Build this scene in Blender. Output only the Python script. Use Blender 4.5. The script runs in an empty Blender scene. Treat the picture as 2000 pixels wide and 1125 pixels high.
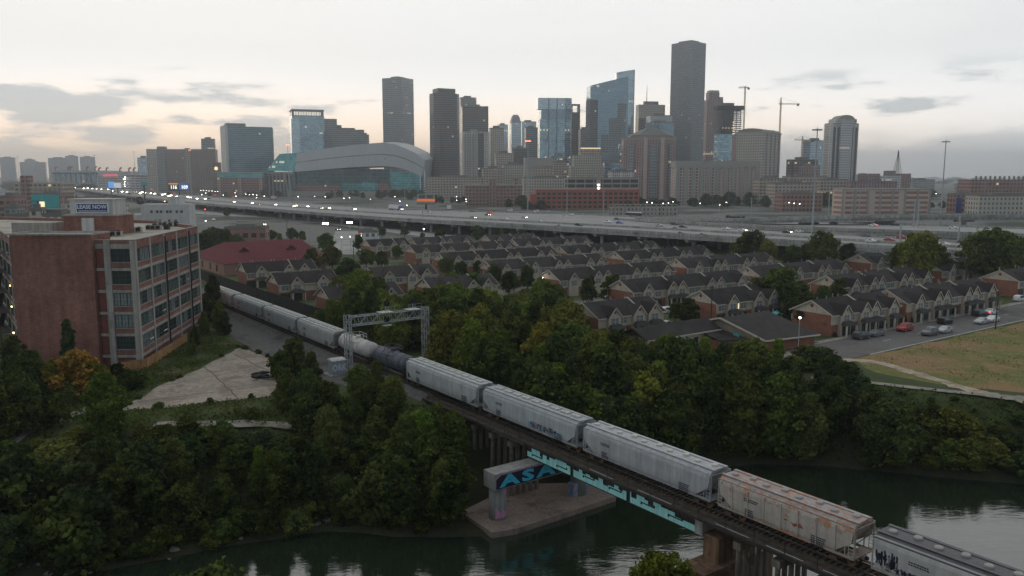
import bpy, math, random
import numpy as np
from mathutils import Vector, Matrix
R = math.radians
random.seed(7)
rng = np.random.default_rng(7)
SC = bpy.context.scene
COL = SC.collection

# ------------------------------------------------------------------ camera
CAM_H, FOC, HOR = 35.0, 1600.0, 343.0          # metres, pixels at 2000 px width, horizon row
PITCH = math.atan((562.5 - HOR) / FOC)
cd = bpy.data.cameras.new('camera')
cam = bpy.data.objects.new('camera', cd)
COL.objects.link(cam)
cam.location = (0, 0, CAM_H)
cam.rotation_euler = (R(90) - PITCH, 0, 0)
cd.sensor_width = 36.0
cd.lens = FOC / 2000 * 36
cd.clip_start, cd.clip_end = 1.0, 60000
SC.camera = cam

# ------------------------------------------------------------------ sky
SUN_EL, SUN_AZ = R(3.0), R(-22)                # low sun behind the city, a little to the west of the view axis
world = bpy.data.worlds.new('World')
SC.world = world
world.use_nodes = True


class NT:
    """small helper for node trees"""
    def __init__(s, t): s.t = t
    def n(s, typ, **kw):
        nd = s.t.nodes.new('ShaderNode' + typ)
        for k, v in kw.items(): setattr(nd, k, v)
        return nd
    def l(s, a, b): s.t.links.new(a, b)
    def put(s, sock, v):
        if isinstance(v, bpy.types.NodeSocket): s.l(v, sock)
        elif v is not None:
            if isinstance(v, (tuple, list)) and len(v) == 3 and sock.type == 'RGBA': v = (*v, 1)
            sock.default_value = v
    def m(s, op, a, b=None, c=None, clamp=False):
        nd = s.n('Math', operation=op, use_clamp=clamp)
        for i, v in enumerate((a, b, c)):
            if v is not None: s.put(nd.inputs[i], v)
        return nd.outputs[0]
    def vm(s, op, a, b=None):
        nd = s.n('VectorMath', operation=op)
        s.put(nd.inputs[0], a)
        if b is not None: s.put(nd.inputs[1], b)
        return nd
    def mix(s, f, a, b, typ='MIX'):
        nd = s.n('Mix', data_type='RGBA', blend_type=typ)
        nd.clamp_factor = True
        s.put(nd.inputs[0], f); s.put(nd.inputs[6], a); s.put(nd.inputs[7], b)
        return nd.outputs[2]
    def rng(s, v, a, b, c=0., d=1., smooth=True):
        nd = s.n('MapRange', interpolation_type='SMOOTHSTEP' if smooth else 'LINEAR')
        s.put(nd.inputs[0], v)
        for i, x in enumerate((a, b, c, d)): nd.inputs[1 + i].default_value = x
        return nd.outputs[0]
    def noise(s, vec, scale, detail=4, rough=.55, dim='3D'):
        nd = s.n('TexNoise', noise_dimensions=dim)
        if vec is not None: s.put(nd.inputs['Vector'], vec)
        nd.inputs['Scale'].default_value = scale
        nd.inputs['Detail'].default_value = detail
        nd.inputs['Roughness'].default_value = rough
        return nd.outputs[0]


def build_sky():
    t = NT(world.node_tree)
    bg = world.node_tree.nodes['Background']
    geo = t.n('TexCoord')
    d = geo.outputs['Generated']
    sep = t.n('SeparateXYZ'); t.l(d, sep.inputs[0])
    x, y, z = sep.outputs
    sk = t.n('TexSky', sky_type='NISHITA', sun_disc=False)
    sk.sun_elevation, sk.sun_rotation = SUN_EL, -SUN_AZ
    sk.sun_rotation = SUN_AZ
    sk.dust_density = 1.0
    # thin high veil lit from the western horizon: bright towards the sunset, dim behind the camera
    sx, sy = math.sin(SUN_AZ), math.cos(SUN_AZ)
    toward = t.m('ADD', t.m('MULTIPLY', x, sx), t.m('MULTIPLY', y, sy))
    glow = t.rng(toward, -.75, .90, 0.0, 1.0)
    up = t.rng(z, .08, .85, 1.0, .74)
    lum = t.m('MULTIPLY', t.m('ADD', t.m('MULTIPLY', glow, .60), .43), up)
    lum = t.m('MULTIPLY', lum, t.rng(z, .15, .0, 1.0, 1.78))   # the air near the horizon is the brightest
    veil_c = t.mix(glow, (.80, .94, 1.08), (1.0, .995, .98))
    low = t.rng(z, .125, .0, 0.0, 1.0)
    warm = t.m('MULTIPLY', low, t.rng(toward, .45, 1.0, .10, 1.0))
    veil_c = t.mix(warm, veil_c, (1.20, .84, .50))
    veil = t.vm('SCALE', veil_c); t.put(veil.inputs[3], lum)
    hz = t.rng(z, .035, .0, 0.0, .30)
    veil2 = t.mix(hz, veil.outputs[0], (.56, .57, .57), 'MIX')
    nis = t.vm('SCALE', sk.outputs[0]); nis.inputs[3].default_value = .0035
    base = t.vm('ADD', veil2, nis.outputs[0]).outputs[0]
    # clouds: flat stratocumulus on a plane far above, foreshortened towards the horizon
    az = t.m('ARCTAN2', x, y)
    cv = t.n('CombineXYZ'); t.put(cv.inputs[0], t.m('MULTIPLY', az, 7.0)); t.put(cv.inputs[1], t.m('MULTIPLY', t.m("ADD", z, .014), 30.0)); cv.inputs[2].default_value = CLOUD_SEED
    n1 = t.noise(cv.outputs[0], 1.25, 7, .58)
    bv2 = t.n('CombineXYZ'); t.put(bv2.inputs[0], t.m('MULTIPLY', az, 2.6)); t.put(bv2.inputs[1], t.m('MULTIPLY', t.m("ADD", z, .014), 6.0)); bv2.inputs[2].default_value = CLOUD_SEED
    big = t.noise(bv2.outputs[0], 1.0, 2, .5)
    dens = t.m('ADD', n1, t.m('MULTIPLY', t.m('SUBTRACT', big, .5), 1.1))
    cl = t.rng(dens, .53, .66, 0, 1)
    cl = t.m('MULTIPLY', cl, t.rng(z, .0, .05, .15, 1.0))
    cl = t.m('MULTIPLY', cl, t.rng(z, .132, .095, .05, 1.0))
    cl = t.m("MULTIPLY", cl, .80)
    cl_c = t.mix(t.rng(z, .03, .11), (.66, .70, .71), (.56, .62, .64))
    cloud = t.vm('SCALE', cl_c); t.put(cloud.inputs[3], t.m('ADD', t.m('MULTIPLY', glow, .60), .40))
    # low bank of distant cloud on the horizon
    bv = t.n('CombineXYZ'); t.put(bv.inputs[0], t.m('MULTIPLY', az, 5.0)); bv.inputs[1].default_value = 3.3; t.put(bv.inputs[2], t.m('MULTIPLY', z, 16))
    bn = t.noise(bv.outputs[0], 1.5, 5, .55)
    bank = t.m('MULTIPLY', t.rng(t.m('SUBTRACT', t.m('ADD', t.m('MULTIPLY', bn, .105), t.m('MULTIPLY', az, .055)), z), .025, .05), .6)
    base = t.mix(bank, base, (.66, .72, .75))
    col = t.mix(cl, base, cloud.outputs[0])
    # below the horizon
    col = t.mix(t.rng(z, -.002, -.02), col, (.10, .105, .10))
    t.l(col, bg.inputs[0])
    bg.inputs[1].default_value = 1.0


CLOUD_SEED = 7.3
HAZE = 0.00017                                  # scattering per metre of the evening air
build_sky()
sd = bpy.data.lights.new('sun', 'SUN')
sun = bpy.data.objects.new('sun', sd)
COL.objects.link(sun)
sd.energy, sd.angle, sd.color = 0.12, R(14), (1.0, .80, .62)
sun.rotation_euler = Vector((math.sin(SUN_AZ) * math.cos(SUN_EL), math.cos(SUN_AZ) * math.cos(SUN_EL), math.sin(SUN_EL))).to_track_quat('Z', 'Y').to_euler()

vs = SC.view_settings
vs.view_transform, vs.look, vs.gamma, vs.exposure, vs.use_curve_mapping = 'Standard', 'None', 1.0, 0.0, False
SC.render.engine = 'CYCLES'
cy = SC.cycles
cy.max_bounces, cy.diffuse_bounces, cy.glossy_bounces, cy.transmission_bounces, cy.volume_bounces, cy.transparent_max_bounces = 4, 2, 2, 2, 0, 4
cy.use_denoising = True
try:
    cy.denoiser = 'OPENIMAGEDENOISE'
except Exception:
    pass
cy.volume_step_rate = 10
cy.use_adaptive_sampling = True
cy.adaptive_threshold = 0.012
cy.sample_clamp_indirect = 3.0

# ------------------------------------------------------------------ helpers
C36, S36 = .809, .588
def UV(u, v, z=0.0):                           # city grid (u along the streets, v along the railway) to world
    return Vector((u * C36 - v * S36, u * S36 + v * C36, z))
GRID = math.atan2(S36, C36)
sp_, cp_ = math.sin(PITCH), math.cos(PITCH)
def ray(px, py):
    a, b = (px - 1000) / FOC, (562.5 - py) / FOC
    return a, cp_ + b * sp_, -sp_ + b * cp_
def G(px, py, z=0.0):                          # photo position of a point at height z
    d = ray(px, py); t = (z - CAM_H) / d[2]
    return Vector((d[0] * t, d[1] * t, z))
def PY(px, py, Y):                             # photo position of a point at distance Y
    d = ray(px, py); t = Y / d[1]
    return Vector((d[0] * t, Y, CAM_H + d[2] * t))
def proj(p):
    z = p[2] - CAM_H
    dep = p[1] * cp_ - z * sp_
    return 1000 + FOC * p[0] / dep, 562.5 - FOC * (p[1] * sp_ + z * cp_) / dep, dep
def touv(p): return p[0] * C36 + p[1] * S36, -p[0] * S36 + p[1] * C36


class MB:
    """collects faces, build() links them as one mesh object"""
    def __init__(s): s.v, s.f, s.m = [], [], []
    def face(s, pts, mi=0):
        i = len(s.v); s.v += [tuple(p) for p in pts]; s.f.append(tuple(range(i, i + len(pts)))); s.m.append(mi); return s
    def solid(s, vs, fs, mi=0):
        i = len(s.v); s.v += [tuple(p) for p in vs]
        for k, f in enumerate(fs):
            s.f.append(tuple(i + j for j in f)); s.m.append(mi if not isinstance(mi, (list, tuple)) else mi[k])
        return s
    def box(s, x0, x1, y0, y1, z0, z1, mi=0):
        return s.solid([(x0,y0,z0),(x1,y0,z0),(x1,y1,z0),(x0,y1,z0),(x0,y0,z1),(x1,y0,z1),(x1,y1,z1),(x0,y1,z1)],
                       [(0,3,2,1),(4,5,6,7),(0,1,5,4),(1,2,6,5),(2,3,7,6),(3,0,4,7)], mi)
    def cbox(s, c, size, mi=0, rz=0.0, rx=0.0, ry=0.0):
        M = Matrix.Translation(c) @ Matrix.Rotation(rz, 4, 'Z') @ Matrix.Rotation(rx, 4, 'X') @ Matrix.Rotation(ry, 4, 'Y')
        a, b, d = [q / 2 for q in size]
        vs = [M @ Vector(p) for p in [(-a,-b,-d),(a,-b,-d),(a,b,-d),(-a,b,-d),(-a,-b,d),(a,-b,d),(a,b,d),(-a,b,d)]]
        return s.solid(vs, [(0,3,2,1),(4,5,6,7),(0,1,5,4),(1,2,6,5),(2,3,7,6),(3,0,4,7)], mi)
    def prism(s, poly, z0, z1, mi=0, cap=None, top=1.0, topc=None):
        n = len(poly)
        cx = sum(p[0] for p in poly) / n; cy_ = sum(p[1] for p in poly) / n
        if topc: cx, cy_ = topc
        zt = z1 if callable(z1) else (lambda x, y: z1)
        tp = [(cx + (p[0] - cx) * top, cy_ + (p[1] - cy_) * top) for p in poly]
        vs = [(p[0], p[1], z0) for p in poly] + [(p[0], p[1], zt(*p)) for p in tp]
        fs = [(i, (i + 1) % n, n + (i + 1) % n, n + i) for i in range(n)] + [tuple(range(n, 2 * n)), tuple(range(n - 1, -1, -1))]
        c = mi if cap is None else cap
        return s.solid(vs, fs, [mi] * n + [c, c])
    def tube(s, p0, p1, r0, r1=None, n=8, mi=0, caps=True):
        r1 = r0 if r1 is None else r1
        p0, p1 = Vector(p0), Vector(p1)
        d = (p1 - p0).normalized()
        a = d.orthogonal().normalized(); b = d.cross(a)
        vs = [p0 + (a * math.cos(2*math.pi*i/n) + b * math.sin(2*math.pi*i/n)) * r0 for i in range(n)]
        vs += [p1 + (a * math.cos(2*math.pi*i/n) + b * math.sin(2*math.pi*i/n)) * r1 for i in range(n)]
        fs = [(i, (i + 1) % n, n + (i + 1) % n, n + i) for i in range(n)]
        if caps: fs += [tuple(range(n, 2 * n)), tuple(range(n - 1, -1, -1))]
        return s.solid(vs, fs, mi)
    def bar(s, p0, p1, w, h=None, mi=0):
        p0, p1 = Vector(p0), Vector(p1); h = h or w
        d = (p1 - p0).normalized()
        a = d.cross(Vector((0, 0, 1)))
        a = Vector((1, 0, 0)) if a.length < 1e-3 else a.normalized()
        b = a.cross(d).normalized()
        vs = [p + a * (i * w / 2) + b * (j * h / 2) for p in (p0, p1) for i, j in ((-1,-1),(1,-1),(1,1),(-1,1))]
        return s.solid(vs, [(0,1,5,4),(1,2,6,5),(2,3,7,6),(3,0,4,7),(0,3,2,1),(4,5,6,7)], mi)
    def lathe(s, prof, c=(0, 0, 0), n=12, mi=0):
        vs = [(c[0] + r * math.cos(2*math.pi*i/n), c[1] + r * math.sin(2*math.pi*i/n), c[2] + z) for r, z in prof for i in range(n)]
        fs = [(k*n+i, k*n+(i+1)%n, (k+1)*n+(i+1)%n, (k+1)*n+i) for k in range(len(prof)-1) for i in range(n)]
        fs += [tuple(range((len(prof)-1)*n, len(prof)*n)), tuple(range(n-1, -1, -1))]
        return s.solid(vs, fs, mi)
    def loft(s, rings, mi=0, close=True, cap=True):
        n = len(rings[0]); vs = [p for r in rings for p in r]
        fs = [(k*n+i, k*n+(i+1)%n, (k+1)*n+(i+1)%n, (k+1)*n+i) for k in range(len(rings)-1) for i in range(n if close else n-1)]
        if cap: fs += [tuple(range(n-1, -1, -1)), tuple(range((len(rings)-1)*n, len(rings)*n))]
        return s.solid(vs, fs, mi)
    def mesh(s, name, mats):
        me = bpy.data.meshes.new(name)
        me.from_pydata(s.v, [], s.f)
        mats = mats if isinstance(mats, (list, tuple)) else [mats]
        for m in mats: me.materials.append(m)
        if len(mats) > 1: me.polygons.foreach_set('material_index', s.m)
        metric_uv(me)
        return me
    def build(s, name, mats, parent=None, loc=None, smooth=False):
        me = s.mesh(name, mats)
        if smooth: me.polygons.foreach_set('use_smooth', [True] * len(me.polygons))
        return link(name, me, parent, loc)


def metric_uv(me):
    """UVs in metres: across the face horizontally and up"""
    n = len(me.polygons)
    if n == 0: return
    uvl = me.uv_layers.new(name='uv')
    co = np.empty(len(me.vertices) * 3); me.vertices.foreach_get('co', co); co = co.reshape(-1, 3)
    nr = np.empty(n * 3); me.polygons.foreach_get('normal', nr); nr = nr.reshape(-1, 3)
    ls = np.empty(n, int); me.polygons.foreach_get('loop_start', ls)
    lt = np.empty(n, int); me.polygons.foreach_get('loop_total', lt)
    li = np.empty(len(me.loops), int); me.loops.foreach_get('vertex_index', li)
    pf = np.repeat(np.arange(n), lt)
    t = np.stack([-nr[:, 1], nr[:, 0], np.zeros(n)], 1)
    l = np.linalg.norm(t, axis=1)
    flat = l < .35
    t[flat] = (1, 0, 0); l[flat] = 1
    t /= l[:, None]
    p = co[li]
    u = (p * t[pf]).sum(1)
    um = np.full(n, 1e9); np.minimum.at(um, pf, u)
    u = u - um[pf]
    v = np.where(flat[pf], p[:, 1], p[:, 2])
    uvl.data.foreach_set('uv', np.stack([u, v], 1).astype(np.float32).ravel())


def link(name, data, parent=None, loc=None):
    o = bpy.data.objects.new(name, data)
    COL.objects.link(o)
    if parent is not None: o.parent = parent
    if loc is not None: o.location = loc
    return o
def tag(o, label, cat, group=None):
    o['label'], o['category'] = label, cat
    if group: o['group'] = group
    return o
def thing(name, loc, rz=0.0, label=None, cat=None, group=None):
    o = link(name, None, None, loc)
    o.rotation_euler = (0, 0, rz)
    o.empty_display_size = .5
    if label: tag(o, label, cat, group)
    return o
def structure(o): o['kind'] = 'structure'; return o
def stuff(o): o['kind'] = 'stuff'; return o
KIDS = {}
def copy_tree(o, parent=None, src_children=None):
    c = o.copy(); COL.objects.link(c); c.parent = parent
    for ch in o.children: copy_tree(ch, c)
    return c
def share(name, me, parent, loc=(0, 0, 0), rz=0.0, scale=None, color=None):
    o = link(name, me, parent, loc)
    if rz: o.rotation_euler = (0, 0, rz)
    if scale: o.scale = scale
    if color: o.color = (*color, 1)
    return o
ORD = 'first second third fourth fifth sixth seventh eighth ninth tenth eleventh twelfth thirteenth fourteenth fifteenth sixteenth seventeenth eighteenth nineteenth twentieth'.split()
def ordinal(i):
    if i < 20: return ORD[i]
    tens = {2: 'twenty', 3: 'thirty', 4: 'forty', 5: 'fifty', 6: 'sixty', 7: 'seventy', 8: 'eighty', 9: 'ninety', 10: 'hundred'}
    return tens[(i + 1) // 10] + '-' + ORD[(i + 1) % 10 - 1] if (i + 1) % 10 else tens[(i + 1) // 10].replace('ty', 'tieth')
ZONES = {}
def zone(o, what, where, cat, group):
    """things of one kind in one place: labelled later by their order from the left"""
    ZONES.setdefault((where, cat, group), []).append((o, what))
def finish_zones():
    bpy.context.view_layer.update()
    for (where, cat, group), lst in ZONES.items():
        lst.sort(key=lambda q: proj(q[0].matrix_world.translation)[0])
        n = len(lst)
        for i, (o, what) in enumerate(lst):
            pos = 'leftmost' if i == 0 else 'rightmost' if i == n - 1 else ordinal(i) + ' from left'
            tag(o, f'{what}, {pos} {where}' if n > 1 else f'{what} {where}', cat, group)

# ------------------------------------------------------------------ materials
def newmat(name):
    m = bpy.data.materials.new(name); m.use_nodes = True
    t = NT(m.node_tree)
    return m, t, m.node_tree.nodes['Principled BSDF']
def mat(name, col, rough=.8, var=.25, scale=.6, col2=None, patch=0.0, pscale=.15, bump=0.0, bscale=None, metal=0.0, spec=.28, tint=False, streak=0.0, fine=0.0, coord='Object', ovar=0.0):
    """plain surface with grain: value noise, patches of a second colour, streaks, a little relief"""
    m, t, b = newmat(name)
    tc = t.n('TexCoord').outputs[coord]
    c = t.n('RGB').outputs[0]; c.default_value = (*col, 1)
    if tint: c = t.n('ObjectInfo').outputs['Color']
    n1 = t.noise(tc, scale, 5, .6)
    f = t.rng(n1, .25, .75, 1 - var, 1 + var, False)
    if fine:
        n3 = t.noise(tc, scale * 9, 3, .6)
        f = t.m('MULTIPLY', f, t.rng(n3, .3, .7, 1 - fine, 1 + fine, False))
    if streak:
        mp = t.n('Mapping'); t.l(tc, mp.inputs[0]); mp.inputs['Scale'].default_value = (1, 1, .06)
        n4 = t.noise(mp.outputs[0], 1.6, 4, .6)
        f = t.m('MULTIPLY', f, t.rng(n4, .35, .65, 1 - streak, 1 + streak * .4, False))
    if ovar: f = t.m('MULTIPLY', f, t.rng(t.n('ObjectInfo').outputs['Random'], 0, 1, 1 - ovar, 1 + ovar * 1.4, False))
    v = t.vm('SCALE', c); t.put(v.inputs[3], f)
    out = v.outputs[0]
    if col2:
        n2 = t.noise(tc, pscale, 5, .65)
        out = t.mix(t.rng(n2, .62 - patch, .72 - patch * .7), out, col2)
    t.l(out, b.inputs['Base Color'])
    b.inputs['Roughness'].default_value = rough
    b.inputs['Metallic'].default_value = metal
    b.inputs['Specular IOR Level'].default_value = spec
    if bump:
        bp = t.n('Bump'); bp.inputs['Strength'].default_value = bump; bp.inputs['Distance'].default_value = .1
        t.l(t.noise(tc, bscale or scale * 4, 4), bp.inputs['Height']); t.l(bp.outputs[0], b.inputs['Normal'])
    return m
def glow(name, col, strength):
    m, t, b = newmat(name)
    b.inputs['Base Color'].default_value = (*col, 1)
    b.inputs['Emission Color'].default_value = (*col, 1)
    b.inputs['Emission Strength'].default_value = strength
    return m
def facade(name, wall, glass, bay=3.0, flr=3.9, ww=.7, wh=.55, lit=.03, lit_c=(1, .80, .50), lit_s=.55, grough=.12, gmetal=.0, wrough=.8, jit=.35, pier=0, pierw=.2, v0=0.0, wvar=.12):
    """far building front: bays and storeys of windows from metric UVs, a few of them lit"""
    m, t, b = newmat(name)
    s = t.n('SeparateXYZ'); t.l(t.n('UVMap').outputs[0], s.inputs[0])
    a = t.m('DIVIDE', s.outputs[0], bay); c = t.m('DIVIDE', t.m('ADD', s.outputs[1], 200.0 + v0), flr)
    fa, fc = t.m('FRACT', a), t.m('FRACT', c)
    ia, ic = t.m('FLOOR', a), t.m('FLOOR', c)
    def inside(f, w):
        return t.m('MULTIPLY', t.m('GREATER_THAN', f, .5 - w / 2), t.m('LESS_THAN', f, .5 + w / 2))
    k = t.m('MULTIPLY', inside(fa, ww), inside(fc, wh))
    if pier:
        k = t.m('MULTIPLY', k, t.m('GREATER_THAN', t.m('FRACT', t.m('DIVIDE', s.outputs[0], pier)), pierw))
    up = t.n('SeparateXYZ'); t.l(t.n('NewGeometry').outputs['Normal'], up.inputs[0])
    k = t.m('MULTIPLY', k, t.m('LESS_THAN', t.m('ABSOLUTE', up.outputs[2]), .5))
    cid = t.n('CombineXYZ'); t.put(cid.inputs[0], ia); t.put(cid.inputs[1], ic); t.l(t.n('ObjectInfo').outputs['Random'], cid.inputs[2])
    wn = t.n('TexWhiteNoise', noise_dimensions='3D'); t.l(cid.outputs[0], wn.inputs[0])
    rv = wn.outputs[0]
    # whole runs of a storey are lit now and then
    run = t.n('CombineXYZ'); t.put(run.inputs[0], t.m('FLOOR', t.m('DIVIDE', ia, 5.0))); t.put(run.inputs[1], ic); t.l(t.n('ObjectInfo').outputs['Random'], run.inputs[2])
    wn2 = t.n('TexWhiteNoise', noise_dimensions='3D'); t.l(run.outputs[0], wn2.inputs[0])
    lit = lit * .7
    litm = t.m('MAXIMUM', t.m('GREATER_THAN', rv, 1 - lit * .6), t.m('MULTIPLY', t.m('GREATER_THAN', wn2.outputs[0], 1 - lit * .9), t.m('GREATER_THAN', rv, .35)))
    tc = t.n('TexCoord').outputs['Object']
    n1 = t.rng(t.noise(tc, .03, 4), .25, .75, 1 - wvar, 1 + wvar, False)
    wv = t.vm('SCALE', wall); t.put(wv.inputs[3], n1)
    gv = t.vm('SCALE', glass); t.put(gv.inputs[3], t.rng(rv, 0, 1, 1 - jit, 1 + jit, False))
    t.l(t.mix(k, wv.outputs[0], gv.outputs[0]), b.inputs['Base Color'])
    # every pane sits a little out of true, so neighbouring panes mirror different pieces of sky
    ps = t.vm('SUBTRACT', wn.outputs[1], (.5, .5, .5)); pt = t.vm('SCALE', ps.outputs[0]); t.put(pt.inputs[3], t.m('MULTIPLY', k, .05))
    gn = t.n('TexNoise'); t.l(t.n('TexCoord').outputs['Object'], gn.inputs['Vector']); gn.inputs['Scale'].default_value = .02
    gs = t.vm('SUBTRACT', gn.outputs[1], (.5, .5, .5)); gt = t.vm('SCALE', gs.outputs[0]); t.put(gt.inputs[3], t.m('MULTIPLY', k, .16))
    nn = t.vm('ADD', t.n('NewGeometry').outputs['Normal'], t.vm('ADD', pt.outputs[0], gt.outputs[0]).outputs[0])
    t.l(t.vm('NORMALIZE', nn.outputs[0]).outputs[0], b.inputs['Normal'])
    t.put(b.inputs['Roughness'], t.rng(k, 0, 1, wrough, grough, False))
    t.put(b.inputs['Metallic'], t.m('MULTIPLY', k, gmetal))
    b.inputs['Emission Color'].default_value = (*lit_c, 1)
    t.put(b.inputs['Emission Strength'], t.m('MULTIPLY', t.m('MULTIPLY', k, litm), lit_s))
    return m

M = {}
def brick_mat(name, c1, c2):
    """courses of brick with mortar, patches and run-off stains, from metric UVs"""
    m, t, b = newmat(name)
    uv = t.n('UVMap').outputs[0]; tc = t.n('TexCoord').outputs['Object']
    br = t.n('TexBrick'); t.l(uv, br.inputs['Vector'])
    br.inputs['Color1'].default_value = (*c1, 1); br.inputs['Color2'].default_value = (*c2, 1); br.inputs['Mortar'].default_value = (.26, .18, .145, 1)
    br.inputs['Scale'].default_value = 1.0; br.inputs['Brick Width'].default_value = .60; br.inputs['Row Height'].default_value = .21; br.inputs['Mortar Size'].default_value = .022
    n1, n2 = t.noise(tc, .16, 5, .6), t.noise(tc, .9, 5, .65)
    mp = t.n('Mapping'); t.l(tc, mp.inputs[0]); mp.inputs['Scale'].default_value = (1, 1, .05)
    n3 = t.noise(mp.outputs[0], .8, 5, .6)
    f = t.m('MULTIPLY', t.rng(n1, .3, .7, .78, 1.2, False), t.m('MULTIPLY', t.rng(n2, .3, .7, .82, 1.16, False), t.rng(n3, .35, .65, .80, 1.08, False)))
    v = t.vm('SCALE', br.outputs[0]); t.put(v.inputs[3], f)
    out = t.mix(t.rng(t.noise(tc, .35, 4, .7), .62, .72, 0, .45), v.outputs[0], (.22, .115, .09))
    t.l(out, b.inputs['Base Color']); b.inputs['Roughness'].default_value = .95; b.inputs['Specular IOR Level'].default_value = .15
    return m
M['concrete'] = mat('concrete', (.30, .29, .27), .9, .22, .35, (.17, .165, .15), .10, .12, streak=.25)
M['deck_side'] = mat('deck_side', (.40, .39, .365), .9, .16, .2, (.23, .22, .20), .10, .12, streak=.4)
M['roadway'] = mat('roadway', (.34, .33, .31), .9, .14, .08, (.25, .243, .23), .10, .05, fine=.1)
M['asphalt'] = mat('asphalt', (.155, .143, .132), .9, .25, .12, (.11, .10, .092), .12, .06, fine=.15)
M['paint_white'] = mat('paint_white', (.62, .61, .58), .8, .2, 1.0)
M['pad'] = mat('pad', (.345, .29, .235), .95, .25, .14, (.235, .19, .15), .14, .22, fine=.3, bump=.3, streak=.0)
M['kerb'] = mat('kerb', (.40, .385, .35), .9, .2, .5)
M['kerb_yellow'] = mat('kerb_yellow', (.55, .36, .08), .8, .2, .5)
M['ballast'] = mat('ballast', (.125, .118, .11), .95, .35, 1.1, (.07, .066, .062), .12, .15, fine=.4, bump=.7, bscale=9)
M['steel_dark'] = mat('steel_dark', (.045, .040, .036), .7, .35, 1.2, (.11, .06, .035), .02, .6, streak=.3)
M['rust'] = mat('rust', (.16, .085, .045), .85, .4, 1.0)
M['rail'] = mat('rail', (.20, .17, .15), .35, .2, 2.0, metal=.8)
M['timber'] = mat('timber', (.085, .068, .052), .9, .4, 1.2, streak=.4)
M['galv'] = mat('galv', (.40, .41, .41), .6, .15, 1.0, metal=.2)
M['black'] = mat('black', (.016, .016, .017), .6, .2, 2.0)
M['rubber'] = mat('rubber', (.018, .018, .018), .85, .2, 3)
M['brick'] = brick_mat('brick', (.33, .138, .105), (.24, .098, .077))
M['brick_dark'] = mat('brick_dark', (.20, .075, .06), .92, .22, .5, (.13, .05, .045), .04, .3, fine=.2)
M['brick_house'] = mat('brick_house', (.28, .125, .085), .92, .2, .8, (.18, .08, .06), .06, .5, fine=.25)
M['stone_trim'] = mat('stone_trim', (.40, .37, .33), .9, .2, .5, (.26, .24, .21), .08, .25, streak=.25)
M['cream'] = mat('cream', (.56, .485, .385), .85, .14, .4, (.45, .37, .26), .08, .3, streak=.15)
M['cream_trim'] = mat('cream_trim', (.58, .53, .45), .7, .08, 1.0)
M['shingle'] = mat('shingle', (.036, .031, .030), .98, .3, .5, (.060, .050, .045), .10, .12, fine=.35, ovar=.28)
M['vent_red'] = mat('vent_red', (.20, .055, .045), .8, .2, 2)
M['maroon'] = mat('maroon', (.165, .040, .046), .85, .12, .2, (.13, .036, .04), .04, .15, streak=.25, spec=.12)
M['tan_wall'] = mat('tan_wall', (.36, .20, .155), .85, .12, .2)
M['roof_grav'] = mat('roof_grav', (.44, .40, .33), .95, .16, .2, (.30, .27, .22), .10, .12, fine=.15)
M['white_wall'] = mat('white_wall', (.58, .56, .53), .8, .1, .2, (.42, .41, .39), .04, .15, streak=.2)
M['glass_dark'] = mat('glass_dark', (.035, .048, .048), .08, .4, 1.5, spec=.8)
M['glass_green'] = mat('glass_green', (.10, .15, .13), .12, .5, .8, spec=.8)
M['glass_pale'] = mat('glass_pale', (.24, .27, .27), .2, .4, .8, spec=.8)
M['window_frame'] = mat('window_frame', (.055, .075, .07), .6, .1, 2)
M['sky_pane'] = mat('sky_pane', (.80, .78, .70), .25, .06, 1.0, spec=1.0)
M['fence_wood'] = mat('fence_wood', (.42, .23, .10), .9, .25, 1.0, streak=.35)
M['fence_black'] = mat('fence_black', (.030, .030, .028), .9, .3, 1.0)
M['navy'] = mat('navy', (.03, .065, .23), .5, .08, 1.0)
M['letter_white'] = mat('letter_white', (.82, .82, .80), .6, .03, 1.0)
M['cyan'] = mat('cyan', (.40, .82, .79), .6, .10, .5, (.20, .36, .33), -.03, .8, streak=.2)
M['graf_blue'] = mat('graf_blue', (.06, .50, .68), .7, .15, 1.0)
M['graf_dark'] = mat('graf_dark', (.02, .02, .045), .7, .15, 1.0)
M['graf_pink'] = mat('graf_pink', (.60, .25, .40), .7, .2, 1.0, (.30, .34, .46), .1, 1.2)
M['graf_pale'] = mat('graf_pale', (.62, .70, .80), .7, .2, 1.0)
M['graf_multi'] = mat('graf_multi', (.16, .32, .46), .7, .4, 2.0, (.48, .14, .16), .14, 1.6)
M['soil'] = mat('soil', (.12, .085, .06), .95, .35, .4, (.06, .05, .035), .1, .3, fine=.3, bump=.5)
M['apron'] = mat('apron', (.27, .205, .17), .95, .22, .3, (.15, .115, .095), .10, .22, fine=.2, bump=.3)
M['rock'] = mat('rock', (.24, .21, .185), .95, .4, 1.4, (.17, .15, .13), .05, .6, bump=.5)
M['path'] = mat('path', (.29, .265, .225), .95, .3, .35, (.17, .145, .10), .12, .3, fine=.2)
M['headlight'] = glow('headlight', (1.0, .86, .62), 20)
M['taillight'] = glow('taillight', (1.0, .07, .04), 4)
M['lamp_warm'] = glow('lamp_warm', (1.0, .50, .16), 14)
M['lamp_red'] = glow('lamp_red', (1.0, .28, .12), 10)
M['lamp_white'] = glow('lamp_white', (1.0, .96, .85), 13)
M['lamp_flood'] = glow('lamp_flood', (.92, .97, 1.0), 45)
M['lamp_green'] = glow('lamp_green', (.15, 1.0, .35), 6)
M['lamp_stop'] = glow('lamp_stop', (1.0, .05, .04), 7)
M['window_lit'] = glow('window_lit', (1.0, .78, .45), 1.1)

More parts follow.
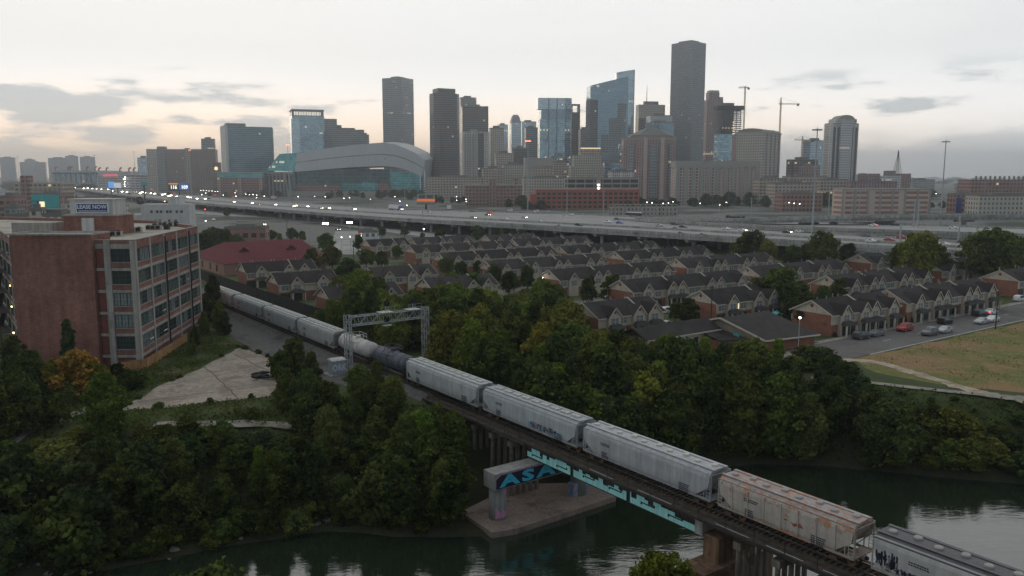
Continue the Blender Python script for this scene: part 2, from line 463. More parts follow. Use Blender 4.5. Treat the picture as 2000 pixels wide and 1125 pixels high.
# ------------------------------------------------------------------ terrain and water
WATER_Z = -9.0
wp = [G(*q, WATER_Z) for q in [(120,1128),(225,1108),(340,1086),(450,1064),(560,1048),(640,1034),(780,1047),(930,1046),(975,1042),(1080,1012),(1195,974),(1290,935),(1400,912),(1480,905),(1600,908),(1750,922),(1870,934),(2000,943),(2200,962)]]
WPOLY = [(p.x, p.y) for p in wp] + [(150, 92), (150, 40), (60, 50), (40, 68), (10, 76), (-20, 70), (-75, 62), (-120, 70), (-120, 78), (-70, 80)]
def seg_dist(P, poly):
    d = np.full(len(P), 1e9); ins = np.zeros(len(P), bool)
    n = len(poly)
    for i in range(n):
        a = np.array(poly[i]); b = np.array(poly[(i + 1) % n])
        ab = b - a
        t = np.clip(((P - a) @ ab) / (ab @ ab), 0, 1)
        d = np.minimum(d, np.hypot(*(P - a - t[:, None] * ab).T))
        c = (a[1] > P[:, 1]) != (b[1] > P[:, 1])
        xi = a[0] + (P[:, 1] - a[1]) / (ab[1] if ab[1] else 1e-9) * ab[0]
        ins ^= c & (P[:, 0] < xi)
    return np.where(ins, -d, d)
def terrain(P):
    P = np.asarray(P, float).reshape(-1, 2)
    d = seg_dist(P, WPOLY)
    W = np.interp(P[:, 0], [-20, 40, 70], [27, 20, 15])
    near = P[:, 1] < 78
    W = np.where(near, 20, W)
    t = np.clip(d / W, 0, 1)
    prof = t ** .8 * .55 + (t * t * (3 - 2 * t)) * .45
    z = WATER_Z + .15 + (-.15 - WATER_Z) * prof
    bump = np.sin(P[:, 0] * .9 + np.sin(P[:, 1] * .7) * 1.3) * np.cos(P[:, 1] * .8) * .22 + np.sin(P[:, 0] * .31 + P[:, 1] * .43) * .35
    z = z + bump * np.clip(d / 3, 0, 1) * np.clip((1 - t) * 4, 0, 1)
    uu_, vv_ = P[:, 0] * C36 + P[:, 1] * S36, -P[:, 0] * S36 + P[:, 1] * C36
    da = np.maximum(np.maximum(53.0 - uu_, uu_ - 76.5), np.maximum(76.0 - vv_, vv_ - 90.0 + .25 * np.abs(uu_ - 64)))
    z = np.minimum(z, -8.75 + np.clip(da, 0, 12) * .8)      # levelled ground for the slab under the bridge
    z = np.where(d < 0, WATER_Z + .15 + np.maximum(d * .5, -2.2), z)
    return z
def tz(x, y): return float(terrain([(x, y)])[0])

def axis(lo, hi, step, far_lo, far_hi, grow=1.22):
    a = list(np.arange(lo, hi + 1e-6, step))
    s, x = step, hi
    while x < far_hi: s *= grow; x += s; a.append(min(x, far_hi))
    s, x = step, lo
    while x > far_lo: s *= grow; x -= s; a.insert(0, max(x, far_lo))
    return np.array(a)
FAR = 11000.0
gx, gy = axis(-130, 170, 1.5, -FAR, FAR), axis(60, 190, 1.5, -600, FAR)
X, Yg = np.meshgrid(gx, gy)
P = np.stack([X.ravel(), Yg.ravel()], 1)
Z = terrain(P)
Z = np.where((np.abs(P[:, 0]) > 400) | (P[:, 1] > 900) | (P[:, 1] < 0), np.minimum(Z, -.15), Z)
nx, ny = len(gx), len(gy)
idx = np.arange(nx * ny).reshape(ny, nx)
fq = np.stack([idx[:-1, :-1], idx[:-1, 1:], idx[1:, 1:], idx[1:, :-1]], -1).reshape(-1, 4)
me = bpy.data.meshes.new('ground')
me.from_pydata(np.column_stack([P, Z]).tolist(), [], fq.tolist())
me.polygons.foreach_set('use_smooth', [True] * len(me.polygons))

def ground_mat():
    m, t, b = newmat('ground')
    tc = t.n('TexCoord').outputs['Object']
    s = t.n('SeparateXYZ'); t.l(tc, s.inputs[0])
    n1, n2, n3 = t.noise(tc, .05, 6, .6), t.noise(tc, .22, 6, .65), t.noise(tc, 1.8, 4, .6)
    grass = t.mix(t.rng(n2, .35, .65), (.050, .075, .022), (.085, .105, .035))
    grass = t.mix(t.rng(n1, .52, .66), grass, (.13, .115, .055))
    grass = t.mix(t.rng(n3, .3, .7, 0, .5), grass, (.035, .045, .016))
    soil = t.mix(t.rng(n2, .35, .65), (.085, .062, .045), (.045, .036, .026))
    c = t.mix(t.rng(s.outputs[2], -6.8, -8.4), grass, soil)
    c = t.mix(t.m('MULTIPLY', t.rng(s.outputs[2], -1.5, -4.5), .75), c, t.mix(n2, (.020, .028, .011), (.05, .05, .028)))
    far = t.rng(s.outputs[1], 330, 420)
    city = t.mix(t.rng(t.noise(tc, .012, 5, .6), .42, .56), (.055, .07, .04), (.19, .185, .175))
    c = t.mix(far, c, city)
    v = t.vm('SCALE', c); t.put(v.inputs[3], t.rng(n3, .25, .75, .75, 1.25, False))
    t.l(v.outputs[0], b.inputs['Base Color'])
    b.inputs['Roughness'].default_value = .95
    b.inputs['Specular IOR Level'].default_value = .2
    bp = t.n('Bump'); bp.inputs['Strength'].default_value = .5; bp.inputs['Distance'].default_value = .3
    t.l(t.noise(tc, 2.2, 5), bp.inputs['Height']); t.l(bp.outputs[0], b.inputs['Normal'])
    return m
M['ground'] = ground_mat()
me.materials.append(M['ground'])
structure(link('ground', me))

def water_mat():
    m, t, b = newmat('bayou_water')
    tc = t.n('TexCoord').outputs['Object']
    b.inputs['Base Color'].default_value = (.017, .027, .015, 1)
    b.inputs['Roughness'].default_value = .045
    b.inputs['IOR'].default_value = 1.85
    b.inputs['Specular IOR Level'].default_value = .75
    mp = t.n('Mapping'); t.l(tc, mp.inputs[0]); mp.inputs['Rotation'].default_value = (0, 0, R(-20)); mp.inputs['Scale'].default_value = (.55, 1.6, 1)
    a = t.noise(mp.outputs[0], 1.1, 4, .55); c = t.noise(mp.outputs[0], .22, 2, .5)
    bp = t.n('Bump'); bp.inputs['Strength'].default_value = .10; bp.inputs['Distance'].default_value = .3
    t.put(bp.inputs['Height'], t.m('MULTIPLY', a, t.rng(c, .3, .7, .4, 1.2)))
    t.l(bp.outputs[0], b.inputs['Normal'])
    return m
M['water'] = water_mat()
w = MB(); w.face([(-140, 30, WATER_Z), (190, 30, WATER_Z), (190, 135, WATER_Z), (-140, 135, WATER_Z)])
structure(w.build('water', M['water']))

def sheet(name, pts, z, m, thick=None, kind=structure):
    b = MB()
    pts = [(p[0], p[1]) for p in pts]
    ar = sum(pts[i][0] * pts[(i + 1) % len(pts)][1] - pts[(i + 1) % len(pts)][0] * pts[i][1] for i in range(len(pts)))
    if ar < 0: pts = pts[::-1]
    if thick: b.prism(pts, z - thick, z)
    else: b.face([(x, y, z) for x, y in pts])
    o = b.build(name, m)
    return kind(o) if kind else o
def rough_edge(pts, step=2.0, amp=.5, seed=1):
    r = random.Random(seed); out = []
    for i in range(len(pts)):
        a, c = Vector(pts[i][:2]), Vector(pts[(i + 1) % len(pts)][:2])
        n = max(1, int((c - a).length / step))
        for k in range(n):
            p = a.lerp(c, k / n); out.append((p.x + r.uniform(-amp, amp), p.y + r.uniform(-amp, amp)))
    return out
def catmull(pts, n=8):
    pts = [Vector(p) for p in pts]; out = []
    for i in range(len(pts) - 1):
        p0, p1, p2, p3 = pts[max(i - 1, 0)], pts[i], pts[i + 1], pts[min(i + 2, len(pts) - 1)]
        for k in range(n):
            t = k / n
            out.append(.5 * ((2 * p1) + (p2 - p0) * t + (2*p0 - 5*p1 + 4*p2 - p3) * t*t + (3*p1 - p0 - 3*p2 + p3) * t**3))
    return out + [pts[-1]]
def ribbon(name, pts, w, m, lift=.06, jag=.2, seed=3):
    """path draped over the terrain"""
    c = catmull([(p[0], p[1], 0) for p in pts], 10); r = random.Random(seed); b = MB(); L, Rr = [], []
    for i, p in enumerate(c):
        d = (c[min(i + 1, len(c) - 1)] - c[max(i - 1, 0)]).normalized(); nrm = Vector((-d.y, d.x, 0))
        for lst, s in ((L, 1), (Rr, -1)):
            q = p + nrm * (s * w / 2 + r.uniform(-jag, jag)); q.z = max(tz(q.x, q.y), tz(p.x, p.y)) + lift; lst.append(q)
    for i in range(len(c) - 1): b.face([Rr[i], Rr[i + 1], L[i + 1], L[i]])
    return structure(b.build(name, m))

# concrete yard beside the brick building, with saw-cut slabs
pad = [G(*q) for q in [(240,800),(300,760),(380,725),(468,678),(486,684),(530,700),(560,716),(556,760),(525,776),(430,783),(330,796)]]
sheet('concrete_yard', rough_edge(pad, 2, .45, 4), .03, M['pad'])
M['crack'] = mat('crack', (.13, .115, .095), .95, .3, 1.0)
for k, (a, c) in enumerate([((322,752),(540,712)),((395,712),(470,782)),((268,785),(534,752)),((455,690),(548,738))]):
    p, q = G(*a), G(*c); d = (q - p).normalized(); n_ = Vector((-d.y, d.x, 0)) * .12
    b = MB(); prev = None
    for i in range(13):
        t_ = p.lerp(q, i / 12) + n_ * random.uniform(-1.5, 1.5)
        if prev is not None: b.face([prev - n_ + Vector((0, 0, .034)), t_ - n_ + Vector((0, 0, .034)), t_ + n_ + Vector((0, 0, .034)), prev + n_ + Vector((0, 0, .034))])
        prev = t_
    structure(b.build('slab_joint', M['crack']))
# track bed gravel: wide strip beside the rails
sheet('gravel_track_bed', rough_edge([UV(50, 300).to_2d(), UV(56, 215).to_2d(), UV(54, 175).to_2d(), UV(53, 152).to_2d(), UV(56, 120).to_2d(), UV(72, 118).to_2d(), UV(71, 300).to_2d()], 3, .5, 8), .05, M['ballast'])
# street in front of the town houses
E1 = UV(1, 0)
sheet('street', [UV(140, 86.8).to_2d(), UV(330, 84).to_2d(), UV(330, 98.0).to_2d(), UV(139, 98.6).to_2d()], .03, M['asphalt'])
for (va, vb) in ((86.2, 86.6), (98.7, 99.0)):
    b = MB(); b.solid([UV(150, va, 0), UV(330, va - 1.5, 0), UV(330, vb - 1.5, 0), UV(150, vb, 0), UV(150, va, .15), UV(330, va - 1.5, .15), UV(330, vb - 1.5, .15), UV(150, vb, .15)],
                      [(0,3,2,1),(4,5,6,7),(0,1,5,4),(1,2,6,5),(2,3,7,6),(3,0,4,7)])
    structure(b.build('kerb', M['kerb']))
sheet('pavement', [UV(152, 99.0).to_2d(), UV(330, 97.5).to_2d(), UV(330, 99.2).to_2d(), UV(152, 100.4).to_2d()], .12, M['path'])
sheet('driveway', [UV(118, 98).to_2d(), UV(140, 86.8).to_2d(), UV(139, 98.6).to_2d(), UV(122, 101).to_2d()], .025, M['path'])
for u in range(165, 300, 14):
    sheet('parking_line', [UV(u, 92.2).to_2d(), UV(u + 3, 92.2).to_2d(), UV(u + 3, 92.35).to_2d(), UV(u, 92.35).to_2d()], .036, M['paint_white'])
# lanes between the town house rows
for v in (117, 142.5, 168, 200, 232, 265, 299):
    sheet('lane', [UV(143, v).to_2d(), UV(250, v - 3).to_2d(), UV(250, v + 3).to_2d(), UV(143, v + 6).to_2d()], .02, M['asphalt'])
sheet('lane', [UV(192, 100).to_2d(), UV(199, 100).to_2d(), UV(203, 320).to_2d(), UV(195, 320).to_2d()], .026, M['asphalt'])
sheet('lane', [UV(134, 103).to_2d(), UV(143, 103).to_2d(), UV(143, 330).to_2d(), UV(136, 330).to_2d()], .026, M['asphalt'])
# dry field across the street
def field_mat():
    m, t, b = newmat('field')
    tc = t.n('TexCoord').outputs['Object']
    n1, n2, n3 = t.noise(tc, .055, 6, .62), t.noise(tc, .4, 5, .6), t.noise(tc, 3.0, 4, .6)
    c = t.mix(t.rng(n1, .42, .58), (.29, .19, .098), (.165, .175, .056))
    c = t.mix(t.rng(n2, .52, .70, 0, .7), c, (.36, .255, .145))
    c = t.mix(t.rng(n2, .42, .28, 0, .7), c, (.09, .105, .034))
    v = t.vm('SCALE', c); t.put(v.inputs[3], t.rng(n3, .25, .75, .6, 1.4, False))
    t.l(v.outputs[0], b.inputs['Base Color']); b.inputs['Roughness'].default_value = .97; b.inputs['Specular IOR Level'].default_value = .1
    bp = t.n('Bump'); bp.inputs['Strength'].default_value = .7; bp.inputs['Distance'].default_value = .25
    t.l(t.noise(tc, 3.0, 5), bp.inputs['Height']); t.l(bp.outputs[0], b.inputs['Normal'])
    return m
M['field'] = field_mat()
sheet('field', rough_edge([UV(144, 86.2).to_2d(), UV(330, 82).to_2d(), UV(330, 30).to_2d(), UV(160, 40).to_2d(), UV(144, 55).to_2d(), UV(138, 66).to_2d(), UV(137, 78).to_2d()], 3, .5, 5), .02, M['field'])
M['dirt'] = mat('dirt', (.42, .345, .255), .97, .3, .4, (.26, .20, .12), .14, .35, fine=.25)
ribbon('dirt_track', [UV(133, 91), UV(144, 84), UV(142, 73), UV(138, 61), UV(141, 52), UV(150, 40)], 2.6, M['dirt'], .07, .55)
ribbon('footpath', [UV(124, 82), UV(129, 74), UV(131.4, 69), UV(134.5, 62.8), UV(139.8, 54.2), UV(147, 44)], 1.9, M['path'], .16, .08)
ribbon('footpath', [UV(25, 121), UV(33.4, 118), UV(42.3, 112.1), UV(50, 108)], 2.0, M['path'], .15, .1)
ribbon('footpath', [UV(1, 118), UV(6.6, 124.2), UV(15.5, 132.2), UV(22, 137)], 2.2, M['path'], .15, .2)
# paved ground and streets by the highway, far left
sheet('parking_lot', [G(385, 452), G(560, 433), G(720, 452), G(705, 497), G(640, 497), G(600, 470)], .03, M['asphalt'])
sheet('frontage_road', [G(330, 415), G(560, 428), G(720, 448), G(900, 472), G(900, 462), G(700, 440), G(560, 420), G(330, 405)], .06, M['roadway'])
sheet('street', [G(20, 470), G(215, 405), G(240, 405), G(60, 480)], .04, M['asphalt'])
sheet('parking_lot', [G(640, 497), G(706, 497), G(700, 452), G(655, 452)], .05, M['roadway'])

# ------------------------------------------------------------------ railway
TRACK_U, RAIL_Z = 64.9, 1.0
ALONG = GRID - R(90)                            # local x of a rail vehicle points down the track, towards the bridge
def text_mesh(name, s, size, depth=.02, mats=None, bold=0.0, align='CENTER'):
    cu = bpy.data.curves.new(name, 'FONT')
    cu.body, cu.size, cu.extrude, cu.offset, cu.align_x, cu.align_y = s, size, depth, bold, align, 'CENTER'
    cu.resolution_u = 2
    o = bpy.data.objects.new(name, cu); COL.objects.link(o)
    me = bpy.data.meshes.new_from_object(o)
    bpy.data.objects.remove(o); bpy.data.curves.remove(cu)
    me.materials.clear(); me.materials.append(mats)
    return me
def up_text(o, rz):                             # stand a text upright, facing local -y turned by rz
    o.rotation_euler = (R(90), 0, rz); return o

def car_paint(name, rust=0.0):
    m, t, b = newmat(name)
    tc = t.n('TexCoord').outputs['Object']
    oi = t.n('ObjectInfo')
    c = oi.outputs['Color']
    off = t.vm('ADD', tc, (0, 0, 0)); sc = t.vm('SCALE', (37., 11., 5.)); t.l(oi.outputs['Random'], sc.inputs[3]); t.l(sc.outputs[0], off.inputs[1])
    tc2 = off.outputs[0]
    n1 = t.noise(tc2, .55, 5, .65)
    mp = t.n('Mapping'); t.l(tc2, mp.inputs[0]); mp.inputs['Scale'].default_value = (1, 1, .05)
    n2 = t.noise(mp.outputs[0], 1.9, 4, .65)
    f = t.m('MULTIPLY', t.rng(n1, .25, .75, .80, 1.16, False), t.rng(n2, .3, .7, .72, 1.12, False))
    s = t.n('SeparateXYZ'); t.l(tc, s.inputs[0])
    f = t.m('MULTIPLY', f, t.rng(s.outputs[2], .9, 2.2, .80, 1.0))       # road dirt thrown up on the sills
    v = t.vm('SCALE', c); t.put(v.inputs[3], f)
    out = v.outputs[0]
    n3 = t.noise(tc2, 1.3, 6, .7)
    if rust > .3:                                # rust gathers along the roof edge, the sills and the corners
        edge = t.m('ADD', t.rng(s.outputs[2], 2.6, 3.5), t.rng(s.outputs[2], 1.5, 1.0))
        n3 = t.m('ADD', n3, t.m('MULTIPLY', edge, .10))
    out = t.mix(t.rng(n3, .70 - rust * .22, .78 - rust * .14, 0, .55 + rust * .4), out, (.22, .105, .05) if rust < .3 else (.42, .15, .05))
    t.l(out, b.inputs['Base Color'])
    b.inputs['Roughness'].default_value = .55
    bp = t.n('Bump'); bp.inputs['Strength'].default_value = .12; bp.inputs['Distance'].default_value = .05
    t.l(n1, bp.inputs['Height']); t.l(bp.outputs[0], b.inputs['Normal'])
    return m
M['car_paint'], M['car_rust'] = car_paint('car_paint', .12), car_paint('car_rust', .62)
M['hatch'] = mat('hatch', (.50, .49, .45), .6, .15, 2.0, tint=True)
WHEEL = MB()
for s in (-1, 1): WHEEL.tube((0, s * .70, .45), (0, s * .80, .45), .45, n=14); 
WHEEL.tube((0, -.7, .45), (0, .7, .45), .08, n=6)
WHEEL = WHEEL.mesh('wheelset', M['rust'])
def bogie(parent, x):
    b = MB()
    for s in (-1, 1):
        b.cbox((0, s * 1.0, .62), (1.2, .16, .34)); b.bar((-1.1, s * 1.0, .50), (-.4, s * 1.0, .66), .16, .2); b.bar((1.1, s * 1.0, .50), (.4, s * 1.0, .66), .16, .2)
    b.cbox((0, 0, .65), (.4, 2.2, .3))
    t = b.build('bogie', M['steel_dark'], parent, (x, 0, 0))
    for dx in (-.9, .9): share('wheelset', WHEEL, t, (dx, 0, 0))
    return t
def scribble(name, parent, x0, x1, z0, z1, y, m, n, seed):
    r = random.Random(seed); b = MB()
    for i in range(n):
        x = x0 + (x1 - x0) * (i + .5) / n; w = (x1 - x0) / n * 1.5
        pts = [(x + r.uniform(-w, w) * .5, r.uniform(z0, z1)) for _ in range(4)]
        for p, q in zip(pts, pts[1:]): b.bar((p[0], y, p[1]), (q[0], y, q[1]), .012, r.uniform(.05, .13))
    return b.build(name, m, parent)
def hopper(vc, L, color, label, hatch='trough', mat_='car_paint', roofc=None, ribs=0, hcol=(.5, .49, .45)):
    T = thing('hopper_car', UV(TRACK_U, vc, RAIL_Z), ALONG, label, 'rail car', 'freight cars of the train')
    h = L / 2 - .45
    half = [(1.50, 1.0), (1.60, 1.35), (1.63, 2.4), (1.63, 3.35), (1.57, 3.62), (1.36, 3.95), (1.0, 4.10), (.5, 4.17)]
    prof = half + [(-y, z) for y, z in reversed(half)]
    xe = lambda z: h - .15 if z > 2.5 else h - .15 - (2.5 - z) * 1.35
    b = MB(); b.loft([[(-xe(z), y, z) for y, z in prof], [(xe(z), y, z) for y, z in prof]])
    body = b.build('body', M[mat_], T); body.color = (*color, 1)
    rc = roofc or color
    b = MB()                                    # roof skin with running boards
    for s in (-1, 1):
        b.box(-h, h, s * .92 - .2, s * .92 + .2, 4.17, 4.23)
        b.box(-h, h, s * 1.5 - .05, s * 1.5 + .05, 3.74, 3.84)
    o = b.build('running_board', M[mat_], T); o.color = (*[c * 1.05 for c in rc], 1)
    if roofc:
        b = MB(); b.loft([[(x, y, z + .015) for y, z in ((1.37, 3.95), (1.0, 4.1), (.5, 4.17), (-.5, 4.17), (-1.0, 4.1), (-1.37, 3.95))] for x in (-h + .1, h - .1)], close=False, cap=False)
        o = b.build('roof', M[mat_], T); o.color = (*roofc, 1)
    if hatch == 'trough':
        n = max(6, int(L / 2.2))
        for i in range(n):
            x = -h + .9 + (2 * h - 1.8) * (i + .5) / n
            b = MB(); b.box(-.72, .72, -.34, .34, 4.17, 4.34); b.box(-.06, .06, -.42, .42, 4.34, 4.38)
            o = b.build('hatch', M['hatch'], T, (x, 0, 0)); o.color = (*hcol, 1)
    else:
        n = 8 if L < 19 else 10
        me = MB().lathe([(.36, 0), (.36, .14), (.30, .20), (.1, .23)], (0, 0, 4.17), 12).mesh('hatch', M['hatch'])
        for i in range(n):
            o = share('hatch', me, T, (-h + 1 + (2 * h - 2) * i / (n - 1), (.22 if i % 2 else -.22), 0), color=hcol)
    b = MB()
    for s in (-1, 1): b.box(-h, h, s * 1.48 - .07, s * 1.48 + .07, .92, 1.16)
    b.box(-h - .2, h + .2, -.25, .25, .72, 1.02)
    o = b.build('side_sill', M[mat_], T); o.color = (*[c * .92 for c in color], 1)
    for e in (-1, 1):
        b = MB(); b.cbox((e * (h - .5), 0, 1.06), (1.1, 2.9, .08))
        for s in (-1, 1):
            b.bar((e * h, s * 1.45, 1.05), (e * h, s * 1.45, 3.75), .09); b.bar((e * (h - .9), s * 1.5, 1.05), (e * (h - .9), s * 1.5, 2.6), .08)
            b.bar((e * (h - 1.6), s * 1.3, 1.05), (e * (h - .25), s * 1.3, 2.5), .07)
        b.bar((e * h, -1.45, 3.72), (e * h, 1.45, 3.72), .09)
        o = b.build('end_frame', M[mat_], T); o.color = (*[c * .9 for c in color], 1)
        for s in (-1, 1):
            b = MB()
            for k in range(8): b.bar((e * (h - .04), s * 1.60, 1.2 + k * .34), (e * (h - .5), s * 1.62, 1.2 + k * .34), .04)
            for dx in (.04, .5): b.bar((e * (h - dx), s * 1.61, 1.1), (e * (h - dx), s * 1.61, 3.8), .04)
            o = b.build('ladder', M['hatch'], T); o.color = (*[c * .95 for c in color], 1)
        MB().bar((e * (h + .2), 0, .87), (e * (L / 2), 0, .87), .22, .26).build('coupler', M['steel_dark'], T)
        bogie(T, e * (h - 1.55))
    b = MB(); mr = random.Random(int(vc * 10))           # stencilled reporting marks and data panels
    for (xa, za, w_, rows_) in ((-h + 3.2, 2.75, 1.5, 2), (-h + 3.4, 1.7, .9, 4), (h - 4.2, 1.75, 1.3, 5)):
        for q in range(rows_):
            x = xa
            while x < xa + w_:
                ww = mr.uniform(.08, .2); b.box(x, x + ww, -1.652, -1.636, za - q * .2, za - q * .2 + .11); x += ww + .06
    stuff(b.build('stencil_marks', M['graf_dark'], T))
    nb = 3 if L > 18 else 2
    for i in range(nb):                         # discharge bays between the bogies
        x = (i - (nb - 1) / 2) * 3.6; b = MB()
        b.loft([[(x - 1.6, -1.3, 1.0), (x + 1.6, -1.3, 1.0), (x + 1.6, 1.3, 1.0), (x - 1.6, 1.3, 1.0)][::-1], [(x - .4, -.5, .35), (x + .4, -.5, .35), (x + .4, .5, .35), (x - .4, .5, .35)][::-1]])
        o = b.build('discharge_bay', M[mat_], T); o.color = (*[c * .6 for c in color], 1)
    if ribs:
        for i in range(ribs):
            x = -h + 1.8 + (2 * h - 3.6) * i / (ribs - 1)
            for s in (-1, 1): b = MB(); b.box(x - .05, x + .05, s * 1.64 - .05, s * 1.64 + .05, 1.15, 3.6); o = b.build('side_rib', M[mat_], T); o.color = (*[c * .95 for c in color], 1)
    return T
def tank(vc, L, color, label, dome, band=None):
    T = thing('tank_car', UV(TRACK_U, vc, RAIL_Z), ALONG, label, 'rail car', 'freight cars of the train')
    r, zc, n = 1.48, 2.65, 28; h = L / 2 - .6
    rings = []
    for x, k in [(-h, .25), (-h + .15, .62), (-h + .4, .86), (-h + .75, 1), (-h * .33, 1), (h * .33, 1), (h - .75, 1), (h - .4, .86), (h - .15, .62), (h, .25)]:
        rings.append([(x, r * k * math.cos(2*math.pi*i/n), zc + r * k * math.sin(2*math.pi*i/n)) for i in range(n)])
    o = MB().loft(rings).build('tank', M['car_paint'], T, smooth=True); o.color = (*color, 1)
    for x in (-h * .75, -h * .35, 0, h * .35, h * .75):
        b = MB()
        for i in range(n):
            a0, a1 = 2*math.pi*i/n, 2*math.pi*(i+1)/n
            b.bar((x, (r + .02) * math.cos(a0), zc + (r + .02) * math.sin(a0)), (x, (r + .02) * math.cos(a1), zc + (r + .02) * math.sin(a1)), .03, .08)
        o = b.build('tank_band', M['car_paint'], T); o.color = (*[c * .9 for c in color], 1)
    b = MB(); b.lathe([(.5, 0), (.5, .42), (.42, .50), (.1, .52)], (0, 0, zc + r - .08), 14)
    o = b.build('dome', M['car_paint'], T); o.color = (*dome, 1)
    b = MB()
    for dx, dy in ((-1.5, -1.0), (1.5, -1.0), (1.5, 1.0), (-1.5, 1.0), (0, -1.0), (0, 1.0)): b.bar((dx, dy, zc + r - .45), (dx, dy, zc + r + .85), .05)
    for z in (zc + r + .35, zc + r + .85):
        for p, q in (((-1.5, -1), (1.5, -1)), ((1.5, -1), (1.5, 1)), ((1.5, 1), (-1.5, 1)), ((-1.5, 1), (-1.5, -1))): b.bar((*p, z), (*q, z), .05)
    for s in (-1, 1): b.box(-1.6, 1.6, s * 1.05 - .3, s * 1.05 + .3, zc + r - .5, zc + r - .45)
    o = b.build('dome_railing', M['hatch'], T); o.color = (*[min(1, c * 1.1 + .03) for c in color], 1)
    b = MB(); b.box(-L / 2 + .5, L / 2 - .5, -.3, .3, .75, 1.15)
    for e in (-1, 1):
        b.cbox((e * (h - .3), 0, 1.0), (1.2, 2.9, .1)); b.box(e * h - .9, e * h - .2, -1.1, 1.1, 1.1, 1.5)
        for s in (-1, 1): b.bar((e * (h + .2), s * 1.4, 1), (e * (h + .2), s * 1.4, 2.2), .05)
        b.bar((e * (h + .2), -1.4, 2.2), (e * (h + .2), 1.4, 2.2), .05)
    b.build('underframe', M['black'], T)
    b = MB()
    for k in range(9): b.bar((.25, -1.52, 1.1 + k * .32), (-.25, -1.52, 1.1 + k * .32), .04)
    for s in (-.25, .25): b.bar((s, -1.52, 1.0), (s, -1.52, 3.9), .04)
    o = b.build('ladder', M['hatch'], T); o.color = (*[min(1, c * 1.1 + .03) for c in color], 1)
    for e in (-1, 1): bogie(T, e * (h - 1.2)); MB().bar((e * (L / 2 - .6), 0, .87), (e * (L / 2), 0, .87), .22, .26).build('coupler', M['steel_dark'], T)
    return T
GREY, COOL = (.41, .42, .41), (.38, .42, .43)
hopper(218.4, 21.2, (.44, .44, .43), 'pale hopper car half hidden by the dark bush beyond the brick building')
hopper(196.3, 21.6, COOL, 'bluish grey hopper car, second of the far rake, behind the gravel strip')
hopper(175.0, 20.6, (.40, .42, .42), 'grey hopper car third of the far rake, with long white roof hatches')
hopper(154.8, 19.4, (.43, .43, .42), 'grey hopper car coupled behind the white tank car')
tank(137.9, 14.0, (.56, .54, .49), 'white tank car under the signal gantry', (.56, .54, .49))
tank(124.0, 13.4, (.085, .095, .12), 'dark blue black tank car with a dome, before the bridge', (.015, .015, .016))
hopper(106.1, 22.0, (.45, .47, .46), 'pale grey hopper car at the head of the bridge, next to dark tank car', 'trough')
T = hopper(83.9, 21.4, (.42, .445, .45), 'bluish grey hopper car with coloured graffiti low on its side', 'trough', roofc=(.36, .38, .39))
scribble('graffiti', T, 0.6, 6.6, 1.25, 2.15, -1.655, M['graf_multi'], 26, 3); scribble('graffiti', T, 1.0, 6.4, 1.3, 2.1, -1.66, M['graf_dark'], 15, 5)
T = hopper(62.6, 20.6, (.43, .435, .44), 'plain light grey hopper car with round hatches above the blue painted girder', 'round', hcol=(.56, .54, .47))
T = hopper(44.3, 15.8, (.48, .43, .38), 'rust streaked beige hopper car nearest the bright water', 'round', 'car_rust', (.36, .33, .315), ribs=7, hcol=(.34, .31, .30))
b = MB()
for p, q in (((.4, 2.3), (.7, 2.3)), ((1.2, 2.25), (1.5, 1.95)), ((1.5, 1.95), (1.6, 2.3)), ((1.6, 2.3), (1.9, 2.0)), ((1.9, 2.0), (2.0, 2.35)), ((2.0, 2.35), (2.3, 2.25)), ((1.3, 2.1), (2.4, 2.12))):
    b.bar((p[0], -1.655, p[1]), (q[0], -1.655, q[1]), .015, .11)
b.build('rust_mark', mat('rust_mark', (.30, .07, .03), .9, .3, 2), T)
T = hopper(25.6, 20.2, (.46, .445, .43), 'hopper car with dark grimy roof at the end of the train', 'round', roofc=(.095, .092, .10), hcol=(.36, .33, .30))
scribble('graffiti', T, -9.2, -7.4, 1.5, 3.0, -1.655, M['graf_dark'], 16, 9); scribble('graffiti', T, -7.6, -5.2, 1.3, 1.9, -1.655, M['graf_dark'], 14, 11)
hopper(3.5, 21, (.42, .42, .42), 'grey hopper car cut off by the corner of the view', 'round')

# track
def uvbox(b, u0, u1, v0, v1, z0, z1, mi=0):
    pts = [UV(u0, v1), UV(u0, v0), UV(u1, v0), UV(u1, v1)]
    return b.prism([(p.x, p.y) for p in pts], z0, z1, mi)
trk = thing('railway_track', UV(TRACK_U, 130, 0), 0, 'single railway track running under the freight train', 'railway track')
def under(name, b, m, par):                     # world-space mesh under a thing that is not turned
    o = b.build(name, m, par); o.location = -par.location; return o
for s in (-.75, .75): under('rail', uvbox(MB(), TRACK_U + s - .04, TRACK_U + s + .04, -10, 330, RAIL_Z - .16, RAIL_Z), M['rail'], trk)
b = MB()
for i in range(560): uvbox(b, TRACK_U - 1.3, TRACK_U + 1.3, -10 + i * .6, -10 + i * .6 + .24, RAIL_Z - .34, RAIL_Z - .16)
stuff(under('sleepers', b, M['timber'], trk))
b = MB()
pts = [(TRACK_U - 3.4, .04), (TRACK_U - 1.8, RAIL_Z - .22), (TRACK_U + 1.8, RAIL_Z - .22), (TRACK_U + 3.4, .04)]
b.loft([[UV(u, 330, z) for u, z in pts], [UV(u, 109, z) for u, z in pts]], close=False, cap=False)
under('ballast_shoulder', b, M['ballast'], trk)
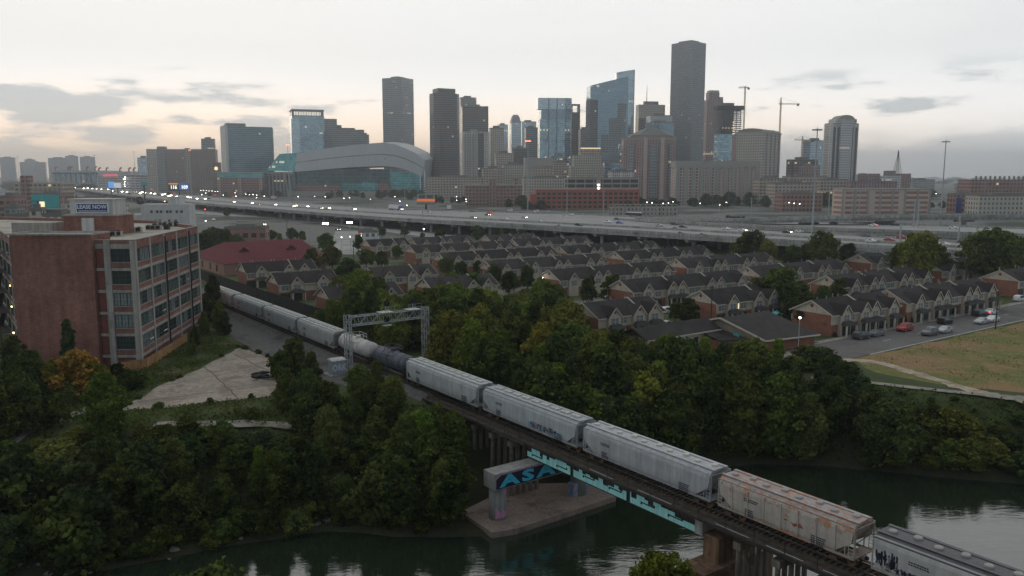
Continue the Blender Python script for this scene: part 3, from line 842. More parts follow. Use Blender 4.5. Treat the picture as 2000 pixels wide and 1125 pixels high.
# bridge
BR = thing('railway_bridge', UV(TRACK_U, 70, WATER_Z), 0, 'long railway trestle with a blue painted steel girder crossing the bayou', 'bridge')
def brp(name, b, m): return under(name, b, m, BR)
brp('deck', uvbox(MB(), TRACK_U - 2.0, TRACK_U + 2.0, -5, 110, .25, .66), M['timber'])
for s, nm in ((-1, 'girder'), (1, 'girder')):
    u = TRACK_U + s * 1.75
    g = brp(nm, uvbox(uvbox(uvbox(MB(), u - .03, u + .03, 54.0, 83.4, -1.75, .25), u - .22, u + .22, 54.0, 83.4, .17, .249), u - .22, u + .22, 54.0, 83.4, -1.80, -1.72), M['steel_dark'])
    for k in range(13):
        v = 54.1 + k * 29.2 / 12
        o = uvbox(MB(), u - .16, u + .16, v - .03, v + .03, -1.72, .17).build('stiffener', M['steel_dark'], g)
u = TRACK_U - 1.75 - .17
for (va, vb, sd_) in ((74.4, 83.2, 1), (64.5, 73.8, 2), (54.3, 63.9, 3)):
    r = random.Random(sd_ * 7); top = []; v = va
    while v < vb - .01:
        s_ = min(r.uniform(.5, 1.3), vb - v); z = r.choice([-.42, -.60, -.80, -1.0]); top += [(v, z), (v + s_, z)]; v += s_
    pts = [(va, -1.70)] + [(vb, -1.70)] + top[::-1]
    b = MB(); b.face([UV(u, v, z) for v, z in pts])
    p_ = brp('painted_panel', b, M['cyan'])
    b = MB()
    for k in range(2):
        v = va + .5 + k * 4.4 + r.uniform(0, 1.2); z = r.uniform(-1.25, -1.0)
        for q in ((v, v + 2.2, z - .08, z + .07), (v, v + .25, z, z + .26), (v + 1.95, v + 2.2, z - .25, z)): b.face([UV(u - .005, q[1], q[2]), UV(u - .005, q[0], q[2]), UV(u - .005, q[0], q[3]), UV(u - .005, q[1], q[3])])
    b.build('painted_line', M['black'], p_)
brp('bearing_beam', uvbox(MB(), TRACK_U - 2.3, TRACK_U + 2.3, 53.0, 54.0, -1.6, .2), M['concrete'])
# walkway on the near side, with posts and rails
W_U = TRACK_U - 2.9
brp('walkway', uvbox(MB(), W_U - .1, TRACK_U - 2.02, -5, 109, .42, .50), M['timber'])
brp('walkway_edge', uvbox(MB(), W_U - .18, W_U - .1, -5, 109, .30, .56), M['steel_dark'])
post = MB().box(-.035, .035, -.035, .035, 0, 1.05).mesh('rail_post', M['steel_dark'])
for k in range(32):
    o = share('rail_post', post, BR); o.location = UV(W_U - .05, 2 + k * 3.4, .56) - BR.location
for zz in (1.05, 1.55):
    b = MB(); b.bar(UV(W_U - .05, -5, zz), UV(W_U - .05, 109, zz), .035); brp('hand_rail', b, M['steel_dark'])
for (va, vb) in ((28, 32), (34, 39), (41, 45), (47, 51), (57, 62), (66, 70)):
    b = MB(); b.bar(UV(W_U + .25, va, .56), UV(W_U + .25, vb, .56), .10, .05); brp('cable_duct', b, M['galv'])
# pile bents
M['pile'] = mat('pile', (.20, .175, .145), .9, .3, .6, (.11, .09, .07), .1, .5, streak=.4)
def bent(v, top=-.55, n=5, mt='pile'):
    par = brp('bent_cap', uvbox(MB(), TRACK_U - 2.5, TRACK_U + 2.5, v - .45, v + .45, top - .75, top), M[mt])
    for k in range(n):
        u = TRACK_U - 2.1 + 4.2 * k / (n - 1); q = UV(u, v)
        zb = min(tz(q.x, q.y), -1.2) - .6
        b = MB(); b.tube((q.x, q.y, top - .7), (q.x + (k - 2) * .05, q.y, zb), .27, .27, 8); o = b.build('pile', M[mt], par)
def span(va, vb, mt='timber'): brp('stringer', uvbox(MB(), TRACK_U - 1.7, TRACK_U + 1.7, va, vb, -.55, .25), M[mt])
for v in (86.5, 91, 95.5, 100, 104.5): bent(v)
span(84.4, 110, 'concrete')
for v in (48.5, 44, 39.5, 35, 30.5, 26, 21.5): bent(v, mt='pile')
span(-5, 52.9)
brp('abutment', uvbox(MB(), TRACK_U - 3, TRACK_U + 3, 108.5, 111, -4, .25), M['concrete'])
# near river pier, stained brown
M['pier_brown'] = mat('pier_brown', (.20, .125, .08), .9, .3, .5, (.10, .065, .05), .1, .4, streak=.5)
brp('pier_wall', uvbox(MB(), TRACK_U - 4.6, TRACK_U + 6.4, 50.6, 53.0, WATER_Z - 1.5, -4.6), M['pier_brown'])
brp('pier_shelf', uvbox(MB(), TRACK_U - 5.2, TRACK_U + 7.0, 50.2, 53.4, -4.6, -3.9), M['pier_brown'])
brp('pier_block', uvbox(MB(), TRACK_U - 2.2, TRACK_U + 3.2, 50.9, 52.9, -3.9, -1.2), M['pier_brown'])
# far river pier with round columns and painted letters
PI = thing('bridge_pier', UV(57.2, 81.8, -8.6), GRID, 'concrete hammerhead pier with blue ASA lettering under the bridge', 'pier')
b = MB(); b.prism([(-1.3, -1.25), (15.5, -1.25), (15.5, 1.25), (-1.3, 1.25)], 4.5, 6.6)
cap_o = b.build('pier_cap', M['concrete'], PI)
for x in (0, 13.5):
    b = MB(); b.lathe([(1.12, -1.2), (1.12, 4.5)], (x, 0, 0), 20); o = b.build('pier_column', M['concrete'], PI, smooth=True)
    if x == 0:
        b = MB()
        for i in range(8):
            a0, a1 = R(-140) + R(13) * i, R(-140) + R(13) * (i + 1)
            b.face([(1.13 * math.cos(a0), 1.13 * math.sin(a0), .5 + .2 * (i % 2)), (1.13 * math.cos(a1), 1.13 * math.sin(a1), .5 + .2 * (i % 2)), (1.13 * math.cos(a1), 1.13 * math.sin(a1), 1.9 - .25 * (i % 3)), (1.13 * math.cos(a0), 1.13 * math.sin(a0), 1.9 - .25 * (i % 3))])
        b.build('graffiti', M['graf_pink'], o)
        b = MB()
        for i in range(3):
            a0, a1 = R(-80) + R(14) * i, R(-80) + R(14) * (i + 1)
            b.face([(1.13 * math.cos(a0), 1.13 * math.sin(a0), 3.6), (1.13 * math.cos(a1), 1.13 * math.sin(a1), 3.6), (1.13 * math.cos(a1), 1.13 * math.sin(a1), 4.3), (1.13 * math.cos(a0), 1.13 * math.sin(a0), 4.3)])
        b.build('graffiti', M['graf_pink'], o)
b = MB(); b.face([(-1.1, -1.255, 4.6), (10.5, -1.255, 4.6), (10.5, -1.255, 6.35), (-.4, -1.255, 6.35), (-1.1, -1.255, 5.9)]); b.build('painted_ground', M['graf_dark'], cap_o)
b = MB(); b.bar((-.4, -1.26, 6.4), (10.5, -1.26, 6.4), .02, .08); b.bar((-1.15, -1.26, 4.6), (-1.15, -1.26, 5.9), .02, .08); b.bar((-1.15, -1.26, 5.9), (-.4, -1.26, 6.4), .02, .08); b.build('painted_outline', M['graf_pink'], cap_o)
for ch, x in (('A', 1.0), ('S', 3.9), ('A', 6.8)):
    o = link('letter', text_mesh('letter', ch, 2.05, .02, M['graf_blue'], .09), cap_o, (x, -1.28, 5.42)); o.rotation_euler = (R(90), 0, 0); o.scale = (2.0, .95, 1)
sheet('concrete_apron', [UV(*q).to_2d() for q in [(54.2, 86), (54.0, 78.4), (57, 77.6), (74.2, 78.0), (75, 83.5), (66, 89.5)]], -8.25, M['apron'], 1.6)
o = MB(); o.cbox(UV(70.5, 81.6, -7.4), (2.6, 1.2, 1.9), 0, GRID)
tag(o.build('graffiti_block', M['graf_multi']), 'low graffiti covered block on the slab under the bridge', 'block')

# signal gantry
GA = thing('signal_gantry', UV(60.6, 133.0, .05), GRID, 'grey lattice signal gantry spanning the railway', 'signal gantry')
def lattice(b, a, c, w, n, r=.05):
    """four-chord lattice mast or beam from a to c"""
    a, c = Vector(a), Vector(c); d = (c - a).normalized()
    s1 = Vector((0, 1, 0)); s2 = d.cross(s1).normalized()
    cor = [s1 * i * w / 2 + s2 * j * w / 2 for i, j in ((-1,-1),(1,-1),(1,1),(-1,1))]
    for o in cor: b.bar(a + o, c + o, r * 2.0)
    for k in range(n):
        p, q = a.lerp(c, k / n), a.lerp(c, (k + 1) / n)
        for i in range(4):
            o1, o2 = cor[i], cor[(i + 1) % 4]
            if k % 2: o1, o2 = o2, o1
            b.bar(p + o1, q + o2, r)
            b.bar(q + o1, q + o2, r)
for x in (0, 15.8):
    b = MB(); lattice(b, (x, 0, 0), (x, 0, 10.4), 1.0, 9, .06); b.cbox((x, 0, .15), (1.7, 1.7, .4)); b.build('leg', M['galv'], GA)
b = MB(); lattice(b, (.55, 0, 9.3), (15.25, 0, 9.3), 1.6, 12, .06); beam = b.build('truss_beam', M['galv'], GA)
def signal(x, z, up):
    b = MB(); b.bar((x, -.3, z - 1.6 if up else z - 1.0), (x, -.3, z + (.6 if up else 1.4)), .12); b.build('signal_mast', M['galv'], GA)
    h = MB(); h.tube((x, -.75, z), (x, -.62, z), .62, .62, 18); h.tube((x, -1.25, z), (x, -.75, z), .3, .34, 12); ho = h.build('signal_head', M['black'], GA)
    MB().tube((x, -1.08, z), (x, -1.0, z), .2, .2, 10).build('lens', M['vent_red'], ho)
signal(7.4, 12.0, True); signal(13.0, 12.0, True); signal(7.4, 9.0, False)
for x in (7.4, 13.0):
    b = MB(); b.box(x - 1.3, x + 1.3, -1.2, 1.0, 10.25, 10.33)
    for px_ in (x - 1.3, x, x + 1.3): b.bar((px_, -1.2, 10.3), (px_, -1.2, 11.4), .05)
    b.bar((x - 1.3, -1.2, 11.4), (x + 1.3, -1.2, 11.4), .05); b.bar((x - 1.3, -1.2, 10.85), (x + 1.3, -1.2, 10.85), .05); b.build('platform', M['galv'], GA)
b = MB(); b.box(6.6, 8.2, -1.4, -.3, 7.9, 7.98); b.build('lower_platform', M['galv'], GA)
# relay cabinet
CB = thing('relay_cabinet', UV(58.6, 133.6, .1), GRID, 'white trackside relay cabinet with graffiti letters', 'cabinet')
M['cabinet'] = mat('cabinet', (.36, .37, .38), .6, .15, 1.0, streak=.2)
MB().prism([(-1.25, -1.0), (1.25, -1.0), (1.25, 1.0), (-1.25, 1.0)], 0, 2.5).build('housing', M['cabinet'], CB)
b = MB(); b.loft([[(-1.4, -1.15, 2.5), (1.4, -1.15, 2.5), (1.4, 1.15, 2.5), (-1.4, 1.15, 2.5)], [(-1.3, -.6, 2.78), (1.3, -.6, 2.78), (1.3, .6, 2.78), (-1.3, .6, 2.78)]]); b.build('lid', M['white_wall'], CB)
MB().box(-1.0, 1.0, -1.03, -1.0, .2, 2.3).build('door', M['cabinet'], CB)
o = link('graffiti_letters', text_mesh('graffiti_letters', 'ORK', 1.35, .01, M['graf_pale'], .03), CB, (0, -1.05, 1.2)); o.rotation_euler = (R(90), 0, 0); o.scale = (.95, 1.15, 1)
MB().cbox((0, 0, -.03), (4, 3.4, .15)).build('plinth', M['concrete'], CB)
# black fence on the far side of the track
FN = thing('track_fence', UV(77.2, 240, 0), 0, 'long black privacy fence between the railway and the houses', 'fence')
for k in range(30):
    v = 172 + k * 4.4
    b = MB(); p, q = UV(77.2, v), UV(77.2, v + 4.3)
    b.bar((p.x, p.y, 1.65), (q.x, q.y, 1.65), .06, 3.2); under('panel', b, M['fence_black'], FN)
    b = MB(); b.bar((p.x, p.y, 0), (p.x, p.y, 3.4), .12); under('post', b, M['black'], FN)

# ------------------------------------------------------------------ brick warehouse, front left
RZ = 23.3
A_, B_, C_, D_ = Vector((-91.5, 150.0, 0)), Vector((-76.0, 149.0, 0)), Vector((-68.7, 148.6, 0)), Vector((-73.2, 191.0, 0))
D2, L2, L_ = Vector((-93, 214, 0)), Vector((-150, 235, 0)), Vector((-118.4, 187.5, 0))
WH = thing('brick_warehouse', (-80, 165, -.1), 0, 'five storey red brick and concrete loft building with a sign on its roof', 'building')
def whp(name, b, m, par=None):
    o = b.build(name, m, par or WH)
    if par is None: o.location = -WH.location
    return o
INS = .35
def inset(p, q, d):                            # shift an edge inwards (away from outside, outside on the right of p->q)
    n = (q - p).normalized(); n = Vector((-n.y, n.x, 0)); return p + n * d, q + n * d
ci, di = inset(C_, D_, INS)
b = MB()
core = [A_ + Vector((.35, .45, 0)), B_ + Vector((0, .6, 0)), C_ + Vector((-.4, .45, 0)), D_ + Vector((-.4, -.35, 0)), D2, L2, L_ + Vector((.4, .2, 0))]
b.prism([(p.x, p.y) for p in core], -1.2, RZ - .65, 0, 1)
whp('wall', b, [M['brick'], M['roof_grav']])
M['pane_mirror'] = mat('pane_mirror', (.85, .85, .82), .18, .05, 1.0, metal=.9)
_wc = {}
def win_mesh(w, h, nx_, nz_):
    k = (w, h, nx_, nz_)
    if k not in _wc:
        b = MB()
        b.box(0, w, -.06, .10, 0, .10); b.box(0, w, -.06, .10, h - .10, h); b.box(0, .10, -.06, .10, .10, h - .10); b.box(w - .10, w, -.06, .10, .10, h - .10)
        for i in range(1, 3): x = w * i / 3; b.box(x - .08, x + .08, -.05, .08, .1, h - .1)
        for i in range(1, nx_):
            if i % (nx_ // 3): x = w * i / nx_; b.box(x - .025, x + .025, -.03, .06, .1, h - .1)
        for j in range(1, nz_): z = h * j / nz_; b.box(.1, w - .1, -.028, .058, z - .025, z + .025)
        pane = MB().box(.02, w / 3 - .02, .02, .04, .06, h - .06)
        _wc[k] = (b.mesh('window', M['window_frame']), {g: pane.mesh('pane', M[g]) for g in ('glass_dark', 'glass_green', 'glass_pale')})
    return _wc[k]
wr = random.Random(11)
def warehouse_window(p, rz, w, h, glass=None, nx_=9, nz_=3, opened=None):
    fm, pm = win_mesh(w, h, nx_, nz_)
    o = share('window', fm, WH, p - WH.location, rz)
    for i in range(3):
        g = glass or wr.choice(['glass_dark', 'glass_green', 'glass_green', 'glass_pale'])
        share('pane', pm[g], o, (w * i / 3, 0, 0))
    if opened is not None:
        b = MB(); b.cbox((0, 0, 0), (w / 3 - .3, 1.05, .04), 0, 0, R(-38))
        b.build('open_sash', M['pane_mirror'], o, (w * (opened + .5) / 3, -.5, h * .42))
    return o
OPEN = {(3, 2): 1, (1, 1): 1, (1, 0): 1, (0, 0): 1}
def facade_bays(p, q, n, pil, opened=None, sill0=3.0, glass=None, lit=None):
    """concrete frame with brick spandrels and a window in every bay, p -> q with the outside on the right"""
    L = (q - p).length; d = (q - p) / L; rz = math.atan2(d.y, d.x)
    out = Vector((d.y, -d.x, 0)); bw = L / n
    for i in range(n + 1):
        c = p + d * (i * bw); b = MB()
        w = pil if 0 < i < n else pil * 1.3
        x0 = -w / 2 if 0 < i < n else (0 if i == 0 else -w)
        b.box(x0, x0 + w, -.12, .55, -1.2, RZ - .02)
        o = b.build('pilaster', M['stone_trim'], WH, c - WH.location); o.rotation_euler = (0, 0, rz)
    for k in range(6):
        z = 1.55 + 4.05 * k
        b = MB(); b.box(.05, L - .05, -.05, .5, z, z + .55 if k < 5 else RZ - .65)
        o = b.build('floor_band', M['stone_trim'] if k < 5 else M['brick'], WH, p - WH.location); o.rotation_euler = (0, 0, rz)
    for i in range(n):
        x0, x1 = i * bw + pil / 2, (i + 1) * bw - pil / 2
        for k in range(5):
            z = sill0 + 4.05 * k
            b = MB(); b.box(x0, x1, 0.0, .5, z - .9, z); o = b.build('brick_spandrel', M['brick'], WH, p - WH.location); o.rotation_euler = (0, 0, rz)
            b = MB(); b.box(x0 - .05, x1 + .05, -.1, .3, z, z + .1); o = b.build('sill', M['stone_trim'], WH, p - WH.location); o.rotation_euler = (0, 0, rz)
            warehouse_window(p + d * x0 + Vector((0, 0, z + .1)) - out * .12, rz, x1 - x0, 2.45, glass, opened=(opened or {}).get((i, k)))
    return rz
rzR = facade_bays(C_, D_, 5, .75, OPEN)
facade_bays(L_, A_, 5, .8, {(4, 4): 1, (3, 4): 1})
# front bay between the blank tower and the corner
b = MB()
for x0, x1 in ((-74.3, -73.2), (-69.55, -68.72)): b.box(x0, x1, 148.5, 149.3, -1.2, RZ - .02)
whp('pilaster', b, M['stone_trim'])
for k in range(6):
    z = 1.55 + 4.05 * k; b = MB(); b.box(-75.9, -69.5, 148.72, 149.3, z, z + .5 if k < 5 else RZ - .65); whp('floor_band', b, M['stone_trim'])
for k in range(5):
    z = 3.0 + 4.05 * k
    b = MB(); b.box(-73.2, -69.55, 148.75, 149.3, z - .9, z); whp('brick_spandrel', b, M['brick'])
    b = MB(); b.box(-75.9, -74.3, 148.95, 149.4, z - .9, z + 2.55); whp('brick_infill', b, M['brick_dark'])
    b = MB(); b.box(-73.25, -69.5, 148.62, 149.2, z, z + .1); whp('sill', b, M['stone_trim'])
    warehouse_window(Vector((-73.2, 148.95, z + .1)), 0, 3.65, 2.45, 'glass_pale' if k in (1, 2) else 'glass_dark', 6, 3)
# blank stair tower
b = MB(); b.prism([(A_.x, A_.y - 1.0), (B_.x - .1, B_.y - 1.0), (B_.x - .1, B_.y + 6), (A_.x + .2, A_.y + 6)], -1.2, 24.3, 0, 1); whp('stair_tower', b, [M['brick'], M['roof_grav']])
b = MB()
for x0, x1, y0, y1 in ((A_.x - .1, B_.x, 148.0, 148.45), (A_.x - .1, A_.x + .35, 148.45, 155.6), (B_.x - .45, B_.x, 148.45, 154.8), (A_.x, B_.x, 154.9, 155.3)): b.box(x0, x1, y0 - .15, y1 - .15, 24.31, 24.62)
whp('tower_coping', b, M['stone_trim'])
# parapets
b = MB()
for p, q in ((C_, D_), (D_, D2), (L_, A_), (B_, C_), (D2, L2)):
    n = (q - p).normalized(); n = Vector((-n.y, n.x, 0))
    b.bar(p + n * .2 + Vector((0, 0, RZ - .3)), q + n * .2 + Vector((0, 0, RZ - .3)), .35, .7)
whp('parapet', b, M['brick'])
b = MB()
for p, q in ((C_, D_), (D_, D2), (L_, A_), (B_, C_), (D2, L2)):
    n = (q - p).normalized(); n = Vector((-n.y, n.x, 0))
    b.bar(p + n * .2 + Vector((0, 0, RZ + .1)), q + n * .2 + Vector((0, 0, RZ + .1)), .5, .1)
whp('coping', b, M['stone_trim'])
# drain pipes on the long face
for i in (2, 4):
    c = C_.lerp(D_, i / 5); b = MB(); dn = (D_ - C_).normalized(); out = Vector((dn.y, -dn.x, 0))
    b.tube(c + out * .28 + Vector((0, 0, -1)), c + out * .28 + Vector((0, 0, RZ - .4)), .14, n=8); whp('drain_pipe', b, M['black'])
# roof house and sign box
b = MB(); b.prism([(-94, 172), (-83, 172), (-83, 180), (-94, 180)], RZ - .7, 26.6, 0, 1); rh = whp('roof_house', b, [M['brick'], M['roof_grav']])
b = MB(); b.box(-94.2, -82.8, 171.8, 180.2, 26.6, 26.9); whp('roof_house_coping', b, M['stone_trim'])
b = MB(); b.box(-90.2, -87.6, 171.9, 172.1, 23.0, 26.2); whp('roof_door', b, M['white_wall'])
b = MB(); b.prism([(-92.6, 172.2), (-83.6, 172.2), (-83.6, 178), (-92.6, 178)], 26.9, 30.0); b.box(-92.8, -83.4, 172.0, 178.2, 30.0, 30.2); whp('sign_box', b, M['white_wall'])
b = MB(); b.box(-91.2, -84.4, 171.9, 172.2, 27.3, 29.3, 0); whp('sign_border', b, M['letter_white'])
b = MB(); b.box(-91.0, -84.6, 171.84, 171.895, 27.48, 29.15); sg = whp('sign_panel', b, M['navy'])
o = link('sign_letters', text_mesh('sign_letters', 'LEASE NOW', 1.12, .01, M['letter_white'], .02), WH, Vector((-87.8, 171.82, 28.5)) - WH.location); o.rotation_euler = (R(90), 0, 0)
b = MB(); r = random.Random(5); x = -90.6
while x < -85.0:
    w_ = r.uniform(.12, .3); b.box(x, x + w_, 171.815, 171.838, 27.62, 27.76); x += w_ + .09
whp('sign_small_print', b, M['letter_white'])
b = MB(); b.box(-105, -96.5, 172, 178, RZ - .65, 25.2); whp('roof_shed', b, M['stone_trim'])
# roof units stand on the roof: things of their own
M['unit'] = mat('unit', (.36, .35, .32), .6, .15, 1.5, tint=True)
ub = MB(); ub.box(-.55, .55, -.5, .5, .1, 1.05); ub.box(-.6, .6, -.55, .55, 0, .1); UBODY = ub.mesh('casing', M['unit'])
UFAN = MB().lathe([(.42, 0), (.42, .12), (.15, .14)], (0, 0, 1.05), 12).mesh('fan_guard', M['black'])
UGRILL = MB().box(-.48, .48, -.53, -.5, .2, .95).mesh('coil_grille', M['steel_dark'])
upos = [(189,463),(200,462),(211,462),(222,461.5),(233,461),(238,454),(248,454),(259,453.5),(272,453),(291,449),(304,444),(313,442),(323,442),(334,443),(344,442),(326,448),(240,436),(256,442),(250,441),(310,449),(246,446),(300,449)]
for k, (px, py) in enumerate(upos):
    p = G(px, py, RZ - .62)
    u_ = thing('air_conditioner', p, -.02)
    dark = k in (2, 14, 15, 16)
    share('casing', UBODY, u_, color=(.05, .05, .05) if dark else (.40, .38, .34)); share('fan_guard', UFAN, u_); share('coil_grille', UGRILL, u_)
    zone(u_, ('black' if dark else 'beige') + ' air conditioner on the warehouse roof', 'among the roof units', 'air conditioner', 'air conditioners on the warehouse roof')
# fire escape on the side
FE = thing('fire_escape', (-104, 164, -.1), 0, 'dark steel fire escape along the side of the brick loft building', 'fire escape')
dn = (L_ - A_).normalized(); out = Vector((dn.y, -dn.x, 0)) * -1
out = Vector((-dn.y, dn.x, 0))
for k in range(5):
    z = 3.6 + 4.05 * k; p, q = A_ + dn * 16 + out * 1.3, A_ + dn * 30 + out * 1.3
    b = MB(); b.bar(p + Vector((0, 0, z)), q + Vector((0, 0, z)), 1.8, .12); under('landing', b, M['steel_dark'], FE)
    b = MB(); b.bar(p + out * .9 + Vector((0, 0, z + 1.1)), q + out * .9 + Vector((0, 0, z + 1.1)), .08); b.bar(p + out * .9 + Vector((0, 0, z + .5)), q + out * .9 + Vector((0, 0, z + .5)), .06); under('railing', b, M['steel_dark'], FE)
    if k: b = MB(); b.bar(p + dn * 2 + Vector((0, 0, z)), q - dn * 3 + Vector((0, 0, z - 4.05)), .8, .15); under('stair_flight', b, M['steel_dark'], FE)
b = MB()
for s in (16, 23, 30): b.bar(A_ + dn * s + out * 2.2 + Vector((0, 0, -1)), A_ + dn * s + out * 2.2 + Vector((0, 0, 21)), .16)
under('frame', b, M['steel_dark'], FE)
# lit wall lamps
for px, py in ((21, 556), (24, 597), (27, 648)):
    p = PY(px, py, 163)
    l_ = thing('wall_lamp', p)
    MB().tube((0, .9, .25), (0, .05, .25), .05).build('bracket', M['black'], l_); MB().lathe([(.12, .12), (.34, .02), (.36, -.02)], (0, 0, 0), 12).build('lamp_shade', M['black'], l_)
    MB().lathe([(.12, -.32), (.26, -.18), (.22, -.03)], (0, 0, 0), 12).build('bulb', M['lamp_warm'], l_)
    nm_ = {556: 'topmost', 597: 'middle', 648: 'lowest'}[py]
    tag(l_, f'orange lit wall lamp on the side of the brick building, {nm_} of three', 'lamp', 'wall lamps of the brick building')
# board fence in front
FW = thing('board_fence', G(290, 716), 0, 'orange brown wooden board fence at the foot of the brick building', 'fence')
fp = [G(238, 728), G(287, 720), G(318, 700), G(349, 680), G(366, 668)]
for a, c in zip(fp, fp[1:]):
    L = (c - a).length; n = max(1, int(L / 1.2))
    for k in range(n):
        b = MB(); p, q = a.lerp(c, k / n), a.lerp(c, (k + .97) / n); hh = 1.9 + random.uniform(-.06, .06)
        b.bar((p.x, p.y, hh / 2), (q.x, q.y, hh / 2), .05, hh); under('board', b, M['fence_wood'], FW)

# ------------------------------------------------------------------ town house rows
HR = R(33.8)
EAVE, RIDGE, HD = 4.8, 7.4, 5.3
hs = random.Random(3)
def mk_window(w, h, n=2):
    b = MB(); b.box(-w/2 - .1, w/2 + .1, -.07, .05, -.1, 0); b.box(-w/2 - .1, w/2 + .1, -.07, .05, h, h + .1); b.box(-w/2 - .1, -w/2, -.07, .05, 0, h); b.box(w/2, w/2 + .1, -.07, .05, 0, h)
    for i in range(1, n): x = -w/2 + w * i / n; b.box(x - .05, x + .05, -.06, .05, 0, h)
    b.box(-w/2, w/2, -.055, .05, h/2 - .03, h/2 + .03)
    return b.mesh('window', M['cream_trim']), MB().box(-w/2, w/2, -.02, .02, 0, h).mesh('pane', M['glass_house'])
M['glass_house'] = mat('glass_house', (.20, .235, .25), .12, .35, .9, spec=.9)
M['canopy'] = mat('canopy', (.060, .055, .050), .9, .2, 1.0)
W2, W1 = mk_window(1.9, 1.45), mk_window(1.0, 1.4, 1)
def hwin(T, x, y, z, kind=W2, rz=0.0):
    o = share('window', kind[0], T, (x, y, z), rz); share('pane', kind[1], o); return o
GW = 3.4
def gable_meshes():
    h = GW / 2
    w = MB(); w.loft([[(-h, y, 0), (h, y, 0), (h, y, 4.95), (0, y, 6.8), (-h, y, 4.95)][::-1] for y in (0, 2.4)])
    ro = MB(); n = (6.8 - 4.95) / h
    for s in (-1, 1):
        ro.loft([[(s * (h + .28), y, 4.95 - .28 * n), (s * (h + .28), y, 5.09 - .28 * n), (0, y, 6.95), (0, y, 6.81)] for y in (-.32, 4.4)])
    tr = MB()
    for s in (-1, 1): tr.bar((s * (h + .25), -.34, 4.93 - .25 * n), (0, -.34, 6.82), .06, .2)
    ve = MB().tube((0, -.03, 5.85), (0, .05, 5.85), .36, n=14)
    return w.mesh('gable_bay', M['cream']), ro.mesh('gable_roof', M['shingle']), tr.mesh('barge_board', M['cream_trim']), ve.mesh('gable_vent', M['vent_red'])
GB = gable_meshes()
def porch_meshes():
    r = MB(); r.loft([[(-2.0, -1.7, 2.5), (2.0, -1.7, 2.5), (2.0, 0, 2.5), (-2.0, 0, 2.5)], [(-1.4, -.9, 3.15), (1.4, -.9, 3.15), (1.4, 0, 3.3), (-1.4, 0, 3.3)]])
    p = MB().box(-.16, .16, -.16, .16, 0, 2.5)
    d = MB().box(-.5, .5, -.03, .02, 0, 2.1)
    g = MB().box(-1.4, 1.4, -.03, .03, 0, 2.15)
    return r.mesh('porch_roof', M['canopy']), p.mesh('porch_post', M['cream_trim']), d.mesh('door', M['vent_red']), g.mesh('entrance', M['glass_dark'])
PM = porch_meshes()
VENT = MB().tube((0, 0, -.3), (0, 0, .75), .09, n=6).mesh('vent_pipe', M['galv'])
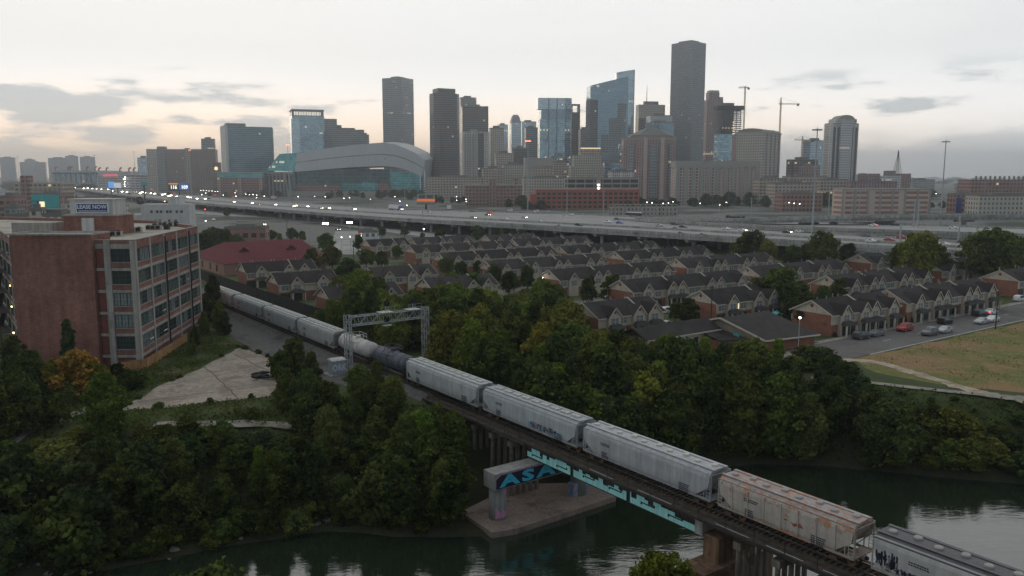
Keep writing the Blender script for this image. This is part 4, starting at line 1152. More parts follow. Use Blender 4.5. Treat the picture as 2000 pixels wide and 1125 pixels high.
def house_row(u0, u1, v, label, rich=2, left_brick=True, lit=None):
    k = (CAM_H - RIDGE) / 27.0
    L = (u1 - u0) * k; T = thing('townhouse_row', UV((u0 + u1) / 2 * k, v * k, 0), HR, label, 'town houses', 'rows of town houses')
    h = L / 2
    b = MB(); b.box(-h, h, -HD, HD, -.3, 2.55, 0); T_l = b.build('lower_wall', M['brick_house'], T)
    # upper wall with gable ends
    b = MB(); pr = [(-HD - .05, 2.55), (HD + .05, 2.55), (HD + .05, EAVE), (0, RIDGE - .1), (-HD - .05, EAVE)]
    b.loft([[(x, y, z) for y, z in pr] for x in (-h - .02, h + .02)]); b.build('upper_wall', M['cream'], T)
    if left_brick:
        for s in (-1, 1):
            b = MB(); b.box(s * (h + .02), s * (h + .09), -HD + .3, HD - .3, 2.55, EAVE - .1) if s > 0 else b.box(-h - .09, -h - .02, -HD + .3, HD - .3, 2.55, EAVE - .1)
            b.build('end_brickwork', M['brick_house'], T)
    sl = (RIDGE - EAVE) / HD; ov = .45
    b = MB()
    for s in (-1, 1):
        b.loft([[(x, s * (HD + ov), EAVE - ov * sl), (x, s * (HD + ov), EAVE - ov * sl + .16), (x, 0, RIDGE + .12), (x, 0, RIDGE - .04)] for x in (-h - .4, h + .4)])
    b.build('roof', M['shingle'], T)
    b = MB()
    for e in (-1, 1):
        for s in (-1, 1): b.bar((e * (h + .42), s * (HD + ov), EAVE - ov * sl + .02), (e * (h + .42), 0, RIDGE + .02), .07, .24)
    for s in (-1, 1): b.box(-h - .4, h + .4, s * (HD + ov + .04) - .05, s * (HD + ov + .04) + .05, EAVE - ov * sl - .08, EAVE - ov * sl + .14)
    b.build('barge_board', M['cream_trim'], T)
    for e in (-1, 1): o = MB().tube((e * (h + .03), 0, RIDGE - 1.15), (e * (h + .08), 0, RIDGE - 1.15), .40, n=14).build('gable_vent', M['vent_red'], T)
    nu = max(2, round(L / 7.2)); uw = L / nu
    r = random.Random(int(u0 * 7 + v)); gx_ = []
    i = 0
    while i < nu:                               # a lone gable at the ends, paired gables in the middle
        c = -h + uw * (i + .5)
        if i in (0, nu - 1): gx_.append(c + (.6 if i == 0 else -.4))
        elif i % 2 == 1: gx_.append(c + uw / 2 - GW * .52)
        else: gx_.append(c - uw / 2 + GW * .52)
        i += 1
    for j, x in enumerate(gx_):
        y = -HD - .9
        o = share('gable_bay', GB[0], T, (x, y, 0))
        share('gable_roof', GB[1], o); share('barge_board', GB[2], o); share('gable_vent', GB[3], o)
        hwin(T, x, y - .04, 3.15)
        if rich > 1:
            share('porch_roof', PM[0], T, (x, y, 0)); 
            for s in (-1.75, 1.75): share('porch_post', PM[1], T, (x + s, y - 1.4, 0))
            share('entrance', PM[3], T, (x, y - .02, 0))
    for j in range(nu):                         # windows and entrances between the gables
        c = -h + uw * (j + .5)
        near_g = [x for x in gx_ if abs(x - c) < GW]
        x = c + (2.6 if not near_g or near_g[0] <= c else -2.6)
        if all(abs(x - g) > GW / 2 + .9 for g in gx_) and abs(x) < h - 1:
            hwin(T, x, -HD - .06, 3.1, W2)
            if rich > 1: share('entrance', PM[3], T, (x, -HD - .02, .05))
        if rich and j:
            b = MB(); xx = -h + uw * j
            if j % 2 == 0:
                for s in (-1, 1): b.bar((xx, s * (HD + .2), EAVE + .13), (xx, 0, RIDGE + .26), .16, .34)
                b.build('party_wall', M['cream_trim'], T)
        if rich:
            for q in range(2): share('vent_pipe', VENT, T, (c + r.uniform(-2.5, 2.5), r.uniform(-.8, 2.2), RIDGE - .1))
    if lit is not None:
        o = hwin(T, lit, -HD - .1, 3.1, W2); 
        MB().box(-.95, .95, -.10, -.085, 0, 1.4).build('lit_pane', M['window_lit'], o)
    return T
rows = [
    ('A1', 157, 182, 104, 'town house row with dark porches at the near end of the street', 2),
    ('A2', 186, 227, 103, 'longer town house row on the street behind the parked red car', 2),
    ('A3', 251, 282, 106, 'brick ended house row at the edge of view, at the street bend', 2),
    ('D1', 149, 172, 128.5, 'short house row behind the dark roofed hall, brick end towards the hall', 2),
    ('B1', 199, 242, 127.5, 'house row directly behind the street row, with many roof vents', 2),
    ('B2', 258, 280, 131, 'brick ended house row beside the tall tree near the elevated ramp', 1),
    ('E0', 114, 132.5, 130.5, 'house row with brick and cream front above the trees by the hall', 2),
    ('E', 147, 191, 153.5, 'long house row with six gables behind the parked white car', 2),
    ('C1', 200, 243, 154.5, 'house row in the third line, behind the big round tree', 1),
    ('C2', 262, 282, 157, 'house row with tall brick gable end below the highway', 1),
    ('F', 147, 192, 183, 'long house row with a lit lamp at its near end', 1),
    ('F2', 200, 243, 183, 'house row with brick corner, fourth line, partly behind trees', 1),
    ('L3', 79, 98, 187, 'house mostly hidden by trees beside the black track fence', 1),
    ('G', 146, 192, 214, 'house row of the fifth line, gabled end over dark trees', 1),
    ('G2', 202, 246, 214, 'house row of the fifth line, nearer the highway', 1),
    ('L2', 79, 96, 221.5, 'brick town houses with a double gable window beside the railway', 2),
    ('K', 107, 127, 219, 'low looking house row behind the dark fence and green trees', 1),
    ('K2', 108, 128, 188, 'house row nearly buried in the grove behind the gantry', 1),
    ('H', 148, 196, 246, 'house row of the sixth line, its roof in long unbroken run', 1),
    ('H2', 200, 248, 243, 'house row of the sixth line, towards the highway', 1),
    ('L1', 81, 103, 254, 'town houses in front of the maroon roofed building', 2),
    ('I', 155, 201, 280, 'house row of the seventh line, near the flood lit lot', 1),
    ('I2', 206, 245, 282, 'house row of the seventh line, below the passing cars', 1),
    ('J2', 154, 172, 317, 'short house row beside the traffic light', 1),
    ('J', 175, 203, 315, 'house row farthest back, dark roof under the highway', 1),
    ('J3', 210, 236, 309, 'house row farthest back, closest to the highway columns', 1),
]
for nm, u0, u1, v, lab, rich in rows: house_row(u0, u1, v, lab, rich, lit=-5.3 if nm == 'D1' else None)

# maroon metal roofed hall
MH = thing('metal_roof_hall', UV(106, 312, 0), GRID, 'large hall with maroon metal roof and two small roof vents', 'building')
x0, x1, yf, yb, ze, zr = -20, 19, -21, 21, 4.2, 10.2
MB().box(x0 + .5, x1 - .5, yf + .6, yb - .6, -.2, ze + .2).build('wall', M['tan_wall'], MH)
b = MB(); xl, xr = x0 + 7, x1 - 2
b.solid([(x0, yf, ze), (x1, yf, ze), (x1, yb, ze), (x0, yb, ze), (xl, 0, zr), (xr, 0, zr)], [(0,1,5,4),(1,2,5),(2,3,4,5),(3,0,4),(3,2,1,0)])
b.build('roof', M['maroon'], MH)
for x in np.arange(x0 + 8, x1 - 2, 1.5):
    b = MB(); b.bar((x, yf, ze + .05), (x, 0, zr + .05), .06, .08); b.build('roof_seam', M['maroon'], MH)
for x in (-9, 9):
    b = MB(); y, z = -9.5, ze + (zr - ze) * (yf + 9.5) / yf
    z = ze + (zr - ze) * (1 - 9.5 / 21)
    b.loft([[(x - 2.2, y - 1.2, z - .2), (x + 2.2, y - 1.2, z - .2), (x, y - 1.2, z + 1.5)], [(x - 2.2, y + 3, z - .2), (x + 2.2, y + 3, z - .2), (x, y + 3, z + 1.5)]]); o = b.build('roof_vent', M['maroon'], MH)
    b = MB(); b.face([(x - 1.1, y - 1.22, z + .25), (x + 1.1, y - 1.22, z + .25), (x, y - 1.22, z + 1.1)]); b.build('louvre', M['black'], o)
for x in (-14, -8, 2, 10): MB().box(x - .9, x + .9, yf + .55, yf + .62, 1.0, 3.2).build('window', M['glass_dark'], MH)
for y in (-12, -4, 6): MB().box(x0 + .42, x0 + .52, y - .9, y + .9, .8, 3.2).build('window', M['glass_dark'], MH)

# dark roofed hall by the street
LB = thing('dark_roof_hall', UV(141, 110, 0), GRID, 'low brick hall with broad dark shingle roof beside the bayou trees', 'building')
b = MB(); b.prism([(-6, -9.5), (7.5, -12.0), (8.5, 11), (-6, 11)], -.3, 2.4); b.build('wall', M['brick_house'], LB)
b = MB()
b.loft([[(-6.6, -10.5, 2.3), (-6.6, -10.5, 2.6), (-6.6, 1, 5.6), (-6.6, 1, 5.3)], [(8.1, -13, 2.3), (8.1, -13, 2.6), (9.1, 1, 5.6), (9.1, 1, 5.3)]])
b.loft([[(-6.6, 12, 2.3), (-6.6, 12, 2.6), (-6.6, 1, 5.6), (-6.6, 1, 5.3)], [(9.1, 12, 2.3), (9.1, 12, 2.6), (9.1, 1, 5.6), (9.1, 1, 5.3)]])
b.build('roof', M['shingle'], LB)
b = MB(); b.solid([(-6.05, -9.5, 2.3), (-6.05, 11, 2.3), (-6.05, 1, 5.3)], [(0, 1, 2), (2, 1, 0)]); b.build('gable_wall', M['cream'], LB)
b = MB(); b.bar((-6.65, -10.5, 2.5), (-6.65, 1, 5.5), .08, .35); b.bar((-6.65, 1, 5.5), (-6.65, 12, 2.5), .08, .35); b.bar((-6.6, -10.56, 2.45), (8.1, -13.06, 2.45), .08, .3); b.build('barge_board', M['cream_trim'], LB)
b = MB(); b.box(-28, -6.7, .8, 8.5, -.3, 3.2); b.build('wing_wall', M['cream'], LB)
b = MB(); b.loft([[(x, .3, 3.1), (x, .3, 3.35), (x, 4.6, 5.2), (x, 9, 3.35), (x, 9, 3.1), (x, 4.6, 4.95)] for x in (-28.5, -6.6)]); b.build('wing_roof', M['shingle'], LB)
b = MB(); b.bar((-28.5, .26, 3.2), (-6.7, .26, 3.2), .08, .3); b.build('wing_fascia', M['cream_trim'], LB)
b = MB(); b.loft([[(-12, -3.5, 1.9), (-5.9, -6.5, 1.9), (-5.9, .7, 2.9), (-12, .7, 2.9)], [(-12, -3.5, 2.1), (-5.9, -6.5, 2.1), (-5.9, .7, 3.05), (-12, .7, 3.05)]]); b.build('annex_roof', M['shingle'], LB)
b = MB(); b.prism([(-11.7, -3.1), (-6.1, -6.0), (-6.1, .7), (-11.7, .7)], -.3, 1.95); b.build('annex_wall', M['brick_house'], LB)
M['teal'] = mat('teal', (.05, .42, .42), .6, .1, 1)
for p, s in (((-17.5, .7, 1.9), (2.2, .15, .9)), ((-6.75, -3.5, 2.6), (.1, 1.6, .7))):
    MB().cbox(p, s).build('teal_board', M['teal'], LB)
for x in (-24, -21, -14, -10.5): MB().box(x - .6, x + .6, .74, .82, 1.0, 2.4).build('window', M['glass_dark'], LB)
p = G(1518, 632, 0); CT = thing('canopy_tent', p, GRID, 'small teal pop-up canopy behind the dark roofed hall', 'tent')
b = MB(); b.loft([[(-1.6, -1.6, 2.2), (1.6, -1.6, 2.2), (1.6, 1.6, 2.2), (-1.6, 1.6, 2.2)], [(-.1, -.1, 3.2), (.1, -.1, 3.2), (.1, .1, 3.2), (-.1, .1, 3.2)]]); b.build('canopy', M['teal'], CT)
for s in (-1, 1):
    for r_ in (-1, 1): MB().bar((s * 1.5, r_ * 1.5, 0), (s * 1.5, r_ * 1.5, 2.2), .06).build('leg', M['galv'], CT)

# ------------------------------------------------------------------ trees and undergrowth
def leaf_mat(name, rough=.75):
    m, t, b = newmat(name)
    nt_ = m.node_tree
    tc = t.n('TexCoord').outputs['Object']
    oi = t.n('ObjectInfo')
    off = t.vm('ADD', tc, None); sc = t.vm('SCALE', (61., 23., 17.)); t.l(oi.outputs['Random'], sc.inputs[3]); t.l(sc.outputs[0], off.inputs[1])
    n1, n2 = t.noise(off.outputs[0], .33, 3, .6), t.noise(off.outputs[0], 2.2, 3, .6)
    c = t.mix(t.rng(n1, .38, .64), oi.outputs['Color'], (.125, .15, .028), 'MIX')
    c = t.mix(.55, oi.outputs['Color'], c)
    v = t.vm('SCALE', c); t.put(v.inputs[3], t.m('MULTIPLY', t.rng(n2, .25, .75, .45, 1.65, False), t.rng(n1, .25, .75, .75, 1.3, False)))
    nt_.nodes.remove(b)
    d, tr, mx = t.n('BsdfDiffuse'), t.n('BsdfTranslucent'), t.n('MixShader')
    t.l(v.outputs[0], d.inputs[0]); t.l(v.outputs[0], tr.inputs[0]); mx.inputs[0].default_value = .22
    t.l(d.outputs[0], mx.inputs[1]); t.l(tr.outputs[0], mx.inputs[2])
    t.l(mx.outputs[0], nt_.nodes['Material Output'].inputs[0])
    return m
M['leaf'] = leaf_mat('leaf')
M['bark'] = mat('bark', (.085, .065, .05), .95, .35, 2.0, streak=.3, bump=.5)
def leaf_mesh(name, pos, out, size, r, m=None):
    """one small folded leaf spray (a quad) at every position"""
    n = len(pos)
    nv = r.normal(size=(n, 3)) + out * .9 + np.array([0, 0, .5]); nv /= np.linalg.norm(nv, axis=1)[:, None]
    a = np.cross(nv, r.normal(size=(n, 3))); a /= np.linalg.norm(a, axis=1)[:, None]
    b = np.cross(nv, a)
    s = (size * r.uniform(.6, 1.35, n))[:, None]; k = r.uniform(.55, 1.0, n)[:, None]
    q = np.stack([pos - a * s, pos - b * s * k + nv * s * .25, pos + a * s, pos + b * s * k + nv * s * .25], 1).reshape(-1, 3)
    me = bpy.data.meshes.new(name)
    me.vertices.add(4 * n); me.vertices.foreach_set('co', q.astype(np.float32).ravel())
    me.loops.add(4 * n); me.loops.foreach_set('vertex_index', np.arange(4 * n, dtype=np.int32))
    me.polygons.add(n); me.polygons.foreach_set('loop_start', np.arange(0, 4 * n, 4, dtype=np.int32))
    me.update(calc_edges=True)
    me.materials.append(m or M['leaf'])
    return me
def tree_proto(seed, H, rad, base, lobes, per, size, squash=1.0, narrow=0.0, wood=True, spread=.62):
    """crown of leaf sprays gathered in clumps on uneven lobes, over a forked trunk"""
    r = np.random.default_rng(seed); pos, out, cl = [], [], []
    for i in range(lobes):
        t = (i + r.uniform(0, .9)) / lobes
        z = base + (H - base) * (.10 + .80 * t)
        w = rad * (math.sin(math.pi * min(1, .18 + .80 * t) ** .85) * .85 + .15) * (1 - narrow * t)
        a = i * 2.4 + r.uniform(-.5, .5); d = w * spread * r.uniform(.45, 1.15)
        lr = rad * r.uniform(.30, .52) * (1 - .35 * t * (1 if narrow else .5))
        c = np.array([math.cos(a) * d, math.sin(a) * d, min(z, H - lr * .8)]); cl.append((c, lr))
        for k in range(7):                      # clumps on the lobe
            dv = r.normal(size=3); dv[2] = dv[2] * .8 + .25; dv /= np.linalg.norm(dv)
            cc = c + dv * lr * r.uniform(.55, 1.05) * np.array([1, 1, squash]); cr = lr * r.uniform(.28, .5)
            n = int(per * r.uniform(.7, 1.3) / 7)
            q = r.normal(size=(n, 3)); q /= np.linalg.norm(q, axis=1)[:, None]
            pos.append(cc + q * cr * (r.uniform(0, 1, n) ** .45)[:, None] * np.array([1.15, 1.15, .8])); out.append(q * .5 + dv * .7)
        n = int(per * .35); q = r.normal(size=(n, 3)); q /= np.linalg.norm(q, axis=1)[:, None]
        pos.append(c + q * lr * (r.uniform(.3, 1.25, n))[:, None]); out.append(q)
    pos, out = np.concatenate(pos), np.concatenate(out)
    pos[:, 2] = np.maximum(pos[:, 2], .15)
    pos[:, 2] *= H / np.percentile(pos[:, 2], 99.7)
    crown = leaf_mesh('crown', pos, out, size, r)
    b = MB(); rr = max(.12, H * .022)
    zt = base + (H - base) * .35
    b.tube((0, 0, -.6), (.05, .02, base * .6), rr * 1.25, rr, 7); b.tube((.05, .02, base * .6), (0, 0, zt), rr, rr * .6, 7)
    for c, lr in cl[::2]:
        st = Vector((0, 0, base * .6 + (zt - base * .6) * r.uniform(.1, 1)))
        mid = st.lerp(Vector(c), .5) + Vector((0, 0, .3)); b.tube(st, mid, rr * .45, rr * .3, 5); b.tube(mid, c, rr * .3, rr * .1, 5)
    return crown, b.mesh('trunk', M['bark'])
TP = {
    'round': [tree_proto(1, 10, 4.6, 2.4, 17, 430, .27), tree_proto(2, 10, 4.2, 2.2, 16, 430, .27), tree_proto(3, 10, 5.0, 2.6, 19, 420, .28)],
    'tall': [tree_proto(4, 12, 3.7, 2.0, 18, 430, .26), tree_proto(5, 12, 3.3, 1.6, 18, 430, .26, narrow=.3)],
    'bank': [tree_proto(6, 11, 4.4, .3, 22, 420, .28), tree_proto(7, 11, 3.8, .2, 21, 430, .27, narrow=.25), tree_proto(8, 11, 5.0, .4, 24, 400, .28)],
    'thin': [tree_proto(9, 9, 3.4, 1.6, 11, 300, .24, spread=.8), tree_proto(10, 9, 3.0, 1.2, 11, 300, .24, spread=.8)],
    'cone': [tree_proto(11, 9, 2.1, .4, 16, 380, .22, narrow=.72, spread=.55)],
    'shrub': [tree_proto(12, 4, 2.7, .1, 10, 330, .21, wood=False), tree_proto(13, 4, 2.3, .1, 9, 330, .20), tree_proto(14, 4, 3.2, .1, 11, 320, .22)],
    'far': [tree_proto(15, 10, 5.0, 1.5, 14, 170, .5), tree_proto(16, 10, 4.6, 1.2, 13, 170, .5)],
}
TH = {'round': 10, 'tall': 12, 'bank': 11, 'thin': 9, 'cone': 9, 'shrub': 4, 'far': 10}
tr_ = random.Random(21)
GREEN = {'deep': (.034, .054, .018), 'mid': (.078, .105, .029), 'fresh': (.135, .19, .030), 'olive': (.13, .13, .030), 'yellow': (.185, .175, .028), 'bluish': (.036, .062, .030), 'gold': (.26, .16, .035), 'lime': (.20, .22, .03), 'shade': (.022, .036, .013)}
WORDS = {'deep': 'dark green', 'mid': 'green', 'fresh': 'bright green', 'olive': 'olive green', 'yellow': 'yellowish', 'bluish': 'bluish green', 'gold': 'golden', 'lime': 'yellow green', 'shade': 'very dark green'}
SIZEW = lambda H: 'tall' if H > 10 else 'mid-sized' if H > 6 else 'small'
FOOT = []                                       # (u0,u1,v0,v1) kept free of trees
def plant(kind, p, H, colr, where, wide=1.0, name='tree', cat=None, group=None, rz=None):
    crown, trunk = tr_.choice(TP[kind]); s = H / TH[kind]
    T = thing(name, p, tr_.uniform(0, 6.28) if rz is None else rz)
    w = s * wide * tr_.uniform(.9, 1.1)
    T.scale = (w, w * tr_.uniform(.9, 1.1), s)
    o = link('crown', crown, T)
    g = GREEN[colr]; f = tr_.uniform(.6, 1.5); o.color = (g[0] * f * tr_.uniform(.85, 1.2), g[1] * f, g[2] * f * tr_.uniform(.8, 1.2), 1)
    link('trunk', trunk, T)
    nm = {'shrub': 'bush', 'cone': 'conical tree'}.get(kind, 'tree')
    if kind == 'shrub': T.name = 'bush'
    zone(T, f'{SIZEW(H)} {WORDS[colr]} {nm}', where, cat or nm.split()[-1], group or where.split(' ', 2)[-1])
    return T
def at_top(px, py, H):
    d = Vector(ray(px, py)); ts = np.linspace(60, 700, 1281); xy = np.column_stack([d.x * ts, d.y * ts])
    hgt = CAM_H + d.z * ts - terrain(xy) - H * .97
    k = int(np.argmax(hgt < 0)); x, y = xy[k]
    return Vector((x, y, tz(x, y)))
def put(kind, px, py, H, colr, where, wide=1.0, group=None):
    return plant(kind, at_top(px, py, H), H, colr, where, wide, group=group)
# trees round the brick building
w_ = 'by the brick building'
plant('cone', Vector((-79.3, 143.5, 0)), 9.6, 'bluish', w_, .95)
for px, py, H, c in ((100, 706, 6.5, 'yellow'), (152, 688, 8, 'gold'), (185, 712, 6, 'yellow')): put('thin', px, py, H, c, w_, 1.25)
for px, py, H, c, k in ((196, 736, 10, 'fresh', 'tall'), (15, 705, 9, 'deep', 'bank'), (48, 748, 7, 'deep', 'bank'), (-10, 740, 9, 'deep', 'bank'), (95, 770, 5, 'deep', 'shrub'), (225, 712, 3, 'deep', 'shrub'), (255, 728, 3, 'deep', 'shrub'), (60, 690, 8, 'deep', 'bank'), (20, 660, 8, 'deep', 'tall')): put(k, px, py, H, c, w_)
w_ = 'beside the track past the brick building'
for px, py, H, c in ((416, 540, 9, 'deep'), (400, 575, 7, 'deep'), (428, 590, 7, 'olive'), (398, 610, 5, 'mid'), (380, 640, 4, 'deep'), (438, 612, 5, 'deep'), (375, 662, 3.5, 'mid')): put('bank', px, py, H, c, w_, .9)
w_ = 'behind the brick building'
for px, py, H, c in ((412, 446, 11, 'deep'), (440, 450, 11, 'deep'), (462, 462, 9, 'mid'), (395, 455, 10, 'deep'), (375, 402, 9, 'deep'), (395, 404, 8, 'deep'), (530, 450, 6, 'mid'), (570, 446, 7, 'deep'), (590, 452, 6, 'mid'), (545, 456, 5, 'olive')): put('round', px, py, H, c, w_)
# thicket between the yard and the bridge
w_ = 'in the thicket left of the bridge'
for px, py, H, c in ((575, 664, 6.5, 'deep'), (548, 688, 5, 'deep'), (608, 692, 6, 'deep'), (600, 725, 6, 'mid'), (556, 725, 6, 'mid'), (635, 748, 6.5, 'deep'), (700, 716, 5, 'mid'), (735, 706, 5, 'mid'), (765, 738, 5, 'olive'), (720, 745, 6, 'mid'), (760, 765, 6, 'deep'), (680, 775, 7, 'mid'), (735, 800, 7, 'mid'), (855, 796, 6, 'mid'), (885, 812, 5, 'olive'), (820, 806, 6, 'fresh'), (790, 815, 7, 'mid'), (640, 800, 7, 'mid'), (590, 775, 6, 'deep'), (865, 905, 7.5, 'olive'), (840, 850, 7, 'mid'), (890, 820, 6, 'mid')):
    put('bank', px, py, H, c, w_, .95 if H > 6 else 1.05)
# houses keep their ground
for nm, u0, u1, v, lab, rich in rows: k = (CAM_H - RIDGE) / 27.0; FOOT.append((u0 * k - 2, u1 * k + 2, v * k - 8.5, v * k + 7))
FOOT += [(70, 83, 120, 143), (111, 151, 95, 122), (58, 71.5, -20, 400), (84, 127, 288, 335), (75.5, 79.5, 168, 310)]
def free(u, v): return not any(a < u < b and c < v < d for a, b, c, d in FOOT)
def scatter(u0, u1, v0, v1, gap, sky, kinds, cols, H0, H1, where, ok=None, seed=1, wide=1.0, group=None, vis=True):
    r = random.Random(seed); pts = []; tries = 0
    while tries < 1600:
        tries += 1
        u, v = r.uniform(u0, u1), r.uniform(v0, v1)
        if not free(u, v) or any((u - a) ** 2 + (v - b) ** 2 < gap * gap for a, b in pts): continue
        p = UV(u, v); p.z = tz(p.x, p.y)
        if p.z < WATER_Z + .5 or (ok and not ok(u, v, p)): continue
        H = r.uniform(H0, H1)
        px = proj(p)[0]
        if vis and not (-60 < px < 2060): continue
        lim = np.interp(px, *zip(*sky)) + r.uniform(0, 14)
        for _ in range(30):
            if proj((p.x, p.y, p.z + H))[1] >= lim: break
            H *= .94
        if H < H0 * .35: continue
        pts.append((u, v))
        kd = r.choice(kinds)
        if H < 4.2: kd = 'shrub'
        plant(kd, p, H, r.choice(cols), where, wide * min(1.5, max(1.0, 5.5 / H)), group=group)
    return pts
sky1 = [(600, 620), (640, 600), (672, 535), (715, 545), (760, 575), (820, 565), (870, 548), (930, 560), (980, 585), (1040, 556), (1085, 560), (1125, 590), (1140, 640), (1180, 640), (1250, 655)]
scatter(74, 112, 86, 206, 5.2, sky1, ['round', 'tall', 'round'], ['mid', 'fresh', 'olive', 'deep', 'fresh', 'fresh'], 8, 13, 'in the grove behind the gantry', lambda u, v, p: v > 150, 4, group='trees of the grove between railway and houses')
scatter(73, 118, 84, 150, 4.9, sky1, ['round', 'tall', 'bank'], ['mid', 'olive', 'deep', 'fresh', 'fresh', 'yellow', 'mid'], 8, 12.5, 'in the grove right of the gantry', lambda u, v, p: v < 150, 6, group='trees of the grove between railway and houses')
scatter(112, 139, 120, 212, 5.4, sky1, ['round', 'tall'], ['mid', 'olive', 'mid', 'fresh'], 7, 11, 'in the grove before the gabled rows', None, 5, group='trees of the grove between railway and houses')
sky2 = [(1080, 640), (1130, 650), (1185, 640), (1245, 660), (1300, 690), (1400, 700), (1500, 695), (1560, 690), (1580, 665), (1605, 672), (1650, 690), (1675, 730), (1700, 770), (1800, 785), (2000, 815)]
bank_ok = lambda u, v, p: True
scatter(70, 131, 75.5, 101, 4.5, sky2, ['bank', 'bank', 'tall'], ['deep', 'deep', 'mid', 'bluish', 'olive'], 8, 13, 'on the far bank right of the bridge', lambda u, v, p: proj(p)[0] < 1420, 7, group='trees on the far bayou bank')
scatter(95, 134, 60, 97, 4.4, sky2, ['bank', 'tall', 'bank'], ['deep', 'bluish', 'mid', 'deep'], 7, 13, 'on the far bank below the street', lambda u, v, p: proj(p)[0] >= 1420, 8, group='trees on the far bayou bank')
foot_r = [touv(UV(*q)) for q in ((129, 74), (131.4, 69), (134.5, 62.8), (139.8, 54.2), (147, 44))]
def off_path(u, v, p, d=1.6): return all((u - a) ** 2 + (v - b) ** 2 > d * d for a, b in [(foot_r[i][0] + (foot_r[i+1][0] - foot_r[i][0]) * k / 4, foot_r[i][1] + (foot_r[i+1][1] - foot_r[i][1]) * k / 4) for i in range(len(foot_r) - 1) for k in range(5)])
sky3 = [(1600, 700), (1690, 770), (1760, 778), (1840, 798), (1900, 800), (2050, 815)]
scatter(118, 165, 30, 78, 2.6, sky3, ['shrub', 'bank', 'shrub'], ['deep', 'mid', 'bluish', 'mid', 'olive'], 1.6, 4.6, 'on the right bank slope', lambda u, v, p: off_path(u, v, p) and p.z < -.25, 9, group='bushes on the right bank slope')
# left bank
skyL = [(-50, 830), (130, 850), (190, 800), (240, 812), (330, 806), (430, 800), (520, 790), (560, 800), (700, 800), (900, 830)]
lp = [(25, 121), (33.4, 118), (42.3, 112.1), (50, 108)]; lp2 = [(1, 118), (6.6, 124.2), (15.5, 132.2), (22, 137)]
def offL(u, v, p):
    for P_ in (lp, lp2):
        for i in range(len(P_) - 1):
            for k in range(6):
                a, b = P_[i][0] + (P_[i+1][0] - P_[i][0]) * k / 5, P_[i][1] + (P_[i+1][1] - P_[i][1]) * k / 5
                if (u - a) ** 2 + (v - b) ** 2 < 5.5: return False
    return p.z < -.25 and p.y > 82 and proj(p)[0] < 930
def front_ok(u, v, p):                           # keep the view on the two footpaths open
    if not offL(u, v, p): return False
    return True
scatter(-25, 62, 84, 140, 3.7, [(x, y + 45) for x, y in skyL], ['bank', 'shrub', 'bank', 'tall'], ['deep', 'shade', 'mid', 'bluish', 'shade', 'deep'], 5, 9, 'on the left bank below the footpath', lambda u, v, p: front_ok(u, v, p) and p.z > -8.55 and p.z < -2.2, 10, group='trees and bushes on the left bank')
scatter(-10, 60, 100, 142, 3.2, skyL, ['shrub'], ['mid', 'olive', 'deep', 'mid'], 1.6, 3.2, 'along the edge of the concrete yard', lambda u, v, p: front_ok(u, v, p) and p.z >= -2.2, 12, group='bushes by the concrete yard')
put('bank', 505, 878, 6.5, 'fresh', 'alone above the waterline on the left bank', .8)
put('bank', 430, 838, 5, 'mid', 'at the end of the yard path', .8)
q = Vector((14.5, 77.0, 0)); q.z = tz(q.x, q.y) - .3
plant('round', Vector((14.6, 75.6, -9.0)), 7.4, 'lime', 'rising from the near shore under the bridge', 1.05)
# trees among the houses
w_ = 'among the houses near the railway'
for px, py, H, c, wd in ((635, 457, 9, 'mid', 1), (608, 487, 9, 'mid', 1.1), (648, 482, 9, 'olive', 1), (680, 507, 8, 'bluish', 1.35), (715, 488, 7, 'mid', 1.1), (745, 492, 6.5, 'mid', 1.1), (700, 460, 8, 'deep', .9), (872, 503, 7, 'mid', 1), (900, 513, 7, 'deep', 1), (935, 511, 7, 'deep', 1), (965, 517, 7, 'deep', .9), (1030, 520, 8, 'deep', .9), (995, 532, 7, 'deep', 1), (885, 535, 8, 'fresh', 1), (925, 535, 8, 'mid', 1), (1060, 548, 9, 'fresh', 1.1), (1088, 558, 8, 'mid', 1), (698, 531, 11, 'fresh', .95), (740, 545, 9, 'mid', 1), (775, 480, 6, 'mid', 1), (665, 545, 9, 'olive', .9)):
    put('round', px, py, H, c, w_, wd, 'trees between the houses')
w_ = 'among the houses towards the street'
for px, py, H, c, wd in ((1150, 543, 8, 'deep', 1), (1196, 540, 8, 'deep', 1.05), (1345, 585, 6.5, 'deep', 1.2), (1320, 592, 5, 'deep', 1), (1525, 527, 11.5, 'mid', 1.05), (1490, 545, 9, 'mid', 1), (1558, 553, 9, 'deep', 1), (1580, 578, 8, 'deep', 1), (1640, 546, 7, 'mid', 1.1), (1608, 560, 7, 'mid', 1), (1545, 590, 6, 'deep', 1), (1240, 470, 5, 'deep', 1)):
    put('round', px, py, H, c, w_, wd, 'trees between the houses')
w_ = 'in front of the elevated highway'
